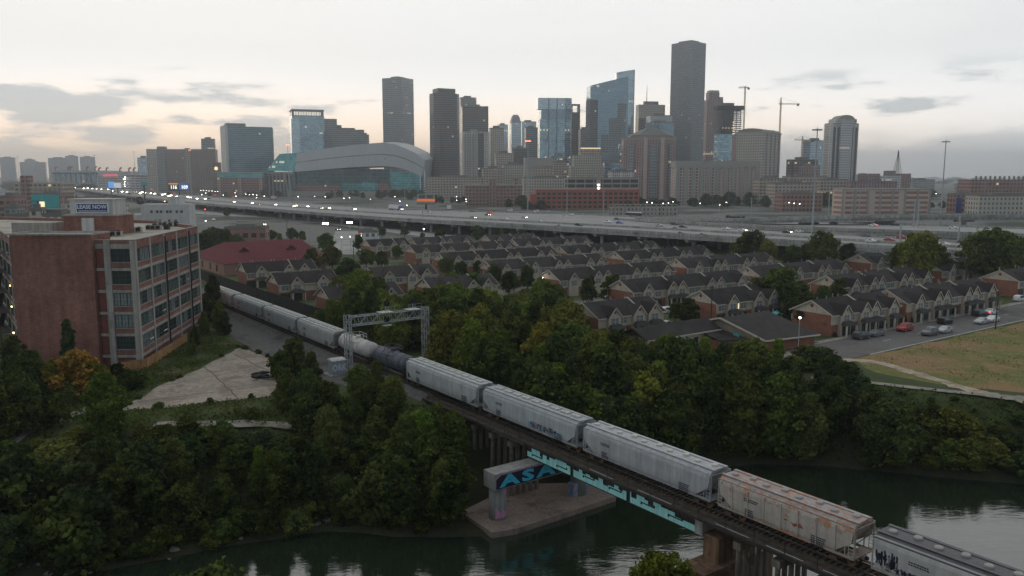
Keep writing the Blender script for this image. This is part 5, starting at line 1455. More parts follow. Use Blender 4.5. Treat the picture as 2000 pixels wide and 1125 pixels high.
for px, py, H, c, wd in ((1445, 474, 9, 'mid', 1), (1467, 454, 14, 'deep', 1), (1500, 471, 11, 'olive', 1.1), (1550, 482, 9, 'mid', 1.1), (1612, 456, 15, 'mid', .9), (1657, 478, 10, 'deep', 1), (1580, 476, 10, 'deep', 1), (1795, 458, 17.5, 'olive', 1.0), (1935, 451, 18, 'mid', 1.0), (1988, 468, 14, 'mid', 1), (1760, 478, 13, 'mid', .9), (1820, 472, 14, 'olive', .9), (935, 442, 9, 'deep', 1), (1090, 441, 8, 'mid', 1.1), (1135, 442, 8, 'olive', 1), (745, 444, 6, 'deep', 1.3), (790, 443, 6, 'deep', 1.3), (1330, 455, 8, 'mid', 1), (1375, 458, 8, 'deep', 1), (975, 448, 6, 'deep', 1.2), (1020, 450, 6, 'deep', 1.2), (860, 448, 7, 'deep', 1.2), (825, 455, 5, 'mid', 1), (1700, 486, 6, 'olive', 1)):
    put('round', px, py, H, c, w_, wd, 'trees along the highway')
# trees beyond the highway
FARB = []
def behind(n, px0, px1, py0, py1, H0, H1, where, seed, cols=('deep', 'mid', 'bluish'), mass=True):
    r = random.Random(seed)
    for i in range(n):
        H = r.uniform(H0, H1); p = G(r.uniform(px0, px1), r.uniform(py0, py1), 0)
        if mass: FARB.append((p, H, r.uniform(.9, 1.4), r.uniform(0, 6.28)))
        else: plant('far', p, H, r.choice(cols), where, r.uniform(.9, 1.4), group='trees beyond the highway')
behind(26, 990, 1320, 404, 411, 8, 13, 'beyond the highway before the orange building', 31)
behind(34, 1350, 1650, 398, 408, 10, 16, 'beyond the highway before the pink slab', 32, ('deep', 'mid', 'olive'))
behind(22, 590, 830, 384, 391, 9, 14, 'in front of the stadium', 33)
behind(12, 840, 980, 396, 402, 7, 11, 'beyond the highway below the brick warehouse', 34)
behind(14, 430, 580, 380, 386, 8, 12, 'before the columned stadium wing', 35)
behind(16, 1650, 1990, 402, 409, 6, 9, 'beyond the far flyover', 36)
behind(22, 120, 420, 384, 402, 7, 11, 'under the far left end of the highway', 37)
behind(14, 0, 130, 392, 425, 7, 11, 'at the far left edge of the city', 38)
behind(26, 400, 740, 414, 424, 5, 7, 'under the left part of the highway', 41)  # trees added to darken the ground behind the deck columns
behind(20, 700, 1160, 432, 445, 5, 8, 'under the highway columns', 39, mass=False)
behind(10, 1160, 1420, 449, 458, 5, 7, 'under the highway beside the houses', 40, mass=False)
r = random.Random(77)
for k in range(300):                             # the green of the far city, thinning into the haze
    Yd = 1000 * 8 ** (r.random() ** .8); p = Vector((r.uniform(-.72, .72) * Yd, Yd, 0))
    if p.x < -.05 * Yd and Yd < 1750: continue
    FARB.append((p, r.uniform(8, 15) * (1 + Yd / 9000), r.uniform(1.2, 3.0) * (1 + Yd / 3000), r.uniform(0, 6.28)))
def far_mass(name, items):
    src = [m_[0] for m_ in TP['far']]; vs, n4 = [], 0
    for k, (p, H, w, a) in enumerate(items):
        me_ = src[k % 2]; co = np.empty(len(me_.vertices) * 3, np.float32); me_.vertices.foreach_get('co', co); co = co.reshape(-1, 4, 3)
        if p.y > 1300: co = co[::3]
        co = co.reshape(-1, 3); s = H / 10; ca, sa = math.cos(a), math.sin(a)
        vs.append(np.column_stack([(co[:, 0] * ca - co[:, 1] * sa) * s * w + p.x, (co[:, 0] * sa + co[:, 1] * ca) * s * w + p.y, co[:, 2] * s]))
    q = np.concatenate(vs); n = len(q) // 4
    me_ = bpy.data.meshes.new(name); me_.vertices.add(4 * n); me_.vertices.foreach_set('co', q.astype(np.float32).ravel())
    me_.loops.add(4 * n); me_.loops.foreach_set('vertex_index', np.arange(4 * n, dtype=np.int32)); me_.polygons.add(n); me_.polygons.foreach_set('loop_start', np.arange(0, 4 * n, 4, dtype=np.int32)); me_.update(calc_edges=True)
    me_.materials.append(M['leaf']); o = link(name, me_); o.color = (.042, .058, .024, 1); return stuff(o)
far_mass('far_woods', FARB)
# low plants that cover the bank: nobody could count them
r = np.random.default_rng(5)
pts = np.column_stack([r.uniform(-85, 110, 150000), r.uniform(70, 150, 150000)])
zz = terrain(pts)
dW = seg_dist(pts, WPOLY)
keep = (zz < -.1) & (zz > WATER_Z + .5) & (pts[:, 1] > 78)
uu, vv = pts[:, 0] * C36 + pts[:, 1] * S36, -pts[:, 0] * S36 + pts[:, 1] * C36
keep &= ~((uu > 61) & (uu < 69) & (vv < 112)) & ~((uu > 52) & (uu < 77) & (vv > 76) & (vv < 91))
def near_line(P_, d):
    k = np.zeros(len(uu), bool)
    for i in range(len(P_) - 1):
        a, b_ = np.array(P_[i], float), np.array(P_[i + 1], float); ab = b_ - a
        t = np.clip(((uu - a[0]) * ab[0] + (vv - a[1]) * ab[1]) / (ab @ ab), 0, 1)
        k |= np.hypot(uu - a[0] - t * ab[0], vv - a[1] - t * ab[1]) < d
    return k
keep &= ~near_line(lp, 1.5) & ~near_line(lp2, 1.5) & ~near_line(foot_r, 1.3) & ~near_line([(133, 91), (144, 84), (142, 73), (138, 61), (141, 52)], 2.2)
dens = .5 + .5 * np.sin(pts[:, 0] * .35 + np.sin(pts[:, 1] * .5) * 2) * np.cos(pts[:, 1] * .41)
keep &= r.uniform(0, 1, len(pts)) < np.clip(.45 + dens * .6, 0, 1) * np.clip((zz - WATER_Z) / 1.2, .3, 1)
pts, zz = pts[keep][:70000], zz[keep][:70000]
pos = np.column_stack([pts, zz + r.uniform(.05, .9, len(pts)) ** 1.3])
o = link('bank_undergrowth', leaf_mesh('bank_undergrowth', pos, np.zeros_like(pos) + np.array([0, 0, .6]), .20, r)); o.color = (.040, .056, .017, 1)
stuff(o)
# tall grass around the yard and in the field
M['grass_blade'] = leaf_mat('grass_blade')
pts = np.column_stack([r.uniform(-80, -30, 60000), r.uniform(112, 195, 60000)])
uu, vv = pts[:, 0] * C36 + pts[:, 1] * S36, -pts[:, 0] * S36 + pts[:, 1] * C36
padp = [(p.x, p.y) for p in pad]
keep = (seg_dist(pts, padp) > .3) & (uu < 52) & (seg_dist(pts, [(p.x, p.y) for p in (A_ + Vector((0, -2, 0)), C_, D_, D2, Vector((-120, 200, 0)))]) > 1.2) & (terrain(pts) > -1.2)
keep &= (np.sin(pts[:, 0] * .6) * np.cos(pts[:, 1] * .5 + pts[:, 0] * .2) + r.uniform(-.6, .9, len(pts))) > -.1
pts = pts[keep][:26000]; zz = terrain(pts)
pos = np.column_stack([pts, zz + r.uniform(.05, .40, len(pts))])
o = link('yard_grass', leaf_mesh('yard_grass', pos, np.zeros_like(pos), .17, r)); o.color = (.075, .10, .025, 1); stuff(o)
pts = np.column_stack([r.uniform(55, 160, 120000), r.uniform(110, 215, 120000)])
uu, vv = pts[:, 0] * C36 + pts[:, 1] * S36, -pts[:, 0] * S36 + pts[:, 1] * C36
keep = (vv < 85.6) & (uu > 140) & (vv > 42) & ~near_line([(133, 91), (144, 84), (142, 73), (138, 61), (141, 52)], 2.4)
keep &= (np.sin(pts[:, 0] * .23 + 1) * np.cos(pts[:, 1] * .31) + np.sin(pts[:, 0] * .9) * .4 + r.uniform(-.5, .5, len(pts))) > .35
pts = pts[keep][:3500]
pos = np.column_stack([pts, r.uniform(.0, .16, len(pts))])
o = link('field_grass', leaf_mesh('field_grass', pos, np.zeros_like(pos), .15, r)); o.color = (.24, .22, .09, 1); stuff(o)
# rocks along the left waterline
rockm = []
for s in range(3):
    rr_ = random.Random(s); b = MB(); n = 9
    b.lathe([(.25, -.25), (.5, 0), (.46, .25), (.28, .42), (.05, .47)], (0, 0, 0), n); me_ = b.mesh('rock', M['rock'])
    for v in me_.vertices: v.co *= rr_.uniform(.75, 1.25)
    rockm.append(me_)
rp = [(540,1031),(556,1026),(570,1033),(585,1030),(600,1022),(470,1051),(340,1075),(330,1085),(240,1080),(176,1112),(155,1108),(120,1092),(75,1113),(40,1114),(20,1105),(10,1092),(230,1064),(640,1019),(655,1020),(320,1068),(620,1024),(60,1085),(95,1120),(130,1118)]
for k, (px, py) in enumerate(rp):
    p = G(px, py, -8.6); p.z = max(tz(p.x, p.y), WATER_Z) - .05
    o = link('boulder', rockm[k % 3], None, p); s = tr_.uniform(.35, 1.15); o.scale = (s, s * tr_.uniform(.6, 1.4), s * tr_.uniform(.45, .8)); o.rotation_euler = (0, 0, tr_.uniform(0, 6))
    zone(o, 'pale boulder', 'along the left waterline', 'boulder', 'boulders on the left shore')

TYM = MB().lathe([(.22, 0), (.42, .02), (.46, .11), (.42, .2), (.22, .22)], (0, 0, 0), 14).mesh('tyre', M['rubber'])
th_ = thing('tyre_heap', G(508, 737, 0), 0, 'small heap of old black tyres on the concrete yard', 'tyre heap')
for k in range(14):
    p = G(506 + tr_.uniform(-9, 14), 737 + tr_.uniform(-5, 6), 0) - th_.location; s_ = tr_.uniform(.9, 1.6)
    o = share('tyre', TYM, th_, (p.x, p.y, .05 + .22 * (k % 3)), scale=(s_, s_, s_)); o.rotation_euler = (tr_.uniform(-.2, .2), tr_.uniform(-.2, .2), 0)
for u in np.arange(158, 232, 3.1):                # foundation bushes before the street row
    p = UV(u * 1.02 + tr_.uniform(-.8, .8), 100.9 + tr_.uniform(-.3, .4)); plant('shrub', p, tr_.uniform(.9, 1.7), tr_.choice(['deep', 'mid', 'deep']), 'before the street house fronts', .75, group='bushes before the house fronts')

for i in range(34):                               # scrub hanging over the left waterline
    k = i / 33 * 7.4; j = min(int(k), 7); a, b_ = Vector(WPOLY[j]), Vector(WPOLY[j + 1]); p = a.lerp(b_, k - j); d_ = (b_ - a).normalized(); p = p + Vector((-d_.y, d_.x)) * tr_.uniform(.4, 2.4)
    z = tz(p.x, p.y)
    if touv(p)[0] > 51: continue
    plant('shrub', Vector((p.x, p.y, z - .2)), tr_.uniform(1.2, 3.0), tr_.choice(['shade', 'deep', 'mid', 'shade']), 'along the left waterline', 1.1, group='bushes on the left waterline')
for i in range(16):
    a = pad[i % len(pad)]; b_ = pad[(i + 1) % len(pad)]; p = a.lerp(b_, tr_.random()); plant('shrub', Vector((p.x, p.y, 0)), tr_.uniform(.4, .9), tr_.choice(['mid', 'olive']), 'in the cracks round the concrete yard', 1.4, group='weeds of the concrete yard')

# ------------------------------------------------------------------ elevated highway
DZ = 7.8
NEAR_V = [60, 150, 200, 250, 300, 400, 470, 560, 750, 930, 1400, 2500, 3200]
NEAR_U = [304, 299.5, 293, 286, 279, 262, 252, 243, 235, 231, 245, 312, 360]
FAR_V = [60, 150, 200, 260, 310, 345, 420, 520, 560, 650, 800, 1080, 1400, 2500, 3200]
FAR_U = [352, 343, 345, 350, 366, 384, 384, 345, 322, 309, 308, 305, 312, 368, 415]
un = lambda v: float(np.interp(v, NEAR_V, NEAR_U)); uf = lambda v: float(np.interp(v, FAR_V, FAR_U))
def smooth(f, v, w=30): return sum(f(v + d) for d in (-w, -w/2, 0, w/2, w)) / 5
HW = thing('elevated_highway', UV(300, 300, 0), 0, 'wide concrete elevated highway curving across the view', 'highway')
VS = [60 + i * 12 for i in range(40)] + [540 + i * 25 for i in range(30)] + [1290 + i * 100 for i in range(20)]
def deck_part(name, f0, f1, z0, z1, m, vs=VS, par=None):
    b = MB(); rings = []
    for v in vs:
        u0, u1 = f0(v), f1(v); za, zb = (z0(v), z1(v)) if callable(z0) else (z0, z1)
        rings.append([UV(u0, v, za), UV(u1, v, za), UV(u1, v, zb), UV(u0, v, zb)])
    b.loft(rings)
    return under(name, b, m, par or HW)
n_ = lambda v: smooth(un, v); f_ = lambda v: smooth(uf, v)
deck_part('deck', n_, f_, DZ - .35, DZ, M['roadway'])
deck_part('edge_beam', lambda v: n_(v) + .25, lambda v: n_(v) + 2.2, DZ - 1.9, DZ - .35, M['deck_side'])
for k in range(1, 5): deck_part('girder', lambda v, k=k: n_(v) + 8 * k, lambda v, k=k: n_(v) + 8 * k + 1.2, DZ - 1.8, DZ - .35, M['deck_side'])
deck_part('barrier', lambda v: n_(v) - .05, lambda v: n_(v) + .35, lambda v: DZ - .4, lambda v: DZ + float(np.interp(v, [380, 470], [1.0, .30])), M['deck_side'])
deck_part('barrier', lambda v: f_(v) - .35, lambda v: f_(v) + .05, DZ - .4, DZ + 1.0, M['deck_side'])
deck_part('median_barrier', lambda v: n_(v) + .45 * min(f_(v) - n_(v), 60), lambda v: n_(v) + .45 * min(f_(v) - n_(v), 60) + .6, DZ, DZ + 1.0, M['deck_side'])
for q in (4, 8, 12, 16, 20, 33, 37, 41):        # dashed lane lines
    b = MB(); v = 70
    while v < 900:
        c = n_(v) + q; b.face([UV(c - .09, v, DZ + .006), UV(c + .09, v, DZ + .006), UV(n_(v + 4) + q + .09, v + 4, DZ + .006), UV(n_(v + 4) + q - .09, v + 4, DZ + .006)][::-1]); v += 12
    stuff(under('lane_line', b, M['paint_white'], HW))
b = MB()
for k in range(40):                               # expansion joints across the deck
    v = 82 + k * 27.0
    b.face([UV(n_(v) + .4, v, DZ + .005), UV(f_(v) - .4, v, DZ + .005), UV(f_(v) - .4, v + .5, DZ + .005), UV(n_(v) + .4, v + .5, DZ + .005)])
stuff(under('expansion_joint', b, M['asphalt'], HW))
cap_pts = [95 + i * 27 for i in range(22)] + [700 + i * 45 for i in range(14)]
for v in cap_pts:
    u0, u1 = n_(v) + 1.0, f_(v) - 1.0
    cp = under('pier_cap', uvbox(MB(), u0, u1, v - .9, v + .9, DZ - 3.2, DZ - 1.9), M['deck_side'], HW)
    nc = max(2, int((u1 - u0) / 14))
    for k in range(nc):
        u = u0 + 5 + (u1 - u0 - 10) * k / max(1, nc - 1); q = UV(u, v)
        b = MB(); b.tube((q.x, q.y, -.3), (q.x, q.y, DZ - 3.2), .95, .95, 10); b.build('pier_column', M['deck_side'], cp)
# second deck splitting off towards the right
HW2 = thing('connector_deck', UV(380, 250, 0), 0, 'raised connector road running behind the main highway deck', 'highway')
V2 = [120 + i * 10 for i in range(26)]
u2 = lambda v: float(np.interp(v, [80, 148, 187, 233, 290, 340, 380], [386, 368, 351, 345, 343, 346, 352]))
w2 = lambda v: float(np.interp(v, [80, 150, 225, 280, 340, 380], [56, 56, 60, 55, 40, 30]))
z2 = lambda v: float(np.interp(v, [100, 200, 300, 370], [10.6, 10.3, 9.2, 8.0]))
D2s = lambda nm, a, c, lo, hi, m: deck_part(nm, a, c, lambda v: z2(v) + lo, lambda v: z2(v) + hi, m, V2, HW2)
D2s('deck', lambda v: smooth(u2, v, 20), lambda v: smooth(u2, v, 20) + w2(v), -.35, 0, M['roadway'])
D2s('edge_beam', lambda v: smooth(u2, v, 20) + .3, lambda v: smooth(u2, v, 20) + 2, -1.7, -.35, M['deck_side'])
D2s('barrier', lambda v: smooth(u2, v, 20) - .05, lambda v: smooth(u2, v, 20) + .35, -.4, 1.0, M['deck_side'])
D2s('barrier', lambda v: smooth(u2, v, 20) + w2(v) - .4, lambda v: smooth(u2, v, 20) + w2(v), 0, 1.0, M['deck_side'])
for v in (130, 165, 200, 235, 270, 305):
    cp = under('pier_cap', uvbox(MB(), u2(v) + 2, u2(v) + w2(v) - 2, v - .9, v + .9, z2(v) - 3, z2(v) - 1.7), M['deck_side'], HW2)
    for k in range(4):
        q = UV(u2(v) + 6 + k * (w2(v) - 12) / 3, v); b = MB(); b.tube((q.x, q.y, -.3), (q.x, q.y, z2(v) - 3), .95, .95, 10); b.build('pier_column', M['deck_side'], cp)
# ribbon bridges
def flyover(label, pts, w, name='flyover'):
    c = catmull(pts, 10); T = thing(name, Vector((c[0].x, c[0].y, 0)), 0, label, 'highway')
    def strip(nm, a, d, lo, hi, m):
        rings = []
        for i, p in enumerate(c):
            t = (c[min(i + 1, len(c) - 1)] - c[max(i - 1, 0)]); t.z = 0; t.normalize(); n = Vector((t.y, -t.x, 0))
            rings.append([p + n * a + Vector((0, 0, lo)), p + n * d + Vector((0, 0, lo)), p + n * d + Vector((0, 0, hi)), p + n * a + Vector((0, 0, hi))])
        b = MB(); b.loft(rings); return under(nm, b, m, T)
    strip('deck', -w / 2, w / 2, -.35, 0, M['roadway']); strip('girder', -w / 2 + .5, w / 2 - .5, -1.7, -.35, M['deck_side'])
    for s in (-1, 1): strip('barrier', s * w / 2 - .25, s * w / 2 + .2, -.38, 1.0, M['deck_side'])
    for i in range(5, len(c), 7):
        p = c[i]; b = MB(); b.tube((p.x, p.y, -.3), (p.x, p.y, p.z - 1.7), 1.1, 1.1, 10); b.cbox((p.x, p.y, p.z - 2.3), (w * .8, 2.2, 1.2), 0, R(10)); under('pier', b, M['deck_side'], T)
    return T
flyover('high flyover ramp sweeping off behind the connector road', [(80, 500, 8.6), (118, 446, 11.0), (160, 428, 13.0), (215, 421, 14.4), (270, 410, 14.8), (360, 390, 14.8)], 13)
rp_ = [G(1560, 478, 7.4), G(1650, 484, 7.0), G(1720, 490, 6.5), G(1790, 495, 6.2), G(1860, 499, 6.0), G(1940, 500, 5.8), G(2060, 498, 5.6)]
flyover('slip ramp running below the near edge of the highway', rp_, 11, 'slip_ramp')
flyover('low distant ramp seen under the flyover', [(190, 470, 6.5), (240, 452, 6.5), (300, 425, 6.0), (380, 395, 5.5)], 9, 'distant_ramp')

# ------------------------------------------------------------------ vehicles
M['car_body'] = mat('car_body', (.5, .5, .5), .3, .04, 1, tint=True, spec=.6)
def car_protos():
    P = {}
    def body(L, W, side, roofw=.78):
        """side: list of (x, z_low, z_high, width factor) stations"""
        b = MB(); rings = []
        for x, z0, z1, k in side:
            w = W / 2 * k; wt = w * roofw if z1 > 1.1 else w * .93
            rings.append([(x, -w, z0), (x, w, z0), (x, w, min(z1, .85)), (x, wt, z1), (x, -wt, z1), (x, -w, min(z1, .85))])
        b.loft(rings); return b
    sed = [(-2.25, .35, .80, .86), (-2.1, .25, .95, .96), (-1.45, .22, 1.0, 1), (-.95, .22, 1.40, 1), (.15, .22, 1.44, 1), (.95, .22, .98, 1), (1.9, .25, .84, .97), (2.2, .35, .68, .86)]
    suv = [(-2.3, .4, 1.0, .9), (-2.2, .3, 1.55, .97), (-1.7, .28, 1.72, 1), (.2, .28, 1.74, 1), (.95, .28, 1.12, 1), (2.0, .3, 1.02, .97), (2.3, .4, .8, .88)]
    pick = [(-2.7, .45, 1.02, .96), (-2.6, .4, 1.05, 1), (-.62, .4, 1.05, 1), (-.6, .4, 1.75, 1), (.5, .4, 1.78, 1), (1.15, .4, 1.15, 1), (2.4, .42, 1.05, .97), (2.7, .5, .85, .9)]
    P['sedan'] = (body(4.5, 1.8, sed), 4.4, .9, [(-1.42, -.96), (.17, .93)], (-.9, .12), 1.36, .98)
    P['suv'] = (body(4.6, 1.9, suv), 4.5, 1.0, [(-2.24, -1.85), (.22, .93)], (-1.8, .2), 1.64, 1.1)
    P['pickup'] = (body(5.4, 1.95, pick), 5.3, 1.1, [(-.66, -.58), (.52, 1.13)], (-.55, .48), 1.68, 1.12)
    out = {}
    for k, (b, L, wb, glassx, (gx0, gx1), zt, zb) in P.items():
        bm_ = b.mesh('body', M['car_body'])
        W = 1.8 if k == 'sedan' else 1.92
        g = MB(); wt = W / 2 * .78; wl = W / 2
        for s in (-1, 1):
            f = [(gx0, s * (wl * .97 + .01), zb), (gx1 + .35, s * (wl * .97 + .01), zb), (gx1, s * (wt + .03), zt), (gx0 + .1, s * (wt + .03), zt)]
            g.face(f if s < 0 else f[::-1])
        side_g = g.mesh('side_window', M['glass_dark'])
        (r0, r1), (w0, w1) = glassx
        ws = MB().face([(w1 + .02, -wl * .88, zb + .0), (w1 + .02, wl * .88, zb + .0), (w0 + .05, wt * .95, zt + .02), (w0 + .05, -wt * .95, zt + .02)]).mesh('windscreen', M['glass_dark'])
        rw = MB().face([(r0 - .03, wl * .88, zb), (r0 - .03, -wl * .88, zb), (r1 - .05, -wt * .95, zt), (r1 - .05, wt * .95, zt)]).mesh('rear_window', M['glass_dark'])
        out[k] = (bm_, side_g, ws, rw, L, wl)
    return out
CARS = car_protos()
TYRE = MB().tube((0, -.11, 0), (0, .11, 0), .33, n=12).mesh('wheel', M['rubber'])
RIM = MB().tube((0, -.115, 0), (0, .115, 0), .19, n=8).mesh('rim', M['galv'])
HL = MB().box(-.04, .04, -.17, .17, -.09, .09).mesh('headlight', M['headlight'])
TL = MB().box(-.04, .04, -.17, .17, -.09, .09).mesh('tail_light', M['taillight'])
M['lamp_off'] = mat('lamp_off', (.55, .55, .52), .3, .05, 1); M['tail_off'] = mat('tail_off', (.25, .02, .02), .4, .05, 1)
HLo = MB().box(-.04, .04, -.17, .17, -.09, .09).mesh('headlight', M['lamp_off']); TLo = MB().box(-.04, .04, -.17, .17, -.09, .09).mesh('tail_light', M['tail_off'])
def vehicle(kind, p, rz, color, lights='off', detail=2, big=1.0):
    bm_, sg_, ws, rw, L, wl = CARS[kind]
    T = thing('car' if kind != 'pickup' else 'pickup_truck', p, rz)
    share('body', bm_, T, color=color)
    if detail:
        share('side_window', sg_, T); share('windscreen', ws, T); share('rear_window', rw, T)
        for x in (-L * .30, L * .31):
            for s in (-1, 1):
                w = share('wheel', TYRE, T, (x, s * (wl - .1), .33))
                if detail > 1: share('rim', RIM, w)
    for s in (-1, 1):
        share('headlight', HL if lights in ('on', 'head') else HLo, T, (L / 2 - .02, s * wl * .72, .68), scale=(big,) * 3)
        share('tail_light', TL if lights in ('on', 'tail') else TLo, T, (-L / 2 - .02, s * wl * .74, .80), scale=(big,) * 3)
    return T
CC = {'white': (.72, .72, .70), 'silver': (.42, .43, .44), 'black': (.018, .018, .02), 'grey': (.14, .145, .15), 'blue': (.03, .08, .35), 'red': (.38, .03, .03), 'dark': (.045, .05, .055)}
def hw_heading(p, z=DZ):
    u, v = touv(p); d = UV(n_(v - 10), v - 10) - UV(n_(v + 10), v + 10); return math.atan2(d.y, d.x)
cars_near = [(1187,433,'white','pickup'),(1206,427,'dark','sedan'),(1210,434,'blue','sedan'),(1288,439.5,'silver','sedan'),(1318,437,'black','suv'),(1334,442,'dark','sedan'),(1320,446,'black','sedan'),(1363,437,'dark','sedan'),(1419,446,'white','sedan'),(1453,442.5,'black','suv'),(1450,449,'white','sedan'),(1537,452.5,'black','sedan'),(1562,451,'white','sedan'),
    (839,414,'silver','suv'),(924,424.5,'black','sedan'),(952,419,'dark','sedan'),(989,427.5,'white','sedan'),(1024,424,'silver','sedan'),(1056,432.5,'white','sedan'),(1130,438,'black','sedan'),(1692,459,'grey','sedan'),(1702,470,'white','sedan'),(1738,467.5,'red','sedan'),(1762,463.5,'red','suv'),(1845,476,'white','sedan')]
for px, py, c, k in cars_near:
    p = G(px, py, DZ + .75); p.z = DZ
    lit = {(1024, 424): 'on', (1537, 452.5): 'on', (1762, 463.5): 'on', (839, 414): 'on', (924, 424.5): 'head', (1450, 449): 'head', (952, 419): 'head'}.get((px, py), 'off')
    T = vehicle(k, p, hw_heading(p), CC[c], lit, 2)
    zone(T, f'{c} {k.replace("suv", "sport utility car").replace("sedan", "car")} on the main highway deck', 'of the near lanes', 'car', 'cars on the highway')
for px, py, c, k in [(1397,427,'white','pickup'),(1270,422,'grey','sedan'),(922,412,'grey','sedan'),(996,411,'white','suv'),(1047,412.5,'white','suv'),(1070,413,'silver','sedan'),(1116,419,'white','sedan'),(956,414.5,'red','sedan')]:
    p = G(px, py, DZ + .75); p.z = DZ
    T = vehicle(k, p, hw_heading(p) + math.pi, CC[c], 'tail' if c == 'red' else 'off', 1)
    zone(T, f'{c} {"pickup" if k == "pickup" else "car"} driving away on the far lanes', 'of the far lanes', 'car', 'cars on the highway')
for px, py, c, k in [(1628,435,'silver','sedan'),(1646,433,'white','suv'),(1705,439,'white','sedan'),(1748,438,'black','sedan'),(1862,444,'white','sedan'),(1932,448,'white','sedan')]:
    v0 = 200
    for _ in range(6): p = G(px, py, z2(v0) + .75); v0 = touv(p)[1]
    p.z = z2(v0); d = UV(u2(v0 - 10), v0 - 10) - UV(u2(v0 + 10), v0 + 10)
    zone(vehicle(k, p, math.atan2(d.y, d.x) + (math.pi if px in (1628, 1705) else 0), CC[c], 'tail' if px == 1705 else 'off', 2), f'{c} {"sport utility car" if k == "suv" else "car"} on the connector road', 'of that road', 'car', 'cars on the connector road')
# the crowded far end of the highway: small cars with their lamps on
hl = [(366,384),(371,385.5),(384,388),(400,388),(456,394),(486,397),(491,396.5),(507,398.6),(537,399.5),(572,402.5),(577,401.5),(599,403),(626,406.5),(641,406.5),(691,408)]
hl += [(80 + x / 5.88, 310 + y / 5.88) for x, y in [(200,308),(250,314),(330,320),(390,333),(450,328),(490,340),(535,338),(590,342),(640,348),(690,352),(770,352),(825,370),(930,377),(985,382),(1085,383),(1135,398),(1160,385),(1190,393),(1260,395),(1300,400),(1390,412),(1420,405),(1465,428),(1490,420),(1555,432)]]
r = random.Random(17)
for px, py in hl:
    p = G(px, py, DZ + .7); p.z = DZ
    if proj(p)[2] > 2900: p = PY(px, py, 2900); p.z = DZ
    dist = p.length
    T = vehicle(r.choice(['sedan', 'suv', 'sedan']), p, hw_heading(p), r.choice([CC['grey'], CC['white'], CC['dark'], CC['silver']]), 'head', 0 if dist > 750 else 1, 1.2 if dist < 600 else min(4.2, dist / 360))  # distant lamps enlarged, their glare is put into the lamp size
    zone(T, 'small oncoming car with lit headlights', 'in the far highway queue', 'car', 'oncoming cars with headlights')
for px, py in [(267, 371.5), (297, 371), (307, 370.5), (250, 366), (340, 377), (455, 385), (420, 381), (760, 400)]:
    p = G(px, py, DZ + .7); p.z = DZ
    zone(vehicle('sedan', p, hw_heading(p) + math.pi, CC['dark'], 'tail', 0, 2.0), 'small car with red tail lights', 'leaving on the far lanes', 'car', 'departing cars with tail lights')
# trucks
def semi(px, py, L, box, cab, label, away=False):
    p = G(px, py, DZ + 1.8); p.z = DZ
    T = thing('semi_truck', p, hw_heading(p) + (math.pi if away else 0), label, 'truck')
    h = L / 2
    o = MB().box(-h, h - 3.4, -1.3, 1.3, 1.2, 4.1).build('trailer', M['car_body'], T); o.color = (*box, 1)
    b = MB(); b.loft([[(h - 2.9, y, z) for y, z in ((-1.2, .7), (1.2, .7), (1.2, 3.6), (-1.2, 3.6))], [(h - 1.3, y, z) for y, z in ((-1.2, .7), (1.2, .7), (1.2, 3.4), (-1.2, 3.4))], [(h - 1.0, y, z) for y, z in ((-1.2, .7), (1.2, .7), (1.2, 2.0), (-1.2, 2.0))], [(h + .6, y, z) for y, z in ((-1.1, .7), (1.1, .7), (1.1, 1.7), (-1.1, 1.7))]])
    o = b.build('cab', M['car_body'], T); o.color = (*cab, 1)
    MB().box(-h + .3, h + .2, -1.0, 1.0, .7, 1.19).build('chassis', M['black'], T)
    for x in (-h + 1.2, -h + 2.4, h - 4.0, h - 2.8, h - .3):
        for s in (-1, 1): share('wheel', TYRE, T, (x, s * 1.1, .5), scale=(1.5, 1.2, 1.5))
    for s in (-1, 1): share('headlight', HL, T, (h + .62, s * .8, 1.1), scale=(1.3,) * 3)
    return T
semi(773, 406, 18, (.68, .68, .68), (.04, .10, .38), 'white trailer truck with a blue cab on the highway')
semi(534, 387, 16, (.50, .40, .40), (.2, .05, .06), 'pale box truck far off on the highway, near the stadium', True)
p = G(1436, 427, DZ + .9); p.z = DZ
T = thing('flatbed_truck', p, hw_heading(p) + math.pi, 'long dark flatbed truck on the far lanes of the highway', 'truck')
MB().box(-6.5, 4.0, -1.25, 1.25, .95, 1.25).build('bed', M['black'], T)
b = MB(); r = random.Random(2)
for k in range(6): b.cbox((-5.6 + k * 1.6, 0, 1.6 + r.uniform(0, .3)), (1.2, 2.0, .7 + r.uniform(0, .6)))
b.build('load', M['steel_dark'], T)
b = MB(); b.loft([[(4.3, -1.2, .7), (4.3, 1.2, .7), (4.3, 1.2, 2.9), (4.3, -1.2, 2.9)], [(6.0, -1.2, .7), (6.0, 1.2, .7), (5.9, 1.2, 2.8), (5.9, -1.2, 2.8)]]); o = b.build('cab', M['car_body'], T); o.color = (.03, .03, .035, 1)
for x in (-5.5, -4.3, 2.8, 5.2):
    for s in (-1, 1): share('wheel', TYRE, T, (x, s * 1.05, .5), scale=(1.5, 1.2, 1.5))
p = G(1238, 418.5, DZ + 1.2); p.z = DZ
T = thing('bus', p, hw_heading(p), 'dark low bus with pale roof on the far lanes', 'bus')
o = MB().box(-6, 6, -1.25, 1.25, .5, 2.2).build('body', M['car_body'], T); o.color = (.02, .02, .022, 1)
o = MB().loft([[(-6.1, -1.28, 2.2), (6.1, -1.28, 2.2), (6.1, 1.28, 2.2), (-6.1, 1.28, 2.2)], [(-5.6, -1.1, 2.75), (5.4, -1.1, 2.75), (5.4, 1.1, 2.75), (-5.6, 1.1, 2.75)]]).build('roof', M['car_body'], T); o.color = (.6, .6, .6, 1)
MB().box(-5.6, 5.6, -1.27, 1.27, 1.45, 2.0).build('window_band', M['glass_dark'], T)
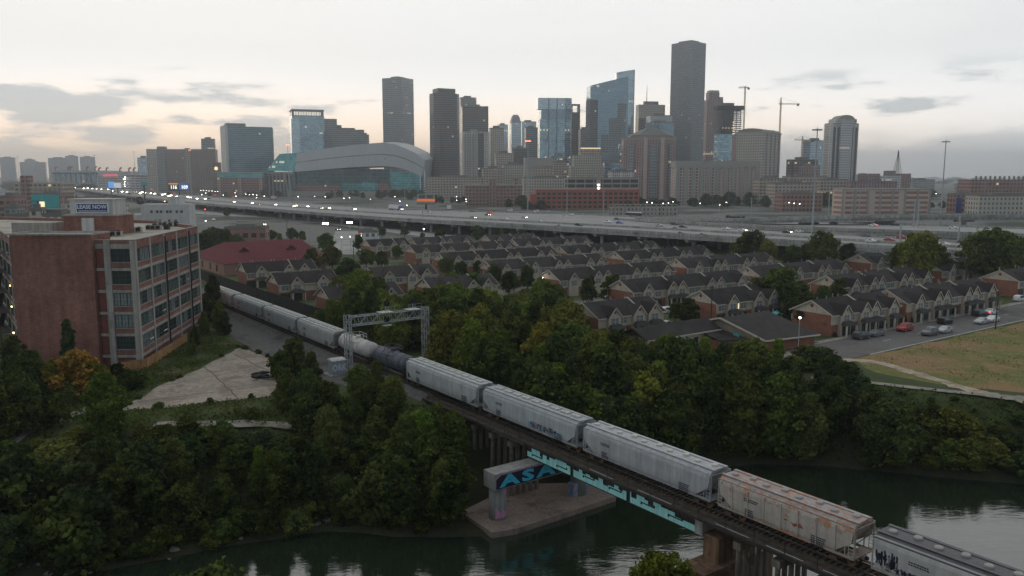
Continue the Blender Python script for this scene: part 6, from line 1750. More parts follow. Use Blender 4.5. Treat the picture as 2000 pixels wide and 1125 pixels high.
for x in (-3.8, 3.8):
    for s in (-1, 1): share('wheel', TYRE, T, (x, s * 1.1, .48), scale=(1.45, 1.2, 1.45))
# parked and moving cars in the street
SR = math.atan2(UV(1, 0).y, UV(1, 0).x) - R(1)
for px, py, c, k, lab, cat, lit, rot in [
    (1682, 655, 'dark', 'suv', 'dark car parked first on the street by the house porches', 'car', 'off', 0),
    (1712, 650, 'grey', 'sedan', 'grey car parked nose to tail behind the dark parked car', 'car', 'off', 0),
    (1767, 640, 'red', 'suv', 'dark red sport utility car parked on the street', 'car', 'off', math.pi),
    (1846, 626, 'black', 'suv', 'black sport utility car parked beyond the red car', 'car', 'off', 0),
    (1914, 611, 'dark', 'suv', 'dark car parked near the far end of the street', 'car', 'off', 0),
    (1936, 608, 'white', 'sedan', 'white car with red tail lights at the street end', 'car', 'tail', 0),
    (1816, 648, 'grey', 'suv', 'grey sport utility car parked along the field edge', 'car', 'off', math.pi),
    (1845, 643, 'silver', 'sedan', 'silver car parked along the field edge before the grey one', 'car', 'off', math.pi),
    (1917, 626, 'silver', 'sedan', 'dusty silver car parked farther up the field edge', 'car', 'off', math.pi),
    (1938, 622, 'white', 'sedan', 'white car parked last along the field edge', 'car', 'off', math.pi),
    (1992, 583, 'white', 'suv', 'white sport utility car turning at the edge of view', 'car', 'off', 0),
    (1306, 606, 'white', 'suv', 'white sport utility car parked behind the near house row', 'car', 'off', 0),
    (1303, 632, 'silver', 'sedan', 'silver car half hidden behind the dark hall roof', 'car', 'off', 0)]:
    p = G(px, py, .75); p.z = .03
    tag(vehicle(k, p, SR + rot, CC[c], lit), lab, cat, 'cars on the streets by the houses')
for px, py, c, k, lit, lab in [(515, 438, 'dark', 'sedan', 'head', 'car with headlights on the frontage road below the highway'), (659, 447.5, 'dark', 'suv', 'head', 'car with bright headlights by the flood lit lot'), (417, 429, 'white', 'pickup', 'off', 'white truck parked behind the brick building'), (467, 431, 'grey', 'sedan', 'off', 'grey car on the pavement below the highway')]:
    p = G(px, py, .75); p.z = .06; tag(vehicle(k, p, R(-55), CC[c], lit, 2, 1.5), lab, 'car', 'cars near the frontage road')

r = random.Random(8)
for u, v in ((150, 119), (176, 145), (182, 146), (208, 144), (214, 118), (232, 117), (160, 172), (188, 171), (212, 170), (166, 204), (215, 202), (178, 236), (138, 150), (139, 176), (197, 190), (138, 215)):
    p = UV(u, v, .03); k = r.choice(['sedan', 'suv', 'sedan', 'pickup']); c = r.choice(['white', 'silver', 'dark', 'grey', 'black', 'red'])
    zone(vehicle(k, p, SR + r.choice([0, math.pi]) + (R(90) if u in (138, 139, 197) else 0), CC[c], 'off', 1), f'{c} {"pickup" if k == "pickup" else "car"} parked in a lane', 'between the house rows', 'car', 'cars parked between the house rows')

# ------------------------------------------------------------------ the city
FC = {}
def fac(k, w, g, *a, **kw): FC[k] = facade(k, tuple(min(.62, x * 1.45) for x in w), tuple(min(.6, x * 1.5) for x in g), *a, **kw)
fac('grey_band', (.22, .225, .225), (.11, .125, .135), 3.2, 4.0, 1.0, .45, .012)
fac('slate_grid', (.20, .205, .205), (.075, .095, .105), 2.6, 4.0, .72, .6, .01)
fac('bronze_band', (.095, .082, .076), (.048, .050, .052), 3.0, 4.0, 1.0, .50, .020)
fac('bronze_grid', (.13, .105, .09), (.04, .042, .045), 4.5, 4.0, .8, .6, .035)
fac('blue_glass', (.12, .17, .20), (.13, .20, .24), 1.6, 4.0, .86, .82, .010, gmetal=.75, grough=.10, wrough=.35, jit=.25)
fac('blue_glass2', (.16, .22, .25), (.17, .25, .285), 3.2, 4.0, .9, .80, .018, gmetal=.8, grough=.08, wrough=.3, jit=.3)
fac('pale_glass', (.30, .35, .37), (.28, .35, .38), 2.0, 4.0, .85, .8, .012, gmetal=.8, grough=.10, wrough=.35, jit=.2)
fac('teal_glass', (.10, .26, .26), (.06, .24, .24), 3.0, 4.0, .9, .85, .02, gmetal=.5, grough=.15, wrough=.3)
fac('teal_dark', (.05, .085, .09), (.03, .075, .08), 4.0, 6.0, .9, .85, .0, gmetal=.3, grough=.2, wrough=.5)
fac('hotel_glass', (.13, .19, .21), (.075, .125, .15), 3.4, 3.4, .93, .72, .016, gmetal=.45, grough=.12, wrough=.5, jit=.3)
fac('stone_grid', (.36, .325, .27), (.08, .085, .085), 3.4, 3.7, .45, .55, .008)
fac('stone_pale', (.42, .40, .365), (.10, .105, .105), 2.6, 3.7, .5, .6, .008, pier=13, pierw=.25)
fac('stone_slot', (.37, .29, .25), (.075, .07, .07), 4.0, 3.6, .6, .55, .004, pier=9.5, pierw=.55)
fac('tan_grid', (.33, .265, .215), (.09, .085, .08), 4.2, 3.8, .6, .5, .018)
fac('white_slab', (.46, .455, .43), (.10, .11, .11), 3.0, 3.5, .55, .5, .015)
fac('brown_stripe', (.28, .155, .135), (.085, .085, .09), 3.6, 3.8, .55, .78, .006)
fac('brick_far', (.25, .13, .105), (.06, .06, .06), 4.0, 4.0, .62, .55, .02)
fac('red_far', (.40, .135, .095), (.10, .075, .07), 4.4, 4.2, .6, .66, .0)
fac('garage', (.50, .485, .455), (.045, .045, .045), 60.0, 3.3, 1.0, .52, .0, pier=8, pierw=.06, jit=.0)
fac('garage_tan', (.42, .335, .275), (.085, .07, .065), 60.0, 4.0, 1.0, .45, .0, pier=11, pierw=.1, jit=.0)
fac('garage_red', (.41, .33, .275), (.235, .12, .10), 26.0, 4.2, .8, .52, .0, jit=.1, grough=.8)
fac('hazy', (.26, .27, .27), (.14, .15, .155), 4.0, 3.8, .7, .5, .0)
fac('brown_hotel', (.23, .165, .145), (.09, .08, .08), 3.2, 3.3, .5, .6, .012)
fac('metal_ribs', (.30, .305, .30), (.25, .255, .25), 3.0, 400, .5, .98, .0, wrough=.5, grough=.5, jit=.05)
FC['roof'] = mat('far_roof', (.20, .195, .185), .9, .15, .05)
FC['dark'] = mat('far_dark', (.05, .05, .05), .8, .2, .05)
FC['stone'] = mat('far_stone', (.38, .35, .31), .9, .12, .05)
FC['stone_white'] = mat('far_white_stone', (.62, .60, .54), .9, .1, .05)
FC['plant'] = mat('far_plant', (.22, .20, .18), .9, .2, .08)
FC['verdigris'] = mat('verdigris', (.23, .235, .20), .8, .15, .06)
FC['slab'] = mat('slab', (.16, .15, .14), .9, .2, .1)
FC['yellow'] = mat('crane_yellow', (.55, .36, .08), .6, .1, .2)
FC['red'] = mat('far_red', (.42, .05, .04), .6, .1, .2)
def frame_at(pxl, pxc, pxr, Y, th):
    th = R(th); c = PY(pxc, 343, Y); dep = proj((c.x, Y, 20))[2]
    wl, wr = (pxc - pxl) * dep / FOC, (pxr - pxc) * dep / FOC
    return c, wr / math.cos(th), wl / math.sin(th), th
def ztop(px, py, Y): return PY(px, py, Y).z
def tower(label, pxl, pxc, pxr, py, Y, m, th=35, name='office_tower', cat='building', side=None, depth=None, roof='roof', build=None, base=-.3):
    """box building whose nearest upright edge stands at pxc; its faces run back to pxl and pxr"""
    c, b_, a_, t_ = frame_at(pxl, pxc, pxr, Y, th)
    if pxc - pxl < 2: a_ = depth or 35
    if pxr - pxc < 2: b_ = depth or 35
    T = thing(name, (c.x, Y, 0), t_, label, cat)
    H = ztop(pxc, py, Y)
    if build: build(T, b_, a_, H, lambda q: ztop(pxc, q, Y)); return T
    b = MB(); poly = [(0, 0), (b_, 0), (b_, a_), (0, a_)]
    b.solid([(*p, base) for p in poly] + [(*p, H) for p in poly], [(0,1,5,4), (1,2,6,5), (2,3,7,6), (3,0,4,7), (4,5,6,7)], [0, 1 if side else 0, 0, 1 if side else 0, 2])
    b.build('shaft', [FC[m], FC[side or m], FC[roof]], T)
    b = MB()
    for (x0, x1, y0, y1) in ((0, b_, 0, .8), (0, b_, a_ - .8, a_), (0, .8, .8, a_ - .8), (b_ - .8, b_, .8, a_ - .8)): b.box(x0, x1, y0, y1, H, H + 1.4)
    b.build('parapet', FC['plant'], T)
    b = MB(); b.box(b_ * .25, b_ * .7, a_ * .3, a_ * .7, H, H + min(5, H * .05 + 2)); b.build('roof_plant', FC['plant'], T)
    return T
def part_box(T, nm, x0, x1, y0, y1, z0, z1, m): b = MB(); b.box(x0, x1, y0, y1, z0, z1); return b.build(nm, FC[m] if isinstance(m, str) else m, T)

# far hazy blocks on the left horizon
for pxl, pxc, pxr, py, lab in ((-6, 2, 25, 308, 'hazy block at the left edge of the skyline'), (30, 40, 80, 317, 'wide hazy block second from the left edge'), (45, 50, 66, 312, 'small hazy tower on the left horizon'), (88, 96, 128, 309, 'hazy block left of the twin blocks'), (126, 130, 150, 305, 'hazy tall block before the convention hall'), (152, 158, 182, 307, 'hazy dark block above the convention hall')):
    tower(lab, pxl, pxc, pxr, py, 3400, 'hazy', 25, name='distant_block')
# convention hall with curved red roof vents
CH = thing('convention_hall', (PY(100, 343, 1900).x, 1900, 0), R(3), 'long pale convention hall with red curved vents on its roof', 'building')
s = 1900 / FOC; H0 = ztop(150, 333, 1900)
part_box(CH, 'hall', 0, 105 * s, 0, 90, -.3, H0, 'white_slab'); part_box(CH, 'dark_glazing', 6 * s, 88 * s, -3, 0, H0 - 32, H0 - 2, 'blue_glass')
for k in range(9): part_box(CH, 'column', (8 + k * 9.5) * s, (9.6 + k * 9.5) * s, -6, -3, -.3, H0 - 8, 'stone')
part_box(CH, 'canopy', 5 * s, 90 * s, -8, 0, H0 - 8, H0 - 5, 'dark')
part_box(CH, 'east_hall', 88 * s, 245 * s, -6, 80, -.3, ztop(250, 335, 1900), 'white_slab')
o = part_box(CH, 'red_sign', 100 * s, 128 * s, -7, -6, H0 - 14, H0 - 8, glow('red_sign', (1.0, .16, .2), .45))
for px in (107, 131, 135, 166, 182, 189, 203, 229, 246, 255, 266, 277, 290, 302, 314, 327, 338):
    x = (px - 100) * s; z = H0 if px < 188 else ztop(250, 335, 1900); b = MB()
    pts = [(x, 0), (x, 5), (x + 1.5, 8), (x + 5, 8.5)]
    for p, q in zip(pts, pts[1:]): b.tube((p[0], 4, z + p[1]), (q[0], 4, z + q[1]), 1.7, 1.7, 8)
    b.build('roof_vent', FC['red'], CH)
# garage with lit stair
tower('white multi storey car park with open decks on the left', 187, 190, 392, 346, 1650, 'garage', 4, name='parking_garage')
GL = thing('stair_lights', PY(243, 360, 1645), 0, 'lit stair of the white car park', 'lights')
for k, py in enumerate((346, 350, 355, 359.5, 364)):
    p = PY(244 - (k % 2), py, 1644) - GL.location; MB().cbox(p, (1.5 if k != 1 else 4.5, .5, .9)).build('stair_lamp', M['lamp_white'], GL)
part = tower('teal glass link building beside the car park', 362, 366, 392, 321, 1700, 'pale_glass', 8, name='link_building')
tower('small pale block left of the brown hotel', 267, 270, 291, 309, 1750, 'pale_glass', 20, name='apartment_block')
def hotel(T, b_, a_, H, z):
    part_box(T, 'wing', 0, b_, 0, a_, -.3, H, 'brown_hotel'); part_box(T, 'light_wing', -1, b_ * .15, -2, a_, -.3, H, 'stone_grid')
    part_box(T, 'lift_tower', b_ * .15, b_ * .27, -3, 12, -.3, z(286), 'slate_grid'); part_box(T, 'end_wing', b_ * .55, b_ * .62, -1.5, 4, -.3, H + 2, 'tan_grid')
tower('long brown hotel block with a lift tower, left of the glass hotel', 287, 290, 416, 291, 1600, 'brown_hotel', 8, build=hotel, name='hotel_block')
tower('grey block peeking from behind the glass hotel', 393, 396, 420, 272, 1800, 'slate_grid', 12)
def hilton(T, b_, a_, H, z):
    part_box(T, 'glass_front', 0, b_, 0, a_, -.3, H, 'hotel_glass')
    b = MB(); b.box(-1.2, 0, -.5, a_, -.3, H + 2); b.box(-1.2, 3, -.6, 0, -.3, H + 2); b.build('stone_end', FC['stone_white'], T)
    part_box(T, 'roof_screen', b_ * .05, b_ * .45, a_ * .2, a_ * .7, H, H + 6, 'plant'); part_box(T, 'end_fin', b_, b_ + 1.5, -1, a_, -.3, H - 2, 'stone')
tower('broad glass hotel with a pale stone end wall', 417, 445, 523, 246, 1500, 'hotel_glass', 28, build=hilton, name='glass_hotel')
def t6(T, b_, a_, H, z):
    part_box(T, 'shaft', 0, b_, 0, a_, -.3, H, 'blue_glass2'); part_box(T, 'white_corner', -2, b_ * .22, -2.5, a_ * .5, -.3, H - 6, 'pale_glass')
    part_box(T, 'crown_back', b_ * .02, b_, 8, a_, H, H + 11, 'slate_grid')
    cr = part_box(T, 'crown_roof', 0, b_, -.5, a_, H + 11, H + 13.5, 'plant')
    for k in range(12): x = b_ * (.04 + .08 * k); part_box(T, 'crown_post', x, x + 1.2, 0, 1.5, H, H + 11, 'plant')
    part_box(T, 'crown_lights', b_ * .08, b_ * .9, 6.5, 7.5, H + 2, H + 9, glow('crown_lights', (1.0, .93, .78), .75))
    part_box(T, 'side_tower', b_, b_ * 1.40, 4, a_, -.3, z(230), 'slate_grid'); part_box(T, 'side_step', b_ * 1.4, b_ * 1.55, 6, a_, -.3, z(242), 'bronze_grid')
tower('blue office tower with a lit open crown, left of the stadium roof', 557, 574, 632, 226, 1700, 'blue_glass2', 20, build=t6)
tower('grey mid rise behind the stadium roof', 650, 654, 711, 254, 1650, 'slate_grid', 12)
tower('low grey step beside the mid rise behind the stadium', 706, 709, 722, 264, 1640, 'slate_grid', 12)
tower('tall slim grey tower with bright side, right of the stadium crest', 747, 788, 806, 152, 1750, 'grey_band', 64, side='slate_grid')

# stadium
ST = thing('stadium', (PY(700, 343, 1400).x, 1400, 0), 0, 'ballpark with a curved metal roof and green glass end', 'stadium')
sx = lambda px: (px - 700) * 1400 / FOC
zz_ = lambda py: ztop(700, py, 1400)
top = [(577, 300), (610, 293.5), (645, 288), (690, 282), (745, 277.5), (770, 281.5), (790, 289), (812, 300), (828, 312)]
bot = [(577, 335.5), (610, 333), (645, 330), (690, 326.5), (745, 324.5), (770, 326), (790, 330.5), (812, 340), (822, 345)]
b = MB(); rings = []
for (xt, yt), (xb, yb) in zip(top, bot): rings.append([(sx(xb), 0, zz_(yb)), (sx(xt), 16, zz_(yt)), (sx(xt) + 6, 150, zz_(yt) + 6), (sx(xb) + 6, 150, zz_(yb))])
b.loft(rings); b.build('roof', FC['metal_ribs'], ST)
b = MB(); rings = []
for (xt, yt), (xb, yb) in zip(top, bot): rings.append([(sx((xt + xb) / 2), 7.6, zz_((yt + yb) / 2) + z) for z in (-.8, .8)] + [(sx((xt + xb) / 2), 8.5, zz_((yt + yb) / 2) + z) for z in (.8, -.8)])
b.loft(rings); b.build('roof_seam', FC['verdigris'], ST)
part_box(ST, 'back_wall', sx(580), sx(822), 14, 130, -.3, zz_(336), 'slate_grid')
part_box(ST, 'dark_glazing', sx(578), sx(760), 10, 14, zz_(364), zz_(330), 'teal_dark')
part_box(ST, 'teal_glazing', sx(760), sx(818), 9, 14, zz_(382), zz_(336), 'teal_glass')
part_box(ST, 'teal_band', sx(665), sx(736), 9, 10, zz_(375), zz_(357), 'teal_glass')
for a_, c_, t_ in ((577, 664, 361), (736, 758, 360), (758, 798, 369)): part_box(ST, 'brick_base', sx(a_), sx(c_), 6, 10.5, -.3, zz_(t_), 'brick_far')
part_box(ST, 'arch_block', sx(736), sx(757), 4, 6, -.3, zz_(357), 'brick_far')
for px in (818, 826): part_box(ST, 'corner_column', sx(px), sx(px + 2), 6, 9, -.3, zz_(330), 'pale_glass')
part_box(ST, 'terrace', sx(560), sx(800), -2, 6, -.3, zz_(374), 'stone')
b = MB(); b.loft([[(sx(517), 16, zz_(333)), (sx(577), 6, zz_(335)), (sx(577), 120, zz_(335)), (sx(517), 120, zz_(333))], [(sx(541), 24, zz_(300)), (sx(590), 20, zz_(297)), (sx(590), 120, zz_(297)), (sx(541), 120, zz_(300))]])
b.build('green_glass_end', FC['teal_glass'], ST)
part_box(ST, 'wing_wall', sx(495), sx(575), 8, 60, -.3, zz_(336), 'hotel_glass'); part_box(ST, 'wing_cornice', sx(493), sx(574), 1, 8, zz_(340), zz_(335.5), 'stone')
for k in range(11):
    x = sx(497 + k * 7.2); b = MB(); b.bar((x, 3, -.3), (x - (0 if k < 9 else 4), 3, zz_(340)), 2.2); b.build('wing_column', FC['stone'], ST)
for k in range(10):
    x = sx(500.5 + k * 7.2); b = MB(); b.box(x - 2.2, x + 2.2, 5, 6, zz_(344), zz_(342)); b.build('arch_head', FC['stone'], ST)
AR = thing('brick_arcade', (PY(420, 343, 1380).x, 1380, 0), R(2), 'low brick arcade with green glazing beside the ballpark', 'building')
s = 1380 / FOC; zz2 = lambda py: ztop(460, py, 1380)
part_box(AR, 'brick_wall', 0, 92 * s, 0, 40, -.3, zz2(347), 'brick_far'); part_box(AR, 'green_glazing', 4 * s, 92 * s, 1, 39, zz2(347), zz2(338), 'teal_glass'); part_box(AR, 'roof', -2, 94 * s, -1, 41, zz2(338), zz2(336), 'stone')
for k in range(3): part_box(AR, 'pier', (4 + k * 40) * s, (10 + k * 40) * s, -1.5, 0, -.3, zz2(345), 'tan_grid')
part_box(AR, 'clock_tower', -4 * s, 8 * s, 2, 14, -.3, zz2(317), 'brick_far'); o = MB().tube((2 * s, 1.6, zz2(329)), (2 * s, 2, zz2(329)), 3.0, n=16).build('clock_face', M['window_lit'], AR)
# lettering and emblem on the roof
def on_roof(px, py, me, nm, sc=1.0):
    o = link(nm, me, ST, (sx(px), 7.0 if py > 0 else 0, zz_(py))); o.rotation_euler = (R(90) - .35, 0, 0); o.scale = (sc,) * 3; return o
M['far_letter'] = mat('far_letter', (.06, .07, .10), .7, .1, .1)
on_roof(732, 313.5, text_mesh('roof_letters', 'MINUTE', 5.6, .2, M['far_letter'], .12), 'roof_letters').location.y = 5.4
on_roof(758, 313.5, text_mesh('roof_letters', 'MAID', 5.6, .2, M['far_letter'], .12), 'roof_letters').location.y = 5.4
b = MB(); pts = [(7.5 * math.sin(k * math.pi / 5) * (1 if k % 2 == 0 else .45), 7.5 * math.cos(k * math.pi / 5) * (1 if k % 2 == 0 else .45)) for k in range(10)]
b.prism(pts, 0, .4); o = b.build('emblem_star', mat('emblem_red', (.45, .09, .04), .6, .05, 1), ST, (sx(745), 5.0, zz_(312))); o.rotation_euler = (R(90) - .35, 0, 0)
b = MB(); b.lathe([(2.6, 0), (2.6, .6)], (0, 0, 0), 14); o = b.build('emblem_disc', mat('emblem_pale', (.55, .45, .38), .6, .05, 1), ST, (sx(745), 4.7, zz_(312))); o.rotation_euler = (R(90) - .35, 0, 0)

# downtown, left to right
def t10(T, b_, a_, H, z):
    ch = min(b_, a_) * .22
    b = MB(); b.prism([(ch, 0), (b_ - ch, 0), (b_, ch), (b_, a_ - ch), (b_ - ch, a_), (ch, a_), (0, a_ - ch), (0, ch)], -.3, H, 0, 1); b.build('shaft', [FC['bronze_band'], FC['roof']], T)
    b = MB(); b.prism([(b_ * .15, a_ * .12), (b_ * .82, a_ * .12), (b_ * .82, a_ * .85), (b_ * .15, a_ * .85)], H, z(171)); b.build('crown', FC['bronze_band'], T)
tower('dark bronze tower with chamfered corners and raised crown', 834, 852, 900, 181, 1500, 'bronze_band', 28, build=t10)
tower('dark glass tower top behind the bronze tower', 897, 901, 931, 191, 1800, 'slate_grid', 14)
tower('bronze tower with warm lit floors beside the chamfered tower', 899, 904, 954, 208, 1620, 'bronze_grid', 12)
def t11(T, b_, a_, H, z):
    part_box(T, 'slab', 0, b_, 0, a_, -.3, H, 'stone_pale'); part_box(T, 'glass_strip', b_ * .56, b_ * .78, -.6, 0, -.3, H - 2, 'bronze_band'); part_box(T, 'lift_head', b_ * .3, b_ * .55, 4, a_ * .6, H, z(252), 'stone')
    for k in range(5): part_box(T, 'balcony_stack', b_ * (.05 + .1 * k), b_ * (.08 + .1 * k), -1.5, 0, 4, H - 3, 'stone')
tower('beige apartment slab with dark glass strip below bronze towers', 901, 905, 956, 257, 1300, 'stone_pale', 10, build=t11, name='apartment_slab')
tower('grey beige block right of the apartment slab', 955, 958, 984, 251, 1400, 'stone_grid', 12)
tower('low hazy block at the foot of the beige slab', 965, 969, 1003, 300, 1350, 'stone_grid', 12)
tower('pale far tower with flat top, left of the domed tower', 971, 975, 992, 244, 2000, 'pale_glass', 14)
def dome(T, b_, a_, H, z):
    part_box(T, 'shaft', 0, b_, 0, a_, -.3, H, 'pale_glass')
    b = MB(); c = (b_ / 2, a_ / 2); b.prism([(0, 0), (b_, 0), (b_, a_), (0, a_)], H, H + 14, 0, 0, .72); b.prism([(b_ * .14, a_ * .14), (b_ * .86, a_ * .14), (b_ * .86, a_ * .86), (b_ * .14, a_ * .86)], H + 14, H + 20, 0, 0, .55); b.build('crown', FC['hazy'], T)
tower('far pale tower with a tapering faceted crown', 995, 999, 1018, 240, 2000, 'pale_glass', 14, build=dome)
tower('far pale blue block beside the faceted crown', 1016, 1019, 1047, 238, 2050, 'pale_glass', 10)
tower('dark mid rise in front of the pale far towers', 1000, 1004, 1030, 290, 1550, 'bronze_grid', 12)
tower('dark glass block left of the bulging glass tower', 1024, 1027, 1050, 250, 1700, 'slate_grid', 12)
def t13(T, b_, a_, H, z):
    zl, zm = z(233), z(213)
    b = MB(); b.prism([(b_ * .06, 0), (b_ * .8, -4), (b_, 0), (b_, a_), (b_ * .06, a_)], -.3, zl, 0, 1); b.build('lower_shaft', [FC['blue_glass2'], FC['roof']], T)
    b = MB(); b.prism([(b_ * .1, 1), (b_ * .8, -3), (b_, 1), (b_, a_), (b_ * .1, a_)], zl, zm, 0, 1); b.build('waist', [FC['blue_glass'], FC['roof']], T)
    b = MB(); b.prism([(0, -1), (b_ * .8, -5), (b_ * 1.01, -1), (b_ * 1.01, a_), (0, a_)], zm, H, 0, 1); b.build('head', [FC['pale_glass'], FC['roof']], T)
    for k in (.3, .55): part_box(T, 'mullion', b_ * k, b_ * k + 1.5, -5, -2, 20, H - 1, 'slate_grid')
tower('glass tower with an overhanging pale head', 1047, 1050, 1115, 191, 1600, 'blue_glass2', 8, build=t13)
def t13b(T, b_, a_, H, z):
    zh, zl = z(206), z(219)
    part_box(T, 'shaft', 0, b_, 0, a_, -.3, zl, 'bronze_grid'); part_box(T, 'frame_post', b_ * .78, b_, 0, a_, zl, zh, 'bronze_grid'); part_box(T, 'frame_post', 0, b_ * .15, 0, a_, zl, zh, 'bronze_grid'); part_box(T, 'frame_beam', 0, b_, 0, a_, zh, H, 'bronze_grid')
tower('narrow dark tower with a square hole through its top', 1113, 1115, 1132, 203, 1650, 'bronze_grid', 12, build=t13b)
tower('dark block left of the slanted glass tower', 1130, 1133, 1150, 253, 1600, 'slate_grid', 12)
def wedge(T, b_, a_, H, z):
    zr = z(147)
    b = MB(); b.prism([(0, 0), (b_, 0), (b_, a_), (0, a_)], -.3, lambda x, y: H + (zr - H) * x / b_, 0, 1); b.build('glass_wedge', [FC['blue_glass'], FC['roof']], T)
    b = MB(); b.prism([(-.8, -.8), (b_ * .2, -.8), (b_ * .2, 0), (0, 0), (0, a_), (-.8, a_)], -.3, z(195)); b.build('dark_edge', FC['bronze_band'], T)
    for k, (x0, x1, z0, z1) in enumerate(((.5, .75, 300, 230), (.72, .95, 280, 200), (.3, .48, 300, 262))): part_box(T, 'mirror_bay', b_ * x0, b_ * x1, -.5, 0, z(z0), z(z1), 'slate_grid')
tower('blue glass tower with a slanting roof line', 1146, 1151, 1226, 167, 1500, 'blue_glass', 10, build=wedge)
def curve(T, b_, a_, H, z):
    n = 14; pts = [(b_ / 2 + b_ / 2 * math.cos(math.pi + math.pi * k / n), a_ * .3 + a_ * .3 * math.sin(math.pi + math.pi * k / n)) for k in range(n + 1)] + [(b_, a_), (0, a_)]
    b = MB(); b.prism(pts, -.3, lambda x, y: H - 3 + 6 * x / b_, 0, 1); b.build('round_shaft', [FC['pale_glass'], FC['roof']], T)
tower('tall green tinted tower with rounded front behind the slanted one', 1200, 1202, 1238, 138, 1620, 'pale_glass', 6, build=curve)
def t16(T, b_, a_, H, z):
    part_box(T, 'shaft', 0, b_, 0, a_, -.3, H, 'stone_grid'); part_box(T, 'cap', b_ * .25, b_ * .78, 6, a_ * .7, H, z(197), 'plant'); part_box(T, 'dark_base', -2, b_ * .48, -6, 0, -.3, z(231), 'bronze_grid')
    b = MB(); b.tube((b_ * .35, 10, z(197)), (b_ * .35, 10, z(165)), .8, .3, 6); b.build('antenna', FC['dark'], T)
tower('beige tower with flat cap and thin antenna', 1242, 1245, 1297, 204, 1700, 'stone_grid', 8, build=t16)
tower('pale low block behind the pyramid roofed tower', 1264, 1268, 1312, 226, 1600, 'white_slab', 8)
tower('dark glass block below the pale block behind the pyramid', 1262, 1266, 1316, 240, 1550, 'blue_glass', 8)
def pyr(T, b_, a_, H, z):
    ch = b_ * .28; poly = [(ch, 0), (b_ - ch, 0), (b_, ch), (b_, a_), (0, a_), (0, ch)]
    b = MB(); b.prism(poly, -.3, H, 0, 1); b.build('shaft', [FC['brown_stripe'], FC['roof']], T)
    for x0, x1 in ((ch + 2, ch + 7), (b_ - ch - 7, b_ - ch - 2)): part_box(T, 'pilaster', x0, x1, -1.5, 0, -.3, H + 3, 'stone_slot')
    part_box(T, 'glass_bay', b_ * .43, b_ * .57, -.8, 0, 4, H - 8, 'slate_grid')
    for e, d in (((1.5, ch - 1.5), (ch - 4, 3)), ((b_ - ch + 2, 1.5), (b_ - 2, ch - 3))):
        b = MB(); b.bar((e[0] * .7 + d[0] * .3, e[1] * .7 + d[1] * .3 - 1.2, H / 2), (e[0] * .35 + d[0] * .65, e[1] * .35 + d[1] * .65 - 1.2, H / 2), 1.2, H - 10); b.build('glass_bay', FC['slate_grid'], T)
    b = MB(); b.prism([(p[0] + 0, p[1]) for p in poly], H, H + 4, 0, 0, 1.03); b.build('cornice', FC['stone'], T)
    b = MB(); b.prism([(b_ * .22, a_ * .12), (b_ * .78, a_ * .12), (b_ * .9, a_ * .3), (b_ * .9, a_ * .8), (b_ * .1, a_ * .8), (b_ * .1, a_ * .3)], H + 4, z(264)); b.build('drum', FC['brown_stripe'], T)
    b = MB(); b.prism([(b_ * .2, a_ * .1), (b_ * .8, a_ * .1), (b_ * .92, a_ * .3), (b_ * .92, a_ * .82), (b_ * .08, a_ * .82), (b_ * .08, a_ * .3)], z(264), z(245), 0, 0, .08); b.build('pyramid_roof', FC['verdigris'], T)
tower('rosy brown tower with striped bays and a pyramid roof', 1219, 1224, 1329, 273, 1150, 'brown_stripe', 6, build=pyr)
fac('grey_dark', (.14, .145, .145), (.09, .105, .11), 3.0, 4.0, .75, .55, .010)
def chase(T, b_, a_, H, z):
    ch = min(a_, b_) * .5
    b = MB(); b.prism([(0, 0), (b_, 0), (b_, a_), (0, a_)], -.3, H, 0, 1); b.build('shaft', [FC['grey_dark'], FC['roof']], T)
    part_box(T, 'roof_plant', b_ * .2, b_ * .8, a_ * .2, a_ * .8, H, H + 4, 'plant')
tower('tallest tower of the skyline, plain grey with two visible faces', 1312, 1347, 1378, 80, 1640, 'grey_dark', 44, build=chase)
def t19(T, b_, a_, H, z):
    part_box(T, 'shaft', 0, b_, 0, a_, -.3, z(195), 'brown_stripe'); part_box(T, 'upper', b_ * .12, b_ * .78, 2, a_, z(195), z(180), 'brown_stripe'); part_box(T, 'crown', b_ * .16, b_ * .74, 1, a_ * .9, z(180), H, 'stone_grid'); part_box(T, 'shoulder', b_ * .8, b_, 1, a_, z(195), z(189), 'brown_stripe')
tower('stepped brown tower beside the tallest tower', 1374, 1377, 1409, 176, 1700, 'brown_stripe', 10, build=t19)
def constr(T, b_, a_, H, z):
    zg = z(262)
    part_box(T, 'glazed_floors', 0, b_, 0, a_, -.3, zg, 'blue_glass2'); part_box(T, 'core', b_ * .25, b_ * .7, a_ * .3, a_ * .7, zg, H + 4, 'slab')
    nf = 15
    for k in range(nf):
        zc = zg + (H - zg) * k / nf; part_box(T, 'floor_slab', -.4, b_ + .4, -.4, a_, zc, zc + .9, 'slab')
    part_box(T, 'top_formwork', -2, b_ + 2.5, -2, a_ + 1, H - 7, H - 1, 'dark')
    for k in range(6): b = MB(); x = b_ * (.08 + .17 * k); b.bar((x, .5, zg), (x, .5, H), 1.0); b.build('column', FC['slab'], T)
    for k in range(13):
        b = MB(); b.cbox((b_ * .62, -1, z(306 - k * 5.6)), (1.8, .5, 1.3)); b.build('work_light', M['window_lit'], T)
    for k in range(5):
        b = MB(); b.cbox((b_ * (.18 + .13 * k), -1, z(250)), (1.3, .5, 1.0)); b.build('work_light', M['window_lit'], T)
tower('unfinished tower with bare floors on top and blue glass below', 1397, 1400, 1447, 205, 1350, 'blue_glass2', 8, build=constr)
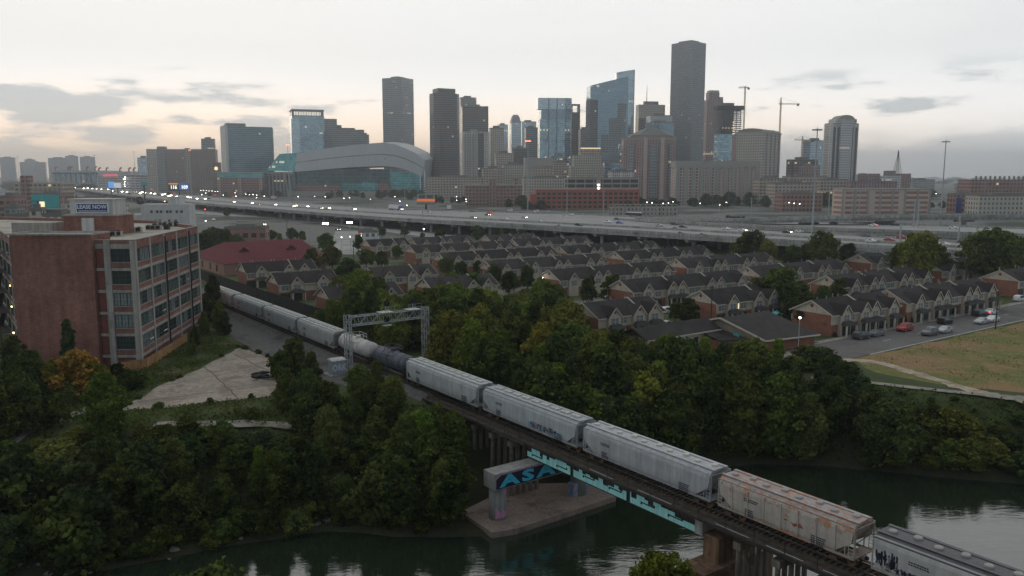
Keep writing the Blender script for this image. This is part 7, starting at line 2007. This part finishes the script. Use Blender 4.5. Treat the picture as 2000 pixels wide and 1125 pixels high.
def hotel2(T, b_, a_, H, z):
    part_box(T, 'long_face', 0, b_, 0, a_, -.3, H - 6, 'stone_grid')
    b = MB(); n = 8; rings = []
    for x in (0, b_): rings.append([(x, a_ * k / n, H - 6 + 5 * math.sin(math.pi * k / n) ** .5) for k in range(n + 1)])
    b.loft(rings); b.build('vaulted_roof', FC['verdigris'], T)
    part_box(T, 'cornice', -.8, b_ + .8, -.8, a_ + .8, H - 8, H - 6, 'stone')
    for k in range(4): part_box(T, 'pilaster', b_ * (.18 + .24 * k) - 1.5, b_ * (.18 + .24 * k) + 1.5, -1.2, 0, -.3, H - 8, 'stone')
tower('large beige hotel with a vaulted roof below the yellow crane', 1445, 1489, 1545, 248, 1150, 'stone_grid', 52, build=hotel2, name='stone_hotel')
tower('rosy block squeezed between unfinished tower and beige hotel', 1431, 1434, 1450, 265, 1250, 'brown_stripe', 12)
def jail(T, b_, a_, H, z):
    part_box(T, 'slab', 0, b_, 0, a_, -.3, H, 'stone_slot'); part_box(T, 'parapet_band', -.6, b_ + .6, -1.2, a_, H - 7, H + .5, 'stone')
    for k in range(11): part_box(T, 'rib', b_ * k / 10.5, b_ * k / 10.5 + 4.2, -1.4, 0, -.3, H - 7, 'stone')
tower('long pinkish slab with rows of slit windows', 1317, 1320, 1487, 315, 1000, 'stone_slot', 5, build=jail, name='slab_block')
tower('grey glass block behind the white domed tower', 1572, 1580, 1616, 275, 1400, 'pale_glass', 25)
def t25(T, b_, a_, H, z):
    part_box(T, 'shaft', 0, b_, 0, a_, -.3, z(240), 'stone_pale'); part_box(T, 'bay', b_ * .3, b_ * .72, -3, 0, -.3, z(236), 'white_slab')
    for x0, x1 in ((.06, .14), (.22, .29), (.73, .80), (.88, .95)): part_box(T, 'glass_strip', b_ * x0, b_ * x1, -.5, 0, 5, z(248), 'bronze_band')
    part_box(T, 'shoulder', b_ * .12, b_ * .9, -1, a_ * .9, z(240), z(232), 'stone_pale')
    n = 8; b = MB(); rings = []
    for y in (-2, a_ * .85): rings.append([(b_ * .2 + b_ * .62 * k / n, y, z(232) + (H - z(232)) * math.sin(math.pi * k / n) ** .55) for k in range(n + 1)])
    b.loft(rings[::-1]); b.build('rounded_crown', FC['stone'], T)
tower('pale stone tower with rounded crown, standing apart on the right', 1614, 1620, 1678, 224, 1200, 'stone_pale', 14, build=t25)
tower('dark unfinished block with rows of work lights right of the hotel', 1541, 1545, 1600, 313, 1250, 'bronze_grid', 12)
tower('rosy brick block below the unfinished block', 1556, 1560, 1604, 325, 1150, 'brown_stripe', 10)
tower('beige low block in front of the grey glass one', 1540, 1544, 1618, 346, 1050, 'tan_grid', 6)
tower('pale pink low block left of the garage', 1510, 1514, 1600, 359, 900, 'tan_grid', 6)
tower('dark brick low block with roof lights', 1527, 1530, 1612, 379, 800, 'brick_far', 5)
def mast_b(T, b_, a_, H, z):
    part_box(T, 'left_wing', 0, b_ * .3, 0, a_, -.3, H, 'brown_stripe'); part_box(T, 'pale_front', b_ * .3, b_ * .75, -4, a_, -.3, H - 3, 'white_slab'); part_box(T, 'right_wing', b_ * .75, b_, 0, a_, -.3, H, 'brown_stripe'); part_box(T, 'roof_house', b_ * .5, b_ * .68, 4, a_ * .6, H - 3, H + 4, 'plant')
tower('brown and white block with a lattice mast on its roof', 1690, 1693, 1783, 339, 1150, 'brown_stripe', 5, build=mast_b)
def lattice_mast(T, x, y, z0, z1, w0, w1, m, n=9, nm='lattice_mast'):
    b = MB()
    for k in range(n):
        a, c = k / n, (k + 1) / n; wa, wc = w0 + (w1 - w0) * a, w0 + (w1 - w0) * c; za, zc = z0 + (z1 - z0) * a, z0 + (z1 - z0) * c
        for i, j in ((-1, -1), (1, -1), (1, 1), (-1, 1)): b.bar((x + i * wa / 2, y + j * wa / 2, za), (x + i * wc / 2, y + j * wc / 2, zc), .34)
        for i in (-1, 1): b.bar((x - wa / 2, y + i * wa / 2, za), (x + wc / 2, y + i * wc / 2, zc), .3); b.bar((x + wa / 2, y + i * wa / 2, za), (x - wc / 2, y + i * wc / 2, zc), .3)
    return b.build(nm, m, T)
LM = thing('radio_mast', (PY(1752, 343, 1180).x, 1180, 0), 0, 'steel lattice radio mast above the brown and white block', 'mast')
lattice_mast(LM, 0, 0, ztop(1752, 341, 1180), ztop(1752, 310, 1180), 9, 3, FC['plant']); lattice_mast(LM, 0, 0, ztop(1752, 310, 1180), ztop(1752, 294, 1180), 2.2, .6, FC['dark'], 5, 'mast_top')
def garage4(T, b_, a_, H, z):
    part_box(T, 'decks', 0, b_, 0, a_, -.3, H, 'garage_red'); part_box(T, 'parapet', -.4, b_ + .4, -.4, a_, H, H + 1.3, 'stone')
    for k in range(8): part_box(T, 'pier', b_ * k / 7 - .7, b_ * k / 7 + .7, -.8, 0, -.3, H, 'stone')
tower('long beige car park with brick red bands behind the flyover', 1645, 1648, 1825, 371, 700, 'garage_red', 4, build=garage4, name='parking_garage')
def dred(T, b_, a_, H, z):
    part_box(T, 'hall', 0, b_, 0, a_, -.3, H, 'brick_far')
    for k in range(14): part_box(T, 'roof_stack', b_ * (.1 + .06 * k), b_ * (.1 + .06 * k) + 1.2, 6, 8, H, H + 4, 'plant')
tower('dark red industrial hall at the right edge of view', 1895, 1898, 2060, 351, 900, 'brick_far', 4, build=dred, name='industrial_hall')
tower('low brick block with blue wall right of the tall lamp mast', 1868, 1871, 1916, 381, 700, 'brick_far', 6, name='low_block')
part_box(bpy.data.objects['low_block'], 'blue_wall', 0, 5, -.6, 0, -.3, ztop(1871, 386, 700), M['navy'])
tower('low beige block at the right edge behind the flyover', 1913, 1916, 2060, 384, 660, 'stone_grid', 4, name='low_block')
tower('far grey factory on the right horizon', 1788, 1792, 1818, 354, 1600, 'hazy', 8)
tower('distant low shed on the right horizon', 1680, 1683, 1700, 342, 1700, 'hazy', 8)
# middle ground
def redb(T, b_, a_, H, z):
    part_box(T, 'wall', 0, b_, 0, a_, -.3, H, M['far_orange']); part_box(T, 'parapet', -.5, b_ + .5, -.5, a_ + .5, H, H + 1.2, M['far_orange']); part_box(T, 'left_step', -6, 0, 4, a_, -.3, H - 4, M['far_orange'])
    nb = 20; me_ = MB().box(-1.7, 1.7, -.12, .5, 0, 2.7).mesh('window', FC['dark']); lm = MB().box(-2.0, 2.0, -.3, .3, -.35, 0).mesh('sill', FC['stone'])
    for i in range(nb):
        for j in range(4):
            w = share('window', me_, T, (b_ * (i + .5) / nb, -.02, 1.6 + j * (H - 2) / 4)); share('sill', lm, w)
    for i in range(nb + 1): part_box(T, 'pier', b_ * i / nb - .5, b_ * i / nb + .5, -.6, 0, -.3, H, M['far_orange'])
M['far_orange'] = mat('far_orange', (.42, .135, .09), .9, .12, .08)
tower('orange red brick building with regular windows beyond the highway', 1044, 1047, 1250, 372, 850, 'red_far', 4, build=redb, name='brick_apartments')
def gar(T, b_, a_, H, z):
    nf = 6
    part_box(T, 'core', 1, b_ - 1, 1.5, a_, -.3, H - 1, 'dark')
    for k in range(nf): part_box(T, 'deck_edge', 0, b_, 0, a_, H * (k + .55) / nf - .9, H * (k + .55) / nf + .9, 'stone')
    for k in range(9): part_box(T, 'column', b_ * k / 8 - (.0 if k == 0 else 1), b_ * k / 8 + (1 if k == 0 else 0), -.3, .6, -.3, H - 1, 'stone')
    part_box(T, 'stair', b_ * .40, b_ * .46, -2, 4, -.3, H + 3, 'stone')
    for k in range(6): b = MB(); b.cbox((b_ * .43, -2.4, 4 + k * 4.0), (2.2, .4, 1.4)); b.build('stair_lamp', M['lamp_white'], T)
tower('white open car park above the orange brick building', 1105, 1108, 1250, 345, 980, 'garage', 4, build=gar, name='parking_garage')
def wareh(T, b_, a_, H, z):
    part_box(T, 'wall', 0, b_, 0, a_, -.3, H, 'brick_far'); part_box(T, 'tower', b_ * .42, b_ * .54, -2, 10, -.3, H + 7, 'brown_stripe'); part_box(T, 'roof_tank', b_ * .86, b_ * .93, 5, 12, H, H + 7, 'brick_far'); part_box(T, 'cornice', -.6, b_ + .6, -.6, a_, H - 1.5, H + .6, 'stone')
tower('brown brick warehouse with a central stair tower', 905, 908, 1020, 361, 950, 'brick_far', 4, build=wareh, name='old_warehouse')
tower('long low pale fronted block right of the ballpark', 828, 831, 948, 347, 1200, 'tan_grid', 4, name='low_block')
def t14(T, b_, a_, H, z):
    part_box(T, 'block', 0, b_, 0, a_, -.3, H, 'tan_grid'); part_box(T, 'plain_end', -1, b_ * .28, -1, a_, -.3, H, 'stone'); part_box(T, 'frame_top', b_ * .28, b_, -1.2, 0, H - 12, H, 'stone')
tower('square beige mid rise behind the red lit lamp mast', 1024, 1027, 1080, 308, 1150, 'tan_grid', 6, build=t14, name='mid_rise')
def deco(T, b_, a_, H, z):
    part_box(T, 'base', 0, b_, 0, a_, -.3, z(325), 'stone_grid'); part_box(T, 'middle', b_ * .1, b_ * .95, 2, a_, z(325), z(303), 'stone_grid'); part_box(T, 'upper', b_ * .3, b_ * .9, 4, a_, z(303), H, 'tan_grid')
    b = MB(); b.box(b_ * .3, b_ * .9, 2.5, 3.2, H, H + 1.2); b.build('roof_lights', M['window_lit'], T)
tower('stepped stone building with warm roof lights', 1112, 1115, 1180, 290, 1250, 'stone_grid', 6, build=deco, name='stepped_block')
for pxl, pxc, pxr, py, Y, m, lab in ((980, 983, 1030, 322, 1250, 'stone_grid', 'hazy low block left of the square mid rise'), (1078, 1081, 1118, 318, 1300, 'tan_grid', 'hazy low block between mid rise and stepped building'), (1178, 1181, 1222, 318, 1350, 'blue_glass', 'dark glass podium below the slanted tower'), (940, 943, 985, 330, 1200, 'tan_grid', 'low stone block below the beige slab'), (1020, 1023, 1110, 348, 1080, 'stone_grid', 'low pale block behind the orange brick building'), (1190, 1193, 1240, 336, 1080, 'stone_pale', 'low beige block at the foot of the pyramid tower'), (1600, 1603, 1660, 352, 1000, 'tan_grid', 'low tan block left of the long car park'), (1660, 1663, 1760, 356, 950, 'brown_stripe', 'low brown block in front of the mast building'), (1480, 1484, 1540, 350, 950, 'tan_grid', 'low tan block at the foot of the beige hotel'), (1780, 1784, 1830, 352, 1300, 'hazy', 'hazy low shed right of the mast building')):
    tower(lab, pxl, pxc, pxr, py, Y, m, 8, name='low_block')
CF = thing('colonnade', G(1190, 418, 0), 0, 'pale concrete colonnade wall beyond the highway', 'colonnade')
p0, p1 = G(1190, 421, 0), G(1322, 421, 0)
for k in range(14):
    q = p0.lerp(p1, k / 13); b = MB(); b.box(q.x - .5, q.x + .5, q.y - .5, q.y + .5, -.3, 9.5); under('post', b, FC['stone'], CF)
b = MB(); b.bar(p0 + Vector((0, 0, 9.9)), p1 + Vector((0, 0, 9.9)), 1, .8); under('lintel', b, FC['stone'], CF)
b = MB(); b.bar(p0 + Vector((0, .8, 4)), p1 + Vector((0, .8, 4)), .3, 8); under('back_wall', b, FC['stone_grid'] if 'stone_grid' in FC else FC['stone'], CF)
# left middle ground
def whiteb(T, b_, a_, H, z):
    part_box(T, 'wall', 0, b_, 0, a_, -.3, H, M['white_wall']); part_box(T, 'raised_part', b_ * .55, b_ * .78, 3, a_, H, H + 5, M['white_wall']); part_box(T, 'left_wing', -b_ * .5, 0, 3, a_, -.3, H * .55, M['white_wall'])
    me_ = MB().box(-.8, .8, -.15, .2, 0, 1.8).mesh('window', FC['dark'])
    for x in (.22, .34, .42, .55, .62, .75, .85): share('window', me_, T, (b_ * x, 0, H * .62))
    for x in (.30, .38, .58, .72): share('window', me_, T, (b_ * x, 0, H * .22))
tower('white two storey building with small square windows below the highway', 268, 271, 362, 399, 560, 'white_slab', 4, build=whiteb, name='white_building')
def apt(T, b_, a_, H, z):
    part_box(T, 'wall', 0, b_, 0, a_, -.3, H, 'tan_grid'); part_box(T, 'corner_tower', b_ * .15, b_ * .32, -1, 8, -.3, H + 6, 'brick_far')
    for k in range(4): part_box(T, 'balcony_band', b_ * .35, b_, -1.2, 0, H * (k + .4) / 4.5, H * (k + .4) / 4.5 + .8, 'stone')
tower('beige and brick apartment block at the far left', 22, 26, 115, 356, 760, 'tan_grid', 4, build=apt, name='apartment_block')
tower('teal painted shop with an orange lit sign', 56, 60, 112, 381, 640, 'teal_shop' if 'teal_shop' in FC else 'brick_far', 4, name='teal_shop')
part_box(bpy.data.objects['teal_shop'], 'teal_wall', -.4, 20, -.5, 0, 0, ztop(60, 380, 640), M['teal'])
part_box(bpy.data.objects['teal_shop'], 'lit_sign', 4, 9, -1, -.55, 11, 15, M['window_lit'])
tower('flat grey shed left of the white building', 112, 115, 226, 398, 600, 'stone_grid', 4, name='shed')
tower('grey brick house at the left edge behind the loft building', -12, -8, 22, 386, 520, 'brick_far', 5, name='house')
tower('low grey block behind the roof of the loft building', 0, 3, 26, 408, 380, 'slate_grid', 5, name='shed')
tower('small cube shaped plant house behind the loft roof', 48, 51, 74, 413, 330, 'stone_grid', 8, name='plant_house')
tower('long low white roof behind the loft building', 0, 4, 140, 424, 330, 'white_slab', 3, name='shed')
tower('maroon low shed across the frontage road', 430, 433, 512, 448, 400, 'brick_far', 5, name='shed')
tower('low pale shed beside the flood lit lot', 695, 697, 735, 455, 420, 'white_slab', 5, name='shed')
tower('grey roofed shed below the far highway', 140, 143, 200, 388, 720, 'white_slab', 5, name='shed')
# signs
M['digit'] = glow('digit', (1, .97, .9), 1.6)
def board(label, px0, px1, py0, py1, Y, m, name='billboard', legs=True, cat='billboard'):
    a, c = PY(px0, py1, Y), PY(px1, py0, Y); T = thing(name, ((a.x + c.x) / 2, Y, 0), 0, label, cat); w = (c.x - a.x) / 2
    MB().box(-w, w, -.4, .4, a.z, c.z).build('panel', m, T)
    MB().box(-w - .5, w + .5, -.2, .6, a.z - .5, a.z).build('frame', FC['dark'], T)
    if legs: MB().box(-.8, .8, -.3, .3, -.3, a.z - .5).build('post', FC['dark'], T)
    return T, w, a.z, c.z
T, w, z0, z1 = board('dark electronic board with glowing numbers over the highway', 330, 370, 358, 372, 1150, FC['dark'])
o = link('glowing_digits', text_mesh('glowing_digits', '116', 6.2, .05, M['digit'], .1), T, (-w * .52, -.6, (z0 + z1) / 2 - .6)); o.rotation_euler = (R(90), 0, 0); o.scale = (1, 1.1, 1)
part_box(T, 'blue_panel', w * .0, w, -.5, -.41, z0 + .4, z1, glow('led_blue', (.03, .09, .30), .6))
o = link('glowing_digits', text_mesh('glowing_digits', '109', 6.2, .05, M['digit'], .1), T, (w * .52, -.6, (z0 + z1) / 2 - .6)); o.rotation_euler = (R(90), 0, 0); o.scale = (1, 1.1, 1)
part_box(T, 'orange_strip', -w, -w * .1, -.5, -.41, z1 - 1.6, z1, glow('led_orange', (.8, .35, .1), .6))
board('bright blue electronic billboard in front of the car park', 212, 222, 355, 367, 1250, glow('led_sky', (.12, .32, .75), .8)); board('pale electronic billboard beside the blue one', 223, 236, 357, 367, 1250, glow('led_pale', (.6, .6, .62), .6))
T, w, z0, z1 = board('beige sign tower with an orange stripe beyond the highway', 815, 849, 379, 398, 700, FC['stone'], 'sign_tower')
part_box(T, 'orange_stripe', -w - .2, w + .2, -.6, -.41, z0 + 2.0, z0 + 4.0, glow('stripe_orange', (.9, .18, .04), .5)); part_box(T, 'dark_panel', -w * .8, -w * .1, -.6, -.41, z0 + 4.6, z1 - .8, M['glass_green']); part_box(T, 'dark_panel', w * .1, w * .8, -.6, -.41, z0 + 4.6, z1 - .8, M['glass_green'])
board('white lit square sign beyond the highway', 873, 881, 401, 408.5, 640, M['letter_white'])
board('green highway sign far left', 276, 286, 354, 362, 1000, M['teal']); board('green overhead sign above the far highway', 65, 82, 383, 392, 600, M['teal'], legs=True)
# cranes
def crane(px, py_top, py_base, Y, jl, jr, pyj, label):
    T = thing('tower_crane', (PY(px, 343, Y).x, Y, 0), 0, label, 'crane'); s = Y / FOC
    zt, zb, zj = ztop(px, py_top, Y), ztop(px, py_base, Y), ztop(px, pyj, Y)
    lattice_mast(T, 0, 0, zb, zj, 1.9, 1.9, FC['yellow'], 14, 'mast'); lattice_mast(T, 0, 0, zj, zt, 2.2, .5, FC['yellow'], 4, 'tower_head')
    b = MB(); x0, x1 = (jl - px) * s, (jr - px) * s
    for dz in (0, 1.8): b.bar((x0, -.7, zj + dz), (x1, -.7, zj + dz * .6), .5)
    n = 14
    for k in range(n): a = x0 + (x1 - x0) * k / n; c = x0 + (x1 - x0) * (k + 1) / n; b.bar((a, -.7, zj + (1.8 if k % 2 else 0)), (c, -.7, zj + (0 if k % 2 else 1.5)), .35)
    b.build('jib', FC['yellow'], T)
    b = MB(); b.bar((0, 0, zt), (x0, -.7, zj + 1.5), .25); b.bar((0, 0, zt), (x1, -.7, zj + 1), .25); b.build('tie_cable', FC['dark'], T)
    e = x1 if abs(x1) < abs(x0) or jr - px < px - jl else x0
    b = MB(); b.cbox((x1 * .9, -.7, zj - 1), (3, 2.4, 3)); b.build('counterweight', FC['dark'], T)
crane(1519, 190, 268, 1350, 1514, 1555, 204, 'yellow tower crane over the vaulted hotel roof')
crane(1449, 168, 262, 1380, 1436, 1456, 172, 'thin tower crane beside the unfinished tower')
crane(1564, 266, 312, 1350, 1548, 1585, 274, 'far tower crane above the block with work lights')

# ------------------------------------------------------------------ lamps and masts
def high_mast(px, py, Y, lit, label, py_base=None):
    c = PY(px, 343, Y); T = thing('light_mast', (c.x, Y, -.1), 0, label, 'light mast', 'tall highway light masts'); H = ztop(px, py, Y)
    MB().tube((0, 0, 0), (0, 0, H), .48, .2, 10).build('pole', M['galv'], T)
    MB().lathe([(1.3, 0), (1.3, .25)], (0, 0, H - .6), 12).build('ring', M['galv'], T)
    me_ = MB().lathe([(.45, 0), (.38, .35), (.15, .5)], (0, 0, 0), 8).mesh('luminaire', M['galv']); lm = MB().lathe([(.42, -.14), (.44, 0)], (0, 0, 0), 8).mesh('lamp', M['lamp_red'] if lit else M['lamp_off'])
    for k in range(8):
        a = k * math.pi / 4; o = share('luminaire', me_, T, (1.75 * math.cos(a), 1.75 * math.sin(a), H - .8)); share('lamp', lm, o)
    MB().tube((0, 0, H), (0, 0, H + 2.2), .06, .03, 6).build('spike', M['galv'], T)
    return T
for px, py, Y, lit, lab in ((1592, 250, 345, 0, 'tall unlit light mast in front of the connector road'), (1843, 274, 440, 0, 'tall unlit light mast right of the radio mast'), (1031, 273, 640, 1, 'tall light mast glowing red before the beige mid rise'), (564, 281, 900, 1, 'tall light mast glowing red by the stadium'), (373, 292, 1300, 1, 'light mast glowing orange above the brown hotel'), (264, 296, 1300, 0, 'thin far light mast left of the brown hotel'), (187, 303, 1500, 0, 'thin far light mast above the convention hall'), (37, 306, 1400, 0, 'thin far light mast at the left edge')):
    high_mast(px, py, Y, lit, lab)
for k, (px, py, Y) in enumerate(((824, 402, 545), (1470, 385, 520), (1622, 360, 620), (1668, 372, 590), (1682, 372, 600), (1791, 393, 400), (1799, 393, 398), (1881, 420, 335), (790, 366, 900), (1180, 372, 640), (1766, 432, 318), (1108, 372, 760), (109, 380, 700), (120, 385, 560))):
    c = PY(px, 343, Y); T = thing('steel_pole', (c.x, Y, -.1)); H = ztop(px, py, Y)
    MB().tube((0, 0, 0), (0, 0, H), .42, .3, 8).build('shaft', M['galv'], T)
    b = MB()
    for z in (H - .6, H - 2.6): b.bar((-1.5, 0, z), (1.5, 0, z), .16)
    b.build('cross_arm', M['galv'], T)
    zone(T, 'plain grey steel pole', 'of the poles along the highway', 'pole', 'steel poles along the highway')
LAMP_POLE = MB().tube((0, 0, 0), (0, 0, 9.0), .12, .08, 6).mesh('pole', M['galv'])
LAMP_ARM = MB().bar((0, 0, 9.0), (0, -1.2, 9.25), .09).mesh('arm', M['galv'])
def bulb_mesh(m): return MB().lathe([(.08, -.30), (.30, -.14), (.34, .02), (.2, .18)], (0, -1.3, 9.2), 10).mesh('lamp_head', M[m])
BULB = {k: bulb_mesh(k) for k in ('lamp_white', 'lamp_warm')}
def street_lamp(px, py, where, kind='lamp_white', k=None, group='lit street lamps'):
    p = G(px, py, 9.2); p.z = 0
    s = k or max(.8, min(1.5, p.length / 700))
    T = thing('street_lamp', p); share('pole', LAMP_POLE, T); share('arm', LAMP_ARM, T)
    o = share('lamp_head', BULB[kind], T, scale=(s, s, 1)); o.scale = (s, s, 1.0)
    zone(T, ('white' if kind == 'lamp_white' else 'orange') + ' lit street lamp', where, 'street lamp', group)
for px, py in ((583, 384), (615, 383.5), (636, 384), (672, 387), (683, 386), (724, 389), (745, 372), (765, 374), (772, 384), (781, 393), (795, 401)): street_lamp(px, py, 'before the stadium')
for px, py in ((393, 372), (398, 371.5), (404, 372), (409, 373), (415, 373), (421, 374), (426, 374), (395, 380), (403, 377), (437, 381), (460, 376.5), (462, 383), (481, 379), (488, 380), (495, 380), (502, 381), (502, 386), (517, 383)): street_lamp(px, py, 'below the glass hotel')
for px, py in ((892, 384), (892, 391), (910, 384), (910, 389), (911, 393), (823, 386)): street_lamp(px, py, 'by the brown brick warehouse')
for px, py in ((1263, 395), (1273, 396), (1295, 397), (1305, 396), (1314, 394), (1367, 397), (1405, 400), (1418, 395), (1523, 394), (1540, 395.5), (1550, 397), (1561, 398)): street_lamp(px, py, 'beyond the highway on the right')
for px, py in ((1553, 378), (1569, 378), (1580, 378), (1596, 380), (1605, 380), (1614, 380), (1827, 378), (1917, 381), (1711, 338), (1772, 333)): street_lamp(px, py, 'by the dark brick block and the car park') if py > 350 else None
for px, py in ((28, 351.5), (36, 352), (10, 352), (18, 351.5)): street_lamp(px, 352 + (py - 352), 'on the left horizon', k=1.7)
for px, py in ((137, 412), (278, 413), (315, 412), (345, 411), (403, 431)): street_lamp(px, py, 'behind the loft building')
for px, py in ((61, 372), (40, 408), (323, 393)): street_lamp(px, py, 'at the far left', 'lamp_warm')
street_lamp(828, 447, 'beside the grey pole under the highway')
# lamps in the housing estate
for px, py, z, kind, lab in ((1059, 542, 5, 'lamp_white', 'white lit lamp on a short pole at the end of a house row'), (1562, 620, 7.5, 'lamp_white', 'street lamp with yellow green glow beside the end house of the street'), (1141, 549, 4, 'lamp_white', 'dim lamp beside the round trees in the houses'), (491.5, 535, 4, 'lamp_white', 'small porch lamp by the track side houses'), (684, 462, 7, 'lamp_white', 'lamp at the back of the flood lit lot'), (667, 463, 6, 'lamp_white', 'lamp in the middle of the flood lit lot')):
    p = G(px, py, z); T = thing('estate_lamp', Vector((p.x, p.y, 0)), 0, lab, 'street lamp', 'lamps among the houses')
    MB().tube((0, 0, 0), (0, 0, z), .08, .06, 6).build('pole', M['galv'], T); MB().lathe([(.06, -.22), (.2, -.1), (.22, .06), (.1, .14)], (0, -.15, z), 10).build('lamp_head', M[kind], T)
# flood lights on the lot
for px, py, lab in ((636, 437, 'bright flood light mast at the lot, nearer the maroon hall'), (683, 435, 'bright flood light mast at the lot, nearer the traffic light')):
    p = G(px, py, 11); T = thing('flood_light', Vector((p.x, p.y, 0)), 0, lab, 'flood light', 'flood lights')
    MB().tube((0, 0, 0), (0, 0, 11.5), .14, .1, 8).build('pole', M['galv'], T)
    for s in (-1, 1):
        o = MB().cbox((s * .75, -.1, 11.1), (1.2, .35, .8)).build('lamp_housing', M['galv'], T); MB().cbox((s * .75, -.3, 11.1), (1.1, .05, .7)).build('lamp', M['lamp_flood'], o)
# traffic lights
for px, py, z, st, lab in ((706, 458, 6, 'both', 'traffic light showing red above the lot'), (326, 392, 6, 'warm', 'orange signal light below the far highway'), (401, 410, 6, 'red', 'dim red signal light before the dark tree'), (475, 405, 6, 'warm', 'orange signal light in front of the highway columns'), (1862, 381, 8, 'red', 'red signal light by the blue walled block')):
    p = G(px, py, z); T = thing('traffic_light', Vector((p.x, p.y, 0)), 0, lab, 'traffic light', 'traffic lights')
    MB().tube((0, 0, 0), (0, 0, z + 1), .1, .08, 6).build('pole', M['black'], T); o = MB().cbox((0, -.25, z), (.6, .4, 1.7)).build('housing', M['black'], T)
    d = p.length / 420
    MB().tube((0, -.52, z + .45), (0, -.46, z + .45), .26 * max(1, d), n=12).build('red_lens' if st != 'warm' else 'amber_lens', M['lamp_stop'] if st != 'warm' else M['lamp_red'], o)
    if st == 'both': MB().tube((0, -.52, z - .5), (0, -.46, z - .5), .26, n=12).build('green_lens', M['lamp_green'], o)
# timber utility poles
for k, (px, py, H) in enumerate(((690, 470, 11), (1391, 560, 10), (1891, 500, 10), (1950, 570, 9), (1687, 530, 10), (1389, 500, 9), (560, 433, 11), (700, 440, 11))):
    p = at_top(px, py, H); T = thing('utility_pole', Vector((p.x, p.y, 0)))
    MB().tube((0, 0, -.2), (0, 0, H), .16, .11, 7).build('shaft', M['timber'], T); b = MB(); b.bar((-1.1, 0, H - .6), (1.1, 0, H - .6), .12); b.build('cross_arm', M['timber'], T)
    zone(T, 'dark timber utility pole', 'of those near the houses', 'utility pole', 'timber utility poles')

# ------------------------------------------------------------------ haze in the air
hb = MB(); hb.box(-FAR - 300, FAR + 300, -900, FAR + 300, WATER_Z - 4, 330)
hm = bpy.data.materials.new('haze'); hm.use_nodes = True
ht = hm.node_tree; ht.nodes.remove(ht.nodes['Principled BSDF'])
pv = ht.nodes.new('ShaderNodeVolumePrincipled'); pv.inputs['Color'].default_value = (.89, .945, 1.0, 1); pv.inputs['Density'].default_value = HAZE; pv.inputs['Anisotropy'].default_value = .62
ht.links.new(pv.outputs[0], ht.nodes['Material Output'].inputs['Volume'])
stuff(hb.build('haze', hm))

finish_zones()
